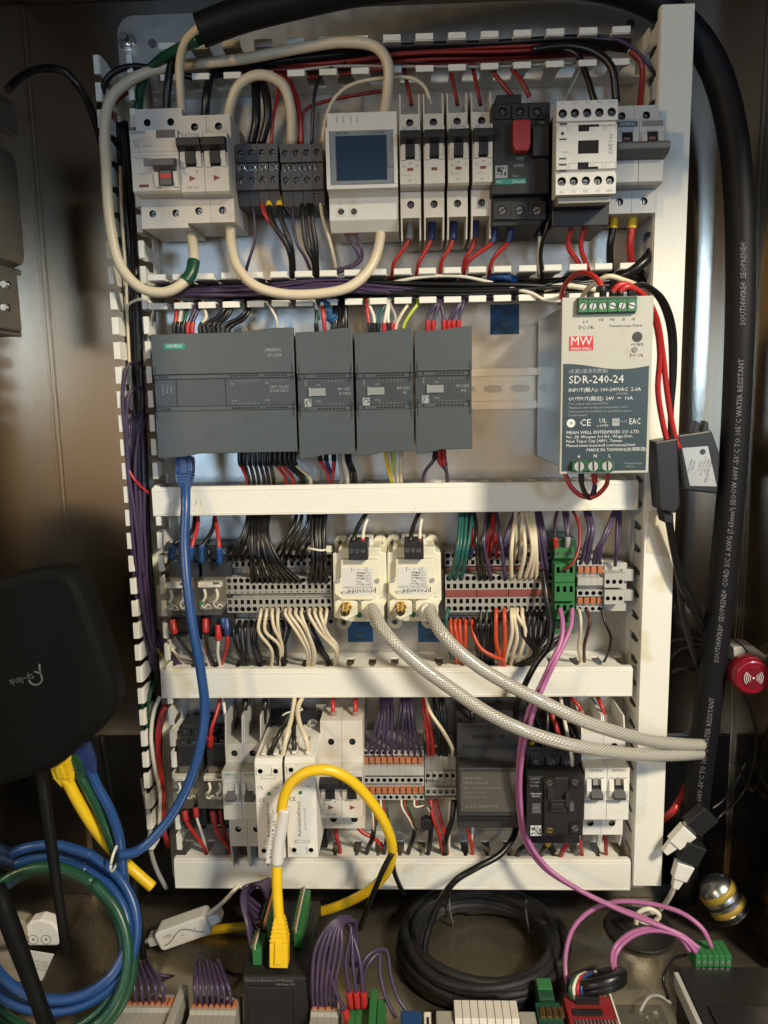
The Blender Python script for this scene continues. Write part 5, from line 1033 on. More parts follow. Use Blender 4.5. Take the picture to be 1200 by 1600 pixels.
wire('pink', 2.0, [(875, 951, 62), (879, 972, 74), (877, 1000, 84), (862, 1034, 92), (845, 1070, 92), (828, 1106, 96), (816, 1146, 92), (809, 1210, 84), (811, 1270, 78), (822, 1318, 76), (850, 1356, 80), (900, 1388, 90), (958, 1416, 100), (1010, 1436, 110), (1056, 1460, 118), (1084, 1484, 122)], 'pink wire from the green block down to the green plug at bottom right, outer one', n=8)
wire('pink', 2.0, [(894, 951, 62), (892, 978, 74), (881, 1006, 84), (866, 1036, 94), (850, 1070, 95), (836, 1106, 100), (822, 1150, 96), (813, 1210, 88), (815, 1268, 82), (828, 1318, 80), (858, 1358, 84), (908, 1392, 94), (964, 1420, 104), (1018, 1442, 114), (1066, 1462, 120), (1092, 1482, 124)], 'pink wire from the green block down to the green plug at bottom right, inner one', n=8)
wire('pink', 1.9, [(1112, 1480, 124), (1098, 1452, 120), (1068, 1428, 112), (1020, 1413, 100), (965, 1409, 92), (925, 1422, 92), (896, 1450, 98), (884, 1490, 108), (885, 1530, 120), (894, 1556, 130)], 'pink wire looping from the green plug far left to the red circuit board')
wire('pink', 1.9, [(1078, 1486, 124), (1060, 1462, 120), (1025, 1451, 114), (990, 1456, 112), (962, 1478, 116), (956, 1502, 126), (968, 1534, 140)], 'pink wire looping from the green plug into the clear case, outer one')
wire('pink', 1.9, [(1088, 1488, 126), (1068, 1466, 122), (1030, 1454, 116), (994, 1460, 114), (967, 1482, 118), (960, 1506, 128), (974, 1538, 142)], 'pink wire looping from the green plug into the clear case, inner one')
# right block wires
wire('purple', 1.4, [(872, 796, 34), (867, 815, 44), (867, 836, 48), (869, 860, 46)], 'purple wire with red ferrule into the top of the green block', fb='red', ra=2.2, L=12)
for k in range(2): wire('purple', 1.5, [(880 + 6 * k, 796, 34), (884 + 4 * k, 820, 44), (887, 842, 48), (887, 862, 46)], 'purple wire with grey ferrule into the top of the green block', 'grey ferruled purple wires', fb='grey', ra=2.4, L=13)
wire('dred', 1.3, [(894, 796, 34), (903, 815, 48), (906, 838, 56), (903, 862, 62), (893, 882, 66), (880, 891, 62)], 'dark red wire curling into the front of the green block')
for x0, x1, x2 in ((913, 920, 907), (917, 925, 914), (920, 927, 918)): wire('purple', 1.5, [(x0, 796, 34), (x1, 828, 48), ((x1 + x2) / 2, 856, 48), (x2, 884, 42)], 'purple wire of the left group above the four orange terminals', 'purple wires left above the orange terminals')
for x0, x1, x2 in ((960, 944, 926), (963, 948, 931), (962, 944, 936)): wire('purple', 1.5, [(x0, 796, 34), (x1, 836, 48), ((x1 + x2 * 2) / 3, 860, 48), (x2, 884, 42)], 'purple wire slanting left above the four orange terminals', 'purple wires slanting above the orange terminals')
for x0 in (965, 969): wire('purple', 1.5, [(x0, 796, 34), (x0 - 1, 830, 44), (963, 862, 46), (961, 884, 40)], 'purple wire dropping behind the pale end terminal', 'purple wires behind the end terminal')
wire('cream', 1.5, [(904, 952, 44), (907, 966, 52), (907, 990, 52), (904, 1012, 46), (909, 1036, 30)], 'cream wire under the first of four orange terminals')
wire('brown', 1.5, [(916, 952, 44), (922, 968, 52), (918, 988, 52), (913, 1008, 46), (913, 1036, 30)], 'brown wire wriggling down under the four orange terminals')
wire('black', 1.2, [(940, 950, 44), (945, 972, 50), (954, 994, 50), (952, 1014, 46), (943, 1036, 30)], 'thin black wire curving down beside the pale end terminal')
# transmitter wires
for k, dx in enumerate((0, 89)):
    wn = ('left', 'right')[k]
    wire('black', 1.9, [(576 + dx - 8 * k, 796, 34), (560 + dx - 3 * k, 822, 46), (552 + dx, 845, 56), (551 + dx, 862, 54)], 'black wire into the plug of the %s pressure transmitter' % wn, fb='black', ra=2.7, L=9)
    wire('white', 1.4, [(582 + dx - 8 * k, 796, 34), (570 + dx - 2 * k, 822, 46), (567 + dx, 842, 54), (567 + dx, 860, 54)], 'white wire with red ferrule into the plug of the %s transmitter' % wn, fb='red', ra=2.2, L=10)
# --- row four
wire('red', 1.7, [(346, 1082, 34), (338, 1115, 46), (330, 1140, 52), (328, 1166, 46)], 'red wire with red boot into the bottom row relay beside the blue cable', fb='red', ra=3, L=12)
wire('white', 1.5, [(347, 1082, 34), (351, 1110, 46), (355, 1140, 50), (357, 1160, 42)], 'white wire down to the relay beside the tall guards')
wire('red', 1.8, [(288, 1266, 50), (291, 1282, 52), (302, 1300, 46), (318, 1322, 40), (324, 1345, 30)], 'red wire hanging under the far left relay of the bottom row', fa='red', ra=3)
wire('white', 1.4, [(305, 1260, 48), (308, 1280, 50), (316, 1304, 44), (326, 1345, 30)], 'white wire hanging between the two bottom row relays', fa='red', ra=3)
wire('red', 1.8, [(332, 1266, 50), (335, 1284, 52), (342, 1304, 48), (358, 1325, 40), (362, 1345, 30)], 'red wire hanging under the second relay of the bottom row, left one', fa='red', ra=3)
wire('dred', 1.7, [(344, 1266, 48), (346, 1284, 48), (352, 1304, 44), (362, 1345, 30)], 'dark red wire hanging under the second relay of the bottom row')
wire('black', 2.4, [(386, 1300, 40), (392, 1314, 46), (390, 1330, 42), (389, 1350, 30)], 'black wire hanging under the guarded grey breaker')
for x in (383, 414): wire('black', 2.6, [(x, 1080, 30), (x, 1100, 44), (x - 2, 1130, 44)], 'black wire into the %s tall guard of the grey breaker' % ('left' if x < 400 else 'right'))
wire('black', 2.1, [(462, 1082, 40), (457, 1110, 60), (436, 1148, 90), (419, 1184, 94), (418, 1190, 90)], 'black wire slanting into the left solid state relay', fb='black', ra=2.5)
wire('cream', 2.1, [(461, 1082, 42), (457, 1115, 66), (448, 1150, 92), (442, 1180, 94), (442, 1190, 90)], 'cream wire slanting into the left solid state relay', fb='black', ra=2.6)
wire('black', 2.1, [(463, 1082, 38), (460, 1120, 62), (459, 1155, 90), (461, 1184, 94), (461, 1190, 90)], 'black wire dropping straight into the right solid state relay', fb='black', ra=2.5)
wire('cream', 2.1, [(478, 1082, 38), (466, 1104, 60), (468, 1130, 82), (478, 1155, 94), (483, 1180, 94), (483, 1188, 90)], 'cream wire curving into the right solid state relay', fb='black', ra=2.6)
td = Dev('cable_tie', 'small pale cable tie on the wires above the solid state relays', 'cable tie', 462, 1110, 62); q = MB(WC['white']); q.tube([(1 + 4.4 * math.cos(t), -60 - 4.4 * math.sin(t), .6 * math.sin(t)) for t in [i * math.pi / 10 for i in range(21)]], .8, 6); q.tube(spline([(-3, -64, 0), (-8, -66, -1), (-11, -66, -3)], 4), .7, 6); td.part('strap', q)
for x, w in ((519, 'left'), (554, 'right')): wire('red', 2.0, [(x, 1082, 34), (x + 1, 1104, 48), (x + 1, 1134, 48)], 'red wire with clear sleeve into the %s pole of the cream breaker' % w, fb='grey', ra=3, L=14, fm=CLF)
wire('red', 1.9, [(524, 1288, 46), (526, 1308, 48), (531, 1326, 40), (531, 1346, 30)], 'red wire hanging under the left pole of the cream breaker')
wire('red', 1.9, [(556, 1288, 44), (566, 1300, 46), (585, 1310, 46), (598, 1325, 40), (600, 1346, 30)], 'red wire slanting right under the cream breaker')
G = 'purple wires of the left fan'; fan('purple', 1.5, 5, [(595, 1082, 30), (594, 1110, 46), (585, 1145, 50), (573, 1182, 44)], [(611, 1082, 34), (612, 1110, 50), (612, 1145, 54), (612, 1182, 44)], 'purple wire of the left fan above the ten orange terminals', G, 1.5)
fan('purple', 1.5, 5, [(628, 1082, 30), (627, 1110, 46), (622, 1145, 50), (620, 1182, 44)], [(640, 1082, 34), (642, 1110, 50), (650, 1145, 54), (658, 1182, 44)], 'purple wire of the right fan above the ten orange terminals', 'purple wires of the right fan', 1.5)
for a, b in ((661, 670), (665, 677)): wire('red', 1.7, [(a, 1082, 34), (a + 2, 1115, 46), (b - 2, 1150, 48), (b, 1182, 40)], 'red wire into the five screw terminals', 'red wires of the five screw terminals')
for a, b in ((676, 686), (685, 693), (690, 697)): wire('black', 1.8, [(a, 1082, 34), (a + 5, 1112, 46), (b, 1150, 48), (b, 1182, 40)], 'black wire into the five screw terminals', 'black wires of the five screw terminals')
wire('cream', 1.6, [(664, 1082, 40), (672, 1112, 54), (692, 1142, 58), (706, 1168, 50), (708, 1182, 40)], 'cream wire slanting across to the five screw terminals')
for i, (x, y, b) in enumerate(((584, 1300, 569), (606, 1305, 598), (648, 1298, 634), (676, 1276, 666))):
    pos = ('first', 'second', 'third', 'fourth')[i]; g = 'thin wires of the %s grey sheathed cable' % pos
    for k, c in enumerate(('white', 'dred', 'green')):
        a0 = x - 4 - i * 1.5 + k * 4.4 - (14 if i == 2 else 0) - (20 if i == 3 else 0) + (0 if i != 1 else -6); wire(c, .9, [(a0, 1246, 44), (a0 + 1, 1260, 50), ((a0 * .4 + x * .6) + 1 + k, y - 16, 50), (x, y, 48)], 'thin %s core below the orange levers, at the %s black sheath' % (c.replace('dred', 'red'), pos))
    wire('black', 2.2, [(x, y - 4, 48), (x - 2, y + 10, 48), ((x + b) / 2, 1322, 44), (b, 1346, 30)], 'black sheathed cable below the orange levers, %s from the left' % pos)
wire('red', 1.8, [(672, 1248, 44), (676, 1275, 50), (688, 1310, 46), (694, 1346, 32)], 'red wire from the five screw terminals, left of two'); wire('red', 1.8, [(680, 1248, 44), (688, 1280, 50), (697, 1310, 46), (701, 1346, 32)], 'red wire from the five screw terminals, right of two')
wire('white', 1.5, [(703, 1250, 42), (702, 1285, 46), (701, 1315, 44), (704, 1346, 32)], 'white wire hanging beside the dark power supply'); wire('black', 2.3, [(710, 1250, 44), (706, 1280, 50), (697, 1312, 48), (698, 1346, 32)], 'black wire hanging beside the dark power supply')
wire('red', 1.8, [(730, 1288, 44), (733, 1305, 46), (738, 1326, 42), (738, 1346, 30)], 'red wire hanging under the dark power supply'); wire('white', 1.3, [(740, 1288, 42), (737, 1310, 44), (733, 1346, 30)], 'white wire hanging under the dark power supply')
wire('black', 2.2, [(739, 1090, 34), (738, 1115, 46), (742, 1142, 46)], 'black wire into the top of the dark power supply')
for x, w in ((829, 'left'), (853, 'right')): wire('black', 2.2, [(x - 6, 1082, 34), (x + 2, 1120, 52), (x + 1, 1150, 58), (x, 1176, 56)], 'black wire with yellow ferrule into the black contactor, %s one' % w, fb='yellow', ra=3.2, L=12)
wire('red', 2.2, [(863, 1082, 34), (862, 1110, 48), (870, 1140, 56), (878, 1172, 54)], 'red wire into the top right of the black contactor')
wire('white', 1.6, [(875, 1082, 34), (880, 1115, 60), (887, 1150, 80), (893, 1180, 84), (894, 1196, 78)], 'white wire into the top right of the black contactor')
wire('black', 2.2, [(836, 1308, 50), (826, 1318, 52), (812, 1328, 48), (808, 1348, 32)], 'black wire from the bottom of the contactor, left one', fa='yellow', ra=2.9, L=8); wire('black', 2.2, [(862, 1308, 50), (856, 1318, 52), (848, 1328, 48), (846, 1348, 32)], 'black wire from the bottom of the contactor, middle one', fa='yellow', ra=2.9, L=8)
wire('red', 2.4, [(888, 1308, 50), (884, 1322, 52), (878, 1332, 46), (876, 1350, 32)], 'thick red wire from the bottom of the black contactor'); wire('red', 1.8, [(908, 1300, 44), (906, 1316, 48), (909, 1330, 42), (911, 1350, 30)], 'red wire under the left pole of the right end breaker'); wire('red', 1.8, [(944, 1296, 44), (946, 1312, 46), (947, 1330, 40), (949, 1350, 30)], 'red wire under the right pole of the right end breaker')
wire('red', 1.7, [(884, 1082, 34), (896, 1094, 46), (906, 1106, 50), (909, 1130, 48)], 'red wire with clear sleeve into the left pole of the right end breaker', fb='grey', ra=2.9, L=13, fm=CLF); wire('red', 1.7, [(930, 1082, 34), (938, 1098, 46), (943, 1114, 50), (944, 1136, 48)], 'red wire with clear sleeve into the right pole of the right end breaker', fb='grey', ra=2.9, L=13, fm=CLF)
# hoses
def hose(pts, label):
    sp = spline(P3(pts), 14); o = obj('braided_hose', MB(HOSE).tube(sp, 5.3, 20, uv=True), org=tuple(sp[0])); tag(o, label, 'hose', 'braided hoses')
hose([(582, 951, 62), (588, 966, 78), (600, 986, 88), (622, 1010, 94), (662, 1045, 98), (708, 1078, 102), (760, 1113, 108), (815, 1140, 112), (880, 1161, 108), (950, 1174, 98), (1010, 1180, 84), (1068, 1179, 66), (1094, 1177, 52)], 'clear braided hose from the left transmitter, lower of the two')
hose([(671, 951, 62), (677, 968, 78), (688, 986, 88), (710, 1011, 94), (745, 1040, 98), (795, 1070, 102), (850, 1098, 106), (910, 1126, 104), (970, 1146, 96), (1020, 1158, 82), (1068, 1163, 66), (1096, 1164, 54)], 'clear braided hose from the right transmitter, upper of the two')
# ------------------------------------------------------------------ heavy power cord with print
CORD = mat('rubber_cord', (.006, .006, .0075), .55, spec=.22, var=.2, bump=.15, bscale=700)
cp = spline(P3([(1066, 1400, -8), (1073, 1330, 14), (1086, 1262, 30), (1094, 1200, 36), (1106, 1110, 38), (1119, 1000, 38), (1134, 860, 38), (1146, 720, 38), (1154, 560, 38), (1157, 430, 36), (1154, 300, 32), (1143, 200, 28), (1118, 110, 26), (1080, 50, 28), (1020, 5, 34), (940, -22, 44), (820, -34, 58), (690, -32, 70), (560, -18, 80), (450, 5, 88), (370, 26, 90), (312, 48, 90)]), 8)
cd = obj('rubber_cable', MB(CORD).tube(cp, 11.5, 24), org=tuple(cp[0])); tag(cd, 'very thick black rubber cord with white print along the right wall', 'power cord')
Pf, Tf, Uf, Vf = frames(cp); arc = [0]
for i in range(1, len(Pf)): arc.append(arc[-1] + np.linalg.norm(Pf[i] - Pf[i - 1]))
q = MB(mat('cord_print', (.17, .17, .17), .6))
def cord_text(t, y0, size, sx):
    s0 = min(range(len(Pf)), key=lambda i: abs((lambda p: p)(np.array(Pf[i])[2]) - mm(1130, y0, 38)[1]) + (0 if Pf[i][2] < 600 else 0)); s0 = arc[s0]
    vs, fs = text_geo(t, size, 'LEFT'); k = len(q.v)
    for x, y in vs:
        s = s0 + x * sx; i = max(0, min(len(arc) - 2, np.searchsorted(arc, s) - 1)); f = (s - arc[i]) / (arc[i + 1] - arc[i])
        c = Pf[i] + (Pf[i + 1] - Pf[i]) * f; T = Tf[i] + (Tf[i + 1] - Tf[i]) * f; T = T / np.linalg.norm(T)
        front = np.array((0.06, -1.0, .0)); front -= T * front.dot(T); front /= np.linalg.norm(front); side = np.cross(T, front)   # towards the left seen from the front
        a = (-y - 3.0) / 11.6; n = front * math.cos(a) - side * math.sin(a) * -1 * -1
        n = front * math.cos(a) + side * math.sin(a) * SIDE
        q.v.append(tuple(c + n * 11.62))
    for f in fs: q.face([k + i for i in f], False)
SIDE = 1
cord_text('600V -50°C TO 105°C WATER RESISTANT', 1245, 5.8, .92)
cord_text('SOUTHWIRE® SEOPRENE® CORD 3/C 6 AWG (7.65mm²) SEOOW 600V -50°C TO 105°C WATER RESISTANT', 1030, 5.8, .925)
cord_text('SOUTHWIRE® SEOPRENE®', 512, 5.8, .925)
o = obj('printed_lettering', q, cd, org=tuple(cp[0])); o['kind'] = 'stuff'
# ------------------------------------------------------------------ right side things
d = Dev('inline_converter', 'black shrink wrapped box hanging on red and black wires at the right duct edge', 'converter box', 1028, 800, 76, base=40)
q = MB(BLK); P = [d.l(*p, 78) for p in ((1022, 690), (1058, 684), (1062, 790), (1054, 802), (1030, 797))]; q.prism(P[::-1], 58, 80, 'd'); d.part('case', q, 1.5)
q = MB(BLM); P = [d.l(*p, 78) for p in ((1036, 800), (1054, 803), (1054, 818), (1040, 818))]; q.prism(P[::-1], 60, 76, 'd'); d.part('sleeve', q, 1)
d = Dev('power_adapter', 'small black power adapter with silver label wedged beside the thick cord', 'power adapter', 1066, 770, 40, base=0)
q = MB(BLK); P = [d.l(*p, 52) for p in ((1058, 680), (1112, 672), (1126, 712), (1122, 772), (1070, 766))]; q.prism(P[::-1], 26, 52, 'd'); d.part('case', q, 1.5)
q = MB(SIL); P = [d.l(*p, 52.2) for p in ((1066, 700), (1106, 697), (1120, 760), (1078, 759))]; q.prism(P[::-1], 52, 52.2, 'd'); d.part('label', q)
q = MB(INK)
for i in range(7): u, v = d.l(1109 - i * 5.2, 728, 52.3); q.text(('SWITCHING ADAPTER', 'INPUT 24V', 'OUTPUT 5V 3A', 'CLASS 2', '', 'MODEL', 'SERIAL NO.')[i], 2.4 if i else 2.8, u, v, 52.3, 76 + 180)
u, v = d.l(1098, 706, 52.3); q.cyl(u, v, 2.4, 52.2, 52.3, 14); d.part('lettering', q)
for x in (1086, 1100): u, v = d.l(x, 672, 46); d.part('plug_clip', MB(BLK).prism([(u - 4, v - 5), (u + 3, v - 5), (u + 2, v + 7), (u - 1, v + 8)], 40, 50, 'd'), .8)
wire('black', 2.6, [(1046, 806, 66), (1052, 850, 62), (1062, 890, 56), (1082, 930, 46), (1098, 965, 36), (1110, 990, 26)], 'black cable from the inline box bending behind the thick cord, upper one', sides=10)
wire('black', 2.6, [(1043, 808, 66), (1052, 860, 62), (1066, 920, 56), (1086, 960, 44), (1108, 1004, 26)], 'black cable from the inline box bending behind the thick cord, middle one', sides=10)
wire('black', 2.4, [(1044, 812, 62), (1056, 880, 56), (1066, 950, 50), (1080, 1010, 40), (1100, 1070, 20), (1104, 1100, 10)], 'black cable from the inline box running lowest behind the thick cord', sides=10)
for k, P in enumerate(([(1046, 1002, 0), (1066, 998, 8), (1090, 1000, 10), (1112, 1004, 4)], [(1048, 1030, 0), (1062, 1016, 10), (1082, 1010, 14), (1110, 1012, 6)], [(1050, 1050, 6), (1070, 1044, 14), (1096, 1050, 14), (1114, 1058, 6)])): wire('black', 1.7, P, 'thin black wire looping between the right duct and the cord, %s' % ('top one', 'middle one', 'lowest one')[k])
wire('black', 1.3, [(1160, 1080, 40), (1174, 1110, 40), (1182, 1150, 36), (1176, 1200, 30), (1160, 1240, 24), (1120, 1280, 40)], 'thin black wire dangling under the red reader')
wire('black', 1.2, [(1148, 1190, 20), (1170, 1230, 24), (1196, 1260, 30)], 'thin black wire crossing the dangling one low at the right wall')
wire('red', 3.2, [(1072, 1228, 10), (1062, 1250, 22), (1050, 1268, 28), (1034, 1282, 20)], 'short stretch of thick red cable beside the right duct bottom', sides=10)
d = Dev('proximity_reader', 'round red reader button with white wave arcs at the right wall', 'reader', 1177, 1059, 60, base=60)
q = MB(mat('red_gloss', (.20, .006, .016), .28, coat=.4)); q.cyl(0, 0, 16.5, 44, 56, 32); q.cyl(0, 0, 16.5, 56, 60, 32, r1=14); d.part('housing', q, .8); q = MB(mat('red_deep', (.14, .005, .012), .35)); q.cyl(0, 0, 9.2, 60, 60.6, 28); d.part('centre_disc', q)
for sg in (0, 180):
    for r in (3, 4.6, 6.2, 7.8):
        q = MB(INKW); P = [(r * math.cos(math.radians(sg + a)), -60.8, r * math.sin(math.radians(sg + a))) for a in range(-42, 43, 12)]; q.tube(P, .36, 5); d.part('wave_arc', q)
d.part('centre_dot', MB(INKW).cyl(0, 0, .9, 60.6, 60.9, 12))
d = Dev('bracket', 'grey metal bracket behind the red reader', 'bracket', 1150, 1040, 30)
q = MB(LGR); P = [d.l(*p, 40) for p in ((1146, 1012), (1160, 1010), (1176, 1034), (1164, 1044), (1148, 1036))]; q.prism(P[::-1], 18, 40, 'd'); d.part('plate', q, .8)
q = MB(LGR); P = [d.l(*p, 40) for p in ((1164, 1010), (1180, 1012), (1206, 1030), (1206, 1046), (1184, 1036))]; q.prism(P[::-1], 18, 36, 'd'); d.part('arm', q, .8)
# ------------------------------------------------------------------ left wall box
ALU = mat('cast_aluminium', (.36, .35, .32), .34, .8, var=.2, scale=50, bump=.4, bscale=60)
d = Dev('conduit_box', 'cast metal box bolted to the left wall at the upper left edge', 'junction box', 0, 515, 120, base=40)
def wb(nm, x1, y0, y1, a, b, bev=2):
    q = MB(ALU); u0 = LX - d.X + .1; u1 = d.l(x1, y0, a + 12)[0]; v1 = d.l(x1, y0, b)[1]; v0 = d.l(x1, y1, b)[1]; q.box(u0, u1, v0, v1, a, b); d.part(nm, q, bev)
wb('upper_housing', 16, 190, 396, 50, 120, 9); wb('lower_housing', 14, 402, 508, 56, 116, 2); wb('flange', 20, 394, 404, 46, 122, 1); wb('lower_flange', 22, 505, 514, 50, 120, 1); wb('top_gland', 12, 128, 192, 64, 104, 3)
for y in (445, 481): u, v = d.l(9, y, 117); d.part('bolt', MB(MET).cyl(u, v, 3.4, 115, 119, 6).cyl(u, v, 2.6, 119, 120.5, 14), .3)
# ------------------------------------------------------------------ network cables
def plug(o, col, c, ax, w, h, L, parent_org):
    """moulded network plug: boot, body and latch along direction ax from point c (mm)"""
    pass
def rj(parent, M, P0, P1, w, t, name='plug'):
    """a moulded plug between two world points (mm): body then ribbed boot; P0 is the open end"""
    a = np.array(P0, float); b = np.array(P1, float); T = (b - a); L = np.linalg.norm(T); T /= L; F_ = np.array((0, -1, 0.)); F_ -= T * F_.dot(T); F_ /= np.linalg.norm(F_); X_ = np.cross(F_, T)
    def blk(q, s0, s1, w0, w1, t0, t1):
        k = q.addw([a + T * s + X_ * (sx * ww) + F_ * (sf * tt) for s, ww, tt in ((s0, w0, t0), (s1, w1, t1)) for sx, sf in ((-1, -1), (1, -1), (1, 1), (-1, 1))])
        for f in ((0, 3, 2, 1), (4, 5, 6, 7), (0, 1, 5, 4), (1, 2, 6, 5), (2, 3, 7, 6), (3, 0, 4, 7)): q.face([k + i for i in f], False)
    org = tuple(parent.location * 1000)
    q = MB(M); blk(q, 0, L * .5, w, w, t, t); obj('plug_body', q, parent, .5, org=org)
    q = MB(M); blk(q, L * .5, L, w * .92, w * .55, t * .95, t * .6); obj('plug_boot', q, parent, .5, org=org)
    for i in range(5):
        q = MB(M); s = L * (.54 + i * .085); f = 1 - i * .08; blk(q, s, s + L * .04, w * f, w * f, t * f * 1.05, t * f * 1.05); obj('boot_rib', q, parent, .3, org=org)
    q = MB(M); blk(q, L * .1, L * .55, w * .4, w * .4, t * 1.35, t * 1.2); obj('plug_latch', q, parent, .4, org=org)
def m3(x, y, d): return tuple(pt(x, y, d) * 1000)
bl = wire('blue', 4.0, [(290, 752, 62), (290, 790, 72), (288, 850, 80), (293, 920, 90), (303, 990, 96), (314, 1050, 98), (320, 1105, 100), (315, 1155, 104), (302, 1205, 108), (278, 1258, 112), (246, 1302, 118), (214, 1330, 124), (186, 1336, 128)], 'blue network cable hanging from the controller across all the ducts', cat='network cable', name='network_cable', sides=14)
rj(bl, WC['blue'], m3(289, 714, 58), m3(290, 764, 64), 7, 5)
TL = (192, 1338)
cc = (78, 1452)
def loopw(col, r, a0, a1, rx, ry, d0, d1, label, cx=0, cy=0, group=None, lead=None, tail=None):
    P = list(lead or []); n = 14
    for i in range(n + 1):
        a = math.radians(a0 + (a1 - a0) * i / n); x = cc[0] + cx + rx * math.cos(a); y = cc[1] + cy - ry * math.sin(a); P.append((x, y, d0 + (d1 - d0) * (.5 - .5 * math.sin(a))))
    wire(col, r, P + list(tail or []), label, group, cat='network cable', name='network_cable', sides=12)
for k, (rx, ry, cx, cy, dd) in enumerate(((136, 130, 0, -2, 0), (112, 106, 10, 4, 6), (128, 116, 4, 2, -6))):
    loopw('blue', 4.0, 62 + k * 3, -300 + k * 4, rx, ry, 118 + dd, 170 + dd, ('blue cable loop of the coil at lower left, outermost turn', 'blue cable loop of the coil at lower left, innermost turn', 'blue cable loop of the coil at lower left, middle turn')[k], cx, cy)
for k, (rx, ry, cx, cy, dd) in enumerate(((126, 138, -4, 40, 22), (114, 128, 0, 34, 10), (136, 140, -6, 46, 14))):
    loopw('green', 4.2, 55 + k * 5, -305 + k * 5, rx, ry, 112 + dd, 164 + dd, ('green cable loop in the coil at lower left, middle turn', 'green cable loop in the coil at lower left, inner turn', 'green cable loop in the coil at lower left, outer turn')[k], cx, cy)
g = wire('green', 4.2, [(122, 1205, 128), (135, 1230, 128), (155, 1268, 126), (172, 1308, 122), (184, 1345, 118), (190, 1400, 118)], 'green network cable plugged into the black router', cat='network cable', name='network_cable', sides=12); rj(g, WC['green'], m3(112, 1176, 132), m3(128, 1216, 128), 6.5, 4.5)
b2 = wire('blue', 4.0, [(138, 1195, 126), (150, 1225, 126), (170, 1262, 126), (184, 1300, 126), (190, 1340, 124), (194, 1380, 124)], 'blue network cable plugged into the black router', cat='network cable', name='network_cable', sides=12); rj(b2, WC['dblue'], m3(126, 1166, 130), m3(143, 1208, 126), 6.5, 4.5)
y2 = wire('yellow', 4.6, [(103, 1215, 136), (118, 1245, 132), (142, 1285, 124), (170, 1322, 112), (200, 1352, 104), (222, 1372, 104), (238, 1386, 104)], 'yellow network cable plugged into the black router with a cut end below', cat='network cable', name='network_cable', sides=12); rj(y2, WC['yellow'], m3(94, 1186, 140), m3(106, 1226, 134), 7, 5)
td = Dev('cable_tie', 'white cable tie round the blue cables at lower left', 'cable tie', 184, 1340, 128, base=128); q = MB(WC['white']); q.tube([(5.2 * math.sin(t) * .4 - 2, -128 - 10.5 * math.cos(t) + 1, 10.5 * math.sin(t)) for t in [i * math.pi / 12 for i in range(25)]], 1.2, 6); td.part('strap', q)
wire('yellow', 4.0, [(72, 1395, 60), (60, 1412, 64), (46, 1436, 70), (30, 1470, 76), (24, 1500, 80)], 'short stretch of yellow cable behind the coil at lower left', cat='network cable', name='network_cable', sides=12)
yl = wire('yellow', 4.2, [(437, 1492, 138), (436, 1440, 136), (433, 1390, 132), (433, 1345, 128), (438, 1290, 126), (444, 1245, 126), (456, 1222, 126), (480, 1206, 126), (512, 1203, 124), (545, 1217, 120), (578, 1250, 114), (603, 1290, 106), (613, 1328, 96), (603, 1364, 84), (575, 1392, 72), (535, 1413, 58), (490, 1427, 46), (440, 1438, 38), (385, 1447, 36), (335, 1453, 38), (280, 1464, 42), (225, 1474, 44), (186, 1478, 44)], 'yellow network cable looping up from the remote module past the solid state relays', cat='network cable', name='network_cable', sides=14)
rj(yl, WC['yellow'], m3(437, 1506, 140), m3(437, 1432, 136), 7.2, 5.5)
org = tuple(yl.location * 1000)
obj('label_sleeve', MB(LAB).tube(spline(P3([(444.5, 1262, 126), (440, 1290, 126), (435, 1320, 127), (433, 1350, 128)]), 6), 5.0, 12), yl, org=org)
d = Dev('cable_flag', 'white label flag printed 312-10017 on the yellow cable', 'label flag', 414, 1349, 129, base=129)
c0, c1, c2, c3 = [d.l(*p, 129) for p in ((415, 1349), (431, 1350), (441, 1268), (428, 1272))]; d.part('flag', MB(LAB).prism([c0, c1, c2, c3], 128.6, 129, 'd'))
u, v = d.l(428, 1312, 129); d.part('lettering', MB(INK).text('312-10017-02', 6.0, u, v, 129.1, 82, sx=1.0))
# ------------------------------------------------------------------ router
d = Dev('router', 'black rounded network router at the left with faint mirrored logo and stick antennas', 'router', 90, 1230, 150, base=140)
RT = mat('router_plastic', (.0045, .0044, .004), .6, var=.15, bump=.03, bscale=600, spec=.12)
P = [d.l(*p, 165) for p in spline([(-60, 930, 0), (20, 898, 0), (75, 887, 0), (104, 893, 0), (124, 915, 0), (142, 962, 0), (160, 1012, 0), (175, 1060, 0), (180, 1090, 0), (174, 1118, 0), (155, 1143, 0), (125, 1168, 0), (85, 1202, 0), (20, 1226, 0), (-60, 1245, 0)], 4) for p in [(p[0], p[1])]]
d.part('body', MB(RT).prism(P[::-1], 138, 165, 'd'), 7)
q = MB(mat('faint_logo_ink', (.085, .085, .08), .5)); LG = q.m; u, v = d.l(38, 1062, 165.2); q.text('tp-link', 7.5, u - 2, v, 165.2, 195, m=LG); 
u, v = d.l(55, 1060, 165.3); RG = [(u + 5 * math.cos(t), -165.3, v + 5 * math.sin(t)) for t in [i * .35 - 2.9 for i in range(14)]]; k = q.tube(RG, .8, 6); q.tube([(u + 4, -165.3, v + 2), (u + 4, -165.3, v + 11)], .8, 6); d.part('logo', q)
for (p0, p1, w) in (((64, 1205, 168), (104, 1490, 204), 16), ((-6, 1385, 205), (76, 1610, 222), 24), ((158, 1150, 90), (174, 1250, 84), 9), ((208, 1372, 60), (226, 1505, 70), 13)):
    a = np.array(m3(*p0)) - np.array((d.X, -140, d.Z)); b = np.array(m3(*p1)) - np.array((d.X, -140, d.Z)); q = MB(RT); s = 2.0
    n = 6; q.tube([a + (b - a) * i / n for i in range(n + 1)], [w / s * .55 * (.9 + .1 * math.sin(i)) for i in range(n + 1)], 8)
    o = obj('antenna', q, d.o); 
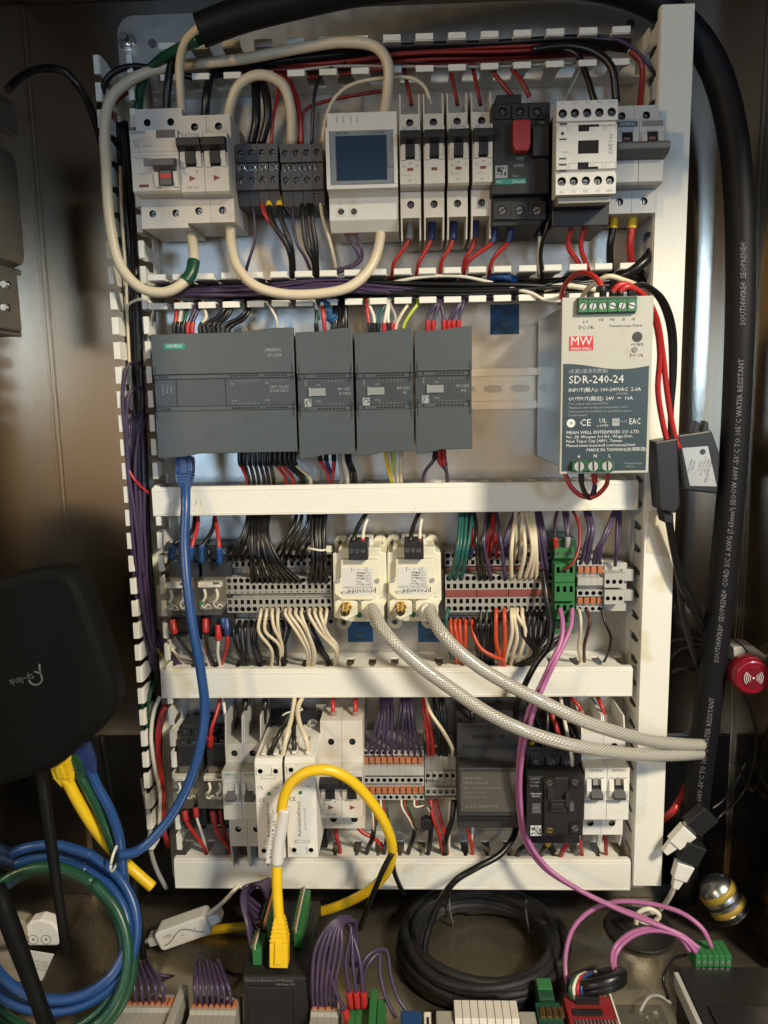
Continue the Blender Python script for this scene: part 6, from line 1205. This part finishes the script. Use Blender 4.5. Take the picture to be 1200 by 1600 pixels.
# ------------------------------------------------------------------ white items low at the left
d = Dev('inline_dimmer', 'white inline dimmer with printed wave line and round buttons on the cabinet floor', 'dimmer', 290, 1448, 60, base=60)
ang = math.radians(21); 
def R2(u, v): return (u * math.cos(ang) - v * math.sin(ang), u * math.sin(ang) + v * math.cos(ang))
q = MB(WHT); P = [R2(*p) for p in rrect(-25, 25, -9.5, 9.5, 4)]; q.prism(P, 52, 70, 'd'); d.part('case', q, 1.5)
q = MB(WHT); P = [R2(*p) for p in ((25, -5), (36, -3.4), (36, 3.4), (25, 5))]; q.prism(P, 54, 66, 'd'); q2 = MB(LGR).prism([R2(*p) for p in ((-36, -4), (-25, -5), (-25, 5), (-36, 4))], 54, 66, 'd'); d.part('cable_boot', q, 1); d.part('cable_boot', q2, 1)
q = MB(INK); c = [R2(-20 + i * 2, 4.5 * math.cos(i * .32 + 2.9) + (0 if i < 14 else 0)) for i in range(21)]; q.tube([(u, -70.2 + 10 - 10, v) for u, v in c], .35, 5); d.part('wave_line', q)
q = MB(INKG)
for uu, t in ((-14, 'ON'), (0, 'o'), (13, '+')): u, v = R2(uu, (3, 0, 1)[(uu + 14) // 13 if uu < 10 else 2]); q.text(t, 5, u, v, 70.2, 21)
d.part('button_marks', q)
wire('white', 2.0, [(322, 1430, 60), (344, 1414, 62), (360, 1398, 60), (372, 1384, 50), (382, 1372, 30)], 'white cord rising from the inline dimmer')
wire('white', 1.8, [(254, 1462, 56), (230, 1470, 56), (206, 1478, 56), (190, 1480, 50)], 'white cord leaving the inline dimmer to the left')
d = Dev('touch_switch', 'white round ended switch with printed circles inside the cable coil', 'switch', 65, 1478, 100, base=100)
q = MB(WHT); P = [d.l(*p, 108) for p in ((36, 1452), (46, 1441), (62, 1437), (80, 1442), (92, 1455), (94, 1470), (90, 1478), (44, 1478))]; q.prism(P[::-1], 96, 108, 'd'); d.part('case', q, 1.5)
for x in (52, 72): u, v = d.l(x, 1468, 108.2); q = MB(INKG); q.tube([(u + 4.2 * math.cos(t), -108.2, v + 4.2 * math.sin(t)) for t in [i * .42 for i in range(16)]], .3, 5); q.cyl(u, v, 1.2, 108.1, 108.3, 10); d.part('printed_circle', q)
d = Dev('instruction_card', 'white card with green mark lying low inside the cable coil', 'card', 40, 1535, 120, base=120)
q = MB(LAB); P = [d.l(*p, 120) for p in ((10, 1480), (84, 1492), (66, 1532), (8, 1538))]; q.prism(P[::-1], 119, 120, 'd'); d.part('sheet', q)
q = MB(INKG)
for i in range(3): u, v = d.l(58, 1502 + i * 6, 120); q.text('ON / OFF / DIM', 2.6, u, v, 120.1, -10)
u, v = d.l(24, 1524, 120); q.cyl(u, v, 3, 120, 120.1, 14, m=GRN); d.part('printing', q)
wire('grey', 2.2, [(222, 1215, 36), (228, 1250, 44), (234, 1290, 46), (236, 1330, 44), (246, 1362, 40), (260, 1388, 34)], 'grey black cable hanging beside the left duct above the floor', sides=8)
# ------------------------------------------------------------------ floor: coil of black cable
c = ptz(754, 1484, 8) * 1000; q = MB(mat('dull_black_cable', (.0055, .0055, .006), .62)); P = []
for i in range(20 * 26):
    a = i / 26 * 2 * math.pi; k = i / 26
    R = 57 + 15 * ((k * .618) % 1) + 1.2 * math.sin(a * 2 + k); P.append((c.x + R * 1.02 * math.cos(a), c.y - (R * .97) * math.sin(a), 5 + (k % 4.5) * 4.4 + 1.5 * math.sin(a * 3 + k)))
q.tube(P, 4.2, 8); o = obj('cable_coil', q, org=(c.x, c.y, 0)); tag(o, 'coil of black cable lying on the cabinet floor below the ducts', 'cable coil')
wire('black', 2.8, [(808, 1288, 50), (800, 1312, 66), (780, 1336, 78), (744, 1356, 86), (714, 1374, 88), (690, 1404, 84), (674, 1440, 86), (664, 1480, 92), (666, 1520, 98), (678, 1552, 96)], 'black cable crossing the lowest duct cover into the floor coil', sides=10)
wire('black', 2.4, [(613, 1333, 100), (602, 1352, 100), (588, 1384, 96), (574, 1420, 84), (562, 1452, 70)], 'thin black cable forking left from the yellow loop over the lowest duct'); wire('black', 2.2, [(613, 1333, 98), (615, 1358, 84), (622, 1378, 66), (632, 1398, 40)], 'thin black cable forking right from the yellow loop over the lowest duct')
for k, x in enumerate((704, 822)): 
    cpos = ptz(x, 1420 if k == 0 else 1432, 12) * 1000; td = Dev('cable_tie', 'grey tie on the %s of the floor coil' % ('upper left' if k == 0 else 'upper right'), 'cable tie', x, 1420, 10); td.o.location = cpos * .001
    q = MB(DGR); q.tube([(1.5 * math.sin(t * 2), 13 * math.cos(t), 1 + 15 * math.sin(t)) for t in [i * math.pi / 10 for i in range(21)]], .9, 6); td.part('strap', q)
# ------------------------------------------------------------------ remote module on the floor
d = Dev('remote_io_module', 'black remote network module with green plugs standing on the floor in front', 'network module', 378, 1526, 150, base=150)
FZ = -d.Z       # floor height in this frame
u0 = 0; u1 = d.l(480, 1526, 150)[0]; W = u1 - u0
d.part('body', MB(BLM).box(0, W, FZ + .2, 0, 56, 150), 2); d.part('front_panel', MB(BLK).box(4, W - 12, FZ + 6, -8, 150, 151.5), 1)
q = MB(INKS); q.text('Ethernet Remote I/O Module', 3.2, W * .42, -3.0, 150.2, m=INKG); q.text('24V Run TX', 3, W * .66, -6.6, 150.2, m=INKG); d.part('lettering', q)
for a, b, z0, z1, nm in ((W * .12, W * .26, 118, 138, 'front'), (W * .70, W * .84, 62, 118, 'back')):
    q = MB(GRN).box(a, b, .1, 14, z0, z1); n = int((z1 - z0) / 5)
    d.part('green_plug', q, .6)
    for i in range(n): d.part('wire_clamp', MB(GRN).box(a - 1.2, b - 4, 14, 17, z0 + i * 5 + .6, z0 + i * 5 + 4.4), .3)
    q = MB(ORG); q.box(a + 1, a + 1.8, 14.1, 18, z0, z1); q.use(INKW).box(a + 2.2, a + 2.8, 14.1, 18, z0, z1); d.part('marking_strip', q)
q = MB(DKG).box(W * .12, W * .26, .1, 14, 60, 114); d.part('green_plug', q, .6); d.part('marking_strip', MB(ORG).box(W * .2, W * .22, 14.1, 18, 60, 114))
d.part('network_socket', MB(BLK).box(W * .36, W * .66, .1, 6, 118, 140), .8)
for i in range(8):
    a = 393 + i * 2.2; wire('purple', 1.7, [(a, 1482 - i * 9, 132 - i * 8), (386 - i, 1445 - 8 * i, 128 - i * 7), (378 + i * 4, 1400 - i * 3, 112 - i * 6), (400 + i * 3.4, 1382 - i, 92 - i * 5), (418 + i, 1405, 76 - i * 3), (424, 1440, 62)], 'purple wire arching over the green plugs of the remote module', 'purple wires arching over the remote module')
# terminal strips on the floor in front
def fstrip(label, x0, x1, n, y, dd, pitch_mat=LGR, ends=True):
    d = Dev('terminal_strip', label, 'terminal strip', x0, y, dd, base=dd); fz = -d.Z; W = d.l(x1, y, dd)[0]; p = W / n
    m = MB(TGR).prism([(dd - 14, fz), (dd + 40, fz), (dd + 40, -9), (dd + 22, -2), (dd + 8, -2), (dd + 6, .5), (dd - 8, 0), (dd - 14, -4)], .08, p - .08, 'u'); t = d.part('terminal', m)
    lv = d.part('lever', MB(ORG).box(.8, p - .8, -1, 2.2, dd - 4, dd + 4), .3)
    for i in range(1, n): inst(t, i * p); inst(lv, i * p)
    if ends:
        for u in (-7, W + .3): d.part('end_bracket', MB(TGR).box(u, u + 6.4, fz, 3, dd - 16, dd + 42), .8)
    return d
fstrip('grey terminal strip with orange levers low at the left in front of the coil', 180, 272, 10, 1566, 146); fstrip('grey terminal strip with orange levers touching the remote module', 300, 372, 8, 1570, 146, ends=False)
fstrip('short grey terminal strip right of the remote module', 487, 530, 4, 1573, 148, ends=False)
for g, x0, n, w, ctr in (('left', 190, 7, 11, 232), ('right', 306, 7, 9, 352)):
    for i in range(n):
        x = x0 + i * w; wire('purple', 1.6, [(x, 1570, 146), (x - 2, 1545, 150), ((x * .75 + ctr * .25) - 12, 1515, 134), ((x * .6 + ctr * .4) - 16, 1500 + 3 * (i % 3), 116), (ctr + 10, 1522, 96), (ctr + 70, 1530, 86)], 'purple wire arching into the %s floor terminal strip beside the remote module' % ('far left' if g == 'left' else 'near'), 'purple wires of the %s floor strip' % g)
for i in range(6):
    x = 492 + i * 7; wire('purple', 1.6, [(x - 2, 1578, 148), (x - 4, 1540, 154), (x + 2 + i, 1480, 150), (520 + i * 3, 1440 + i, 140), (546 + i * 1.5, 1434 + i, 130), (552 + i, 1460, 126), (548 + i * 2, 1510, 132)], 'purple wire of the tall loop right of the remote module', 'purple wires of the tall loop')
for i in range(3):
    x = 548 + i * 11; wire('purple', 1.6, [(x, 1574, 150), (x - 3, 1545, 150), (x - 8, 1500, 144), (548, 1450 + i * 3, 132), (538, 1436 + i * 2, 126)], 'purple wire with red ferrule into the green floor plug, %s one' % ('left', 'middle', 'right')[i], fa='red', ra=2.8, L=14)
wire('purple', 1.6, [(544, 1602, 158), (540, 1582, 158), (524, 1546, 156), (512, 1500, 150), (516, 1455, 140), (540, 1436, 128)], 'purple wire with red ferrule lowest at the green floor plug', fa='red', ra=2.8, L=14)
d = Dev('green_terminal_plug', 'green plug block with red ferruled purple wires right of the remote module', 'terminal block', 545, 1576, 150, base=150); fz = -d.Z; q = MB(GRN)
for i in range(4): d.part('plug_section', MB(GRN).box(i * 5.6, i * 5.6 + 5.4, fz + .1, (0 if i < 3 else 8), 138, 178), .6)
q = MB(GRN).box(22.6, 29, fz + .1, 2, 142, 182); d.part('end_section', q, .6)
wire('purple', 1.5, [(560, 1536, 142), (566, 1505, 140), (584, 1486, 132), (604, 1486, 126), (610, 1520, 132), (622, 1560, 140), (640, 1585, 146)], 'thin purple wire arching to the small blue block, inner one'); wire('purple', 1.5, [(566, 1540, 142), (574, 1508, 138), (592, 1490, 130), (594, 1520, 136), (602, 1556, 144), (618, 1590, 150)], 'thin purple wire arching to the small blue block, outer one')
def fblock(name, label, cat, x0, x1, y, dd, depth, h0, m, part='body', bev=1):
    d = Dev(name, label, cat, x0, y, dd, base=dd); W = d.l(x1, y, dd)[0]; d.part(part, MB(m).box(0, W, h0 if h0 is not None else -d.Z + .1, 0, dd, dd + depth), bev); return d, W
d, W = fblock('trimmer', 'small blue trimmer block with pale screw at the bottom edge', 'trimmer', 626, 658, 1578, 150, 26, None, mat('blue_plastic', (.01, .05, .16), .4)); d.part('screw', MB(WHT).cyl(W * .45, 165, 3, 0, .8, 14, axis='v') if False else MB(WHT).cyl(W * .4, -164, 3, .01, .8, 14, axis='v'))
d, W = fblock('small_connector', 'small cream connector left of the screw terminal block at the bottom', 'connector', 662, 674, 1580, 150, 30, None, WHT); d.part('slot', MB(HOLE).box(2, W - 2, .01, .2, 156, 174))
d = Dev('screw_terminal_block', 'cream eight way screw terminal block in front of the floor coil', 'terminal block', 708, 1556, 146, base=146); fz = -d.Z; w = d.l(806, 1556, 146)[0] / 8
m = MB(BEI).prism([(150, fz), (196, fz), (196, -8), (182, -8), (182, -3), (170, -3), (168, 0), (150, 0)], .2, w - .2, 'u'); t = d.part('terminal', m, .4)
sc = MB(HOLE).cyl(w / 2, -158, 2.3, .01, .15, 12, axis='v'); sc.use(MET).cyl(w / 2, -158, 1.6, .1, .4, 10, axis='v'); s1 = d.part('screw', sc); sc = MB(HOLE).cyl(w / 2, -188, 2.3, -7.99, -7.8, 12, axis='v'); sc.use(MET).cyl(w / 2, -188, 1.6, -7.9, -7.5, 10, axis='v'); s2 = d.part('screw', sc)
for i in range(1, 8):
    for z in (t, s1, s2): inst(z, i * w)
for u in (-14, w * 8 + .4): d.part('end_bracket', MB(TGR).box(u, u + 13.4, fz, -4, 156, 198), 1)
d, W = fblock('green_plug', 'green pluggable connector standing on the green circuit board', 'connector', 836, 860, 1530, 128, 20, None, DKG); d.part('wire_face', MB(GRN).box(.4, W - .4, .05, 2, 129, 140), .4)
d, W = fblock('green_board', 'small dark green circuit board with pale terminals at the bottom edge', 'circuit board', 836, 874, 1566, 150, 40, None, PCG, 'board', .4)
for i in range(4): d.part('terminal_pad', MB(BRS).box(2 + i * 5, 5.6 + i * 5, .02, 1.6, 156, 166), .2)
d, W = fblock('red_board', 'red circuit board with rows of solder pins beside the green board', 'circuit board', 880, 952, 1556, 148, 50, None, PCB, 'board', .4)
d.part('pin_header', MB(BLK).box(8, 26, .02, 6, 152, 157), .3); q = MB(INKW)
for i in range(12): d.part('solder_pin', MB(MET).box(4 + i * 2.7, 5.2 + i * 2.7, .02, 1.2, 172, 178))
d.part('chip', MB(BLK).box(4, 26, .02, 1.6, 162, 168), .2)
tw = d.part('silkscreen', MB(INKW).box(20, 32, .02, .08, 182, 183).box(20, 30, .02, .08, 185, 186))
for i, c in enumerate(('green', 'white', 'red', 'blue')): wire(c, 1.4, [(893 + i * 6, 1562, 152), (890 + i * 6, 1545, 152), (897 + i * 5, 1528, 144), (912 + i * 4, 1520, 136)], '%s wire from the black cable ring to the red circuit board' % c)
c = ptz(932, 1540, 34) * 1000; q = MB(WC['black']); q.tube([(c.x + 19 * math.cos(a), c.y - 15 * math.sin(a), c.z + 11 * math.sin(a * 1 + .6) + 6 * (i / 30)) for i, a in enumerate([k * 2 * math.pi / 24 for k in range(44)])], 4.6, 10); o = obj('cable_ring', q, org=tuple(c)); tag(o, 'short black cable curled into a ring behind the red circuit board', 'cable')
d = Dev('clear_case', 'clear plastic case over a small circuit board at the bottom right', 'case', 952, 1548, 140, base=140); fz = -d.Z; W = d.l(1038, 1548, 140)[0]
d.part('clear_lid', MB(CLA).box(0, W, -3, 0, 138, 210), .4); d.part('board', MB(mat('dark_board', (.05, .047, .038), .45)).box(2, W - 2, -14, -12, 140, 210)); d.part('base_plate', MB(LGR).box(0, W, fz + .1, -20, 138, 212), .5)
d.part('standoff', MB(WHT).cyl(W - 14, -150, 3, -12, 9, 12, axis='v')); d.part('chip', MB(SIL).box(10, 26, -12, -9, 172, 194), .3); d.part('edge_strip', MB(DUCT).box(-1.4, 0, -22, 1.4, 138, 212), .3)
for k_ in range(14): uu = 6 + random.random() * (W - 14); dd_ = 146 + random.random() * 58; d.part('component', MB(random.choice((BLK, TGR, MET, SIL))).box(uu, uu + random.uniform(1.5, 4), -12, -10.4, dd_, dd_ + random.uniform(1.5, 4)))
for i in range(5): d.part('chip', MB(BLK).box(14 + i * 4, 16.5 + i * 4, -12, -10, 158, 162))
d = Dev('relay_module', 'black plastic box carrying the green plug at the bottom right corner', 'control module', 1060, 1512, 132, base=132); fz = -d.Z; W = d.l(1220, 1512, 132)[0]
d.part('case', MB(BLM).box(0, W, fz + .1, 0, 130, 230), 1.5); d.part('ridge', MB(BLK).box(8, W - 2, 0.02, 2.4, 172, 230), 1); d.part('edge_bracket', MB(LGR).box(-4.5, -.6, -14, -2, 134, 230), .6)
a = d.l(1084, 1500, 126)[0]; b = d.l(1140, 1500, 126)[0]; n = 6
for i in range(n): u = a + (b - a) * i / n; q = MB(GRN).box(u + .1, u + (b - a) / n - .1, -6, 9, 112, 129.8); d.part('plug_section', q, .5)
for i in range(n): u = a + (b - a) * (i + .5) / n; d.part('plug_screw', MB(MET).cyl(u, 3, 1.5, 129, 130.1, 10))
# ------------------------------------------------------------------ usb plugs, dark disc, metal capsule
def usb(label, c0, c1, c2, dd, g):
    d = Dev('usb_plug', label, 'usb plug', c1[0], c1[1], dd, g, base=dd)
    A = np.array(m3(*c0, dd)); B = np.array(m3(*c1, dd)); C = np.array(m3(*c2, dd)); O = np.array((d.X, 0, d.Z))
    def bar(q, p, r_, w0, w1, t):
        T = r_ - p; L = np.linalg.norm(T); T /= L; N = np.cross(T, (0, 1, 0)); N /= np.linalg.norm(N); Y = np.array((0, 1., 0))
        k = q.addw([p - O + N * s * w0 + Y * e * t for s, e in ((-1, -1), (1, -1), (1, 1), (-1, 1))] + [r_ - O + N * s * w1 + Y * e * t for s, e in ((-1, -1), (1, -1), (1, 1), (-1, 1))])
        for f in ((0, 3, 2, 1), (4, 5, 6, 7), (0, 1, 5, 4), (1, 2, 6, 5), (2, 3, 7, 6), (3, 0, 4, 7)): q.face([k + i for i in f], False); 
        return q
    d.part('white_plug', bar(MB(WHT), A, B, 6.2, 8, 4.5), 1, None); d.part('metal_tip', bar(MB(MET), B, B + (C - B) * .12, 6.6, 6.6, 3), .2); d.part('black_socket', bar(MB(BLK), B + (C - B) * .12, C, 9, 9, 6), 1)
    d.part('cable_boot', bar(MB(WHT), A - (B - A) * .6, A, 2.6, 4.6, 3), .6)
usb('white usb plug in a black socket beside the right duct, upper one', (1052, 1318), (1076, 1296), (1108, 1268), 62, 'usb plugs'); usb('white usb plug in a black socket beside the right duct, lower one', (1060, 1372), (1070, 1348), (1086, 1316), 62, 'usb plugs')
wire('white', 2.2, [(1054, 1386, 62), (1046, 1402, 56), (1036, 1416, 46), (1026, 1424, 36), (1008, 1428, 38), (1000, 1438, 40), (1018, 1442, 44), (1030, 1430, 46), (1014, 1420, 46), (996, 1428, 46), (994, 1444, 46)], 'white usb cord curled on the floor behind the pink wires', sides=8)
wire('black', 1.4, [(1112, 1264, 30), (1130, 1250, 26), (1150, 1222, 20), (1166, 1190, 16)], 'thin black cord from the upper usb socket')
c = ptz(1000, 1452, 2) * 1000; q = MB(BLM); q.cyl(c.x, -c.y * -1, 1, 0, 1) if False else None
q = MB(BLM); q.cyl(0, 0, 31, .1, 3, 36, axis='v'); o = obj('dark_disc', q, loc=(c.x * .001, c.y * .001, 0)); tag(o, 'flat round black disc on the floor under the pink wires', 'rubber disc')  # plain dark disc laid flat on the floor
d = Dev('metal_capsule', 'shiny metal capsule with yellow labels and black straps at the right wall', 'capsule', 1130, 1405, 40, base=40)
CP = np.array((0, -40, 0)); T = Vector((.55, -.25, -.8)).normalized(); q = MB(mat('chrome', (.55, .57, .60), .3, 1)); N = 10
prof = [(-22, 2), (-20, 10), (-14, 15), (-4, 16.5), (8, 16.5), (15, 14), (20, 8), (22, 2)]; q.tube([np.array(T) * s + CP for s, r in prof], [r for s, r in prof], 22); d.part('shell', q)
YL = mat('yellow_label', (.34, .23, .03), .45)
for s0, s1 in ((-11, -5), (4, 9)):
    q = MB(YL); pr = [(s0, 14), (s0 + .1, 17.1), (s1 - .1, 17.1), (s1, 14)]; q.tube([np.array(T) * s + CP for s, r in pr], [r for s, r in pr], 22); d.part('yellow_label', q)
for s in (0, 14): q = MB(BLK); q.tube([np.array(T) * (s + e) + CP for e in (-.9, -.8, .8, .9)], [14, 17.4, 17.4, 14], 22); d.part('strap', q)

d = Dev('connector_cap', 'black faceted connector cap hanging below the five grey screw terminals', 'connector cap', 666, 1296, 50, base=50)  # small connector cap, roughly shaped
u, v = d.l(666, 1289, 54); q = MB(BLK).prism([(u - 4.6, v - 4), (u + 1, v - 6), (u + 5, v - 3), (u + 4.6, v + 4), (u - .5, v + 6), (u - 5, v + 3)], 46, 54, 'd'); d.part('cap', q, .8)

for k_, (col_, P_) in enumerate((('black', [(1044, 1560, 150), (1036, 1530, 150), (1050, 1500, 130), (1072, 1492, 110)]), ('red', [(905, 1572, 156), (915, 1588, 164), (930, 1600, 170)]), ('grey', [(1000, 1580, 168), (1012, 1560, 160), (1030, 1556, 150), (1052, 1570, 150)]))):
    wire(col_, 1.2, P_, ('thin black wire rising behind the clear case', 'thin red wire lying on the red circuit board', 'thin grey wire inside the clear case')[k_])

# ------------------------------------------------------------------ keep the 300 largest wires as things, join the small rest
ws = [o for o in COL.objects if o.parent is None and o.get('category') == 'wire']
def big(o):
    c = [Vector(v.co) for v in o.data.vertices]; n = len(c) // 8
    return sum((c[(i + 1) * 8] - c[i * 8]).length for i in range(n - 1)) * (c[0] - c[4]).length
deep = ('red wire lying inside the top duct', 'purple wire in the bundle filling')
ws.sort(key=lambda o: big(o) * (.2 if o['label'].startswith(deep) else 1), reverse=True)
if len(ws) > 296:
    V, Fc, MI, SM, MS = [], [], [], [], []
    for o in ws[296:]:
        for z in [o] + list(o.children):
            k = len(V); V += [tuple(o.location + v.co) for v in z.data.vertices]
            for pl in z.data.polygons:
                m_ = z.data.materials[pl.material_index]
                if m_ not in MS: MS.append(m_)
                Fc.append([k + i for i in pl.vertices]); MI.append(MS.index(m_)); SM.append(pl.use_smooth)
        for z in list(o.children) + [o]: bpy.data.objects.remove(z)
    me = bpy.data.meshes.new('small_wires'); me.from_pydata(V, [], Fc)
    for m_ in MS: me.materials.append(m_)
    me.polygons.foreach_set('material_index', MI); me.polygons.foreach_set('use_smooth', SM); me.update()
    o = bpy.data.objects.new('small_wires', me); COL.objects.link(o); tag(o, 'the many short thin wires tucked between the larger ones in the ducts and terminals', 'wires', None, 'stuff')

# ------------------------------------------------------------------ number the wires of each ordered row from the left
from collections import defaultdict
ORD = 'first second third fourth fifth sixth seventh eighth ninth tenth eleventh twelfth thirteenth fourteenth fifteenth sixteenth seventeenth eighteenth nineteenth twentieth'.split()
rows = defaultdict(list)
for o in COL.objects:
    if o.parent is None and o.get('group') and o.get('category') in ('wire', 'cable'): rows[(o['group'], o['label'])].append(o)
mixed = ('black cables in the left duct', 'purple wires in the left duct', 'red wires in the top duct', 'black cables in the top duct', 'black wires in the second duct', 'purple wires in the second duct', 'upper black wires in the second duct', 'red wires beside the left duct')
for (g_, l_), L_ in rows.items():
    if len(L_) < 2 or g_ in mixed or len(l_.split()) > 13: continue
    ends = [[(o.location + o.data.vertices[k].co) for o in L_] for k in (0, -1)]
    sp = [max(p.x for p in e) - min(p.x for p in e) for e in ends]; e = ends[0 if sp[0] > sp[1] else 1]
    od = sorted(range(len(L_)), key=lambda i: e[i].x)
    for r_, i in enumerate(od): L_[i]['label'] = l_ + ', ' + ('leftmost' if r_ == 0 else 'rightmost' if r_ == len(L_) - 1 else ORD[r_] + ' from left')
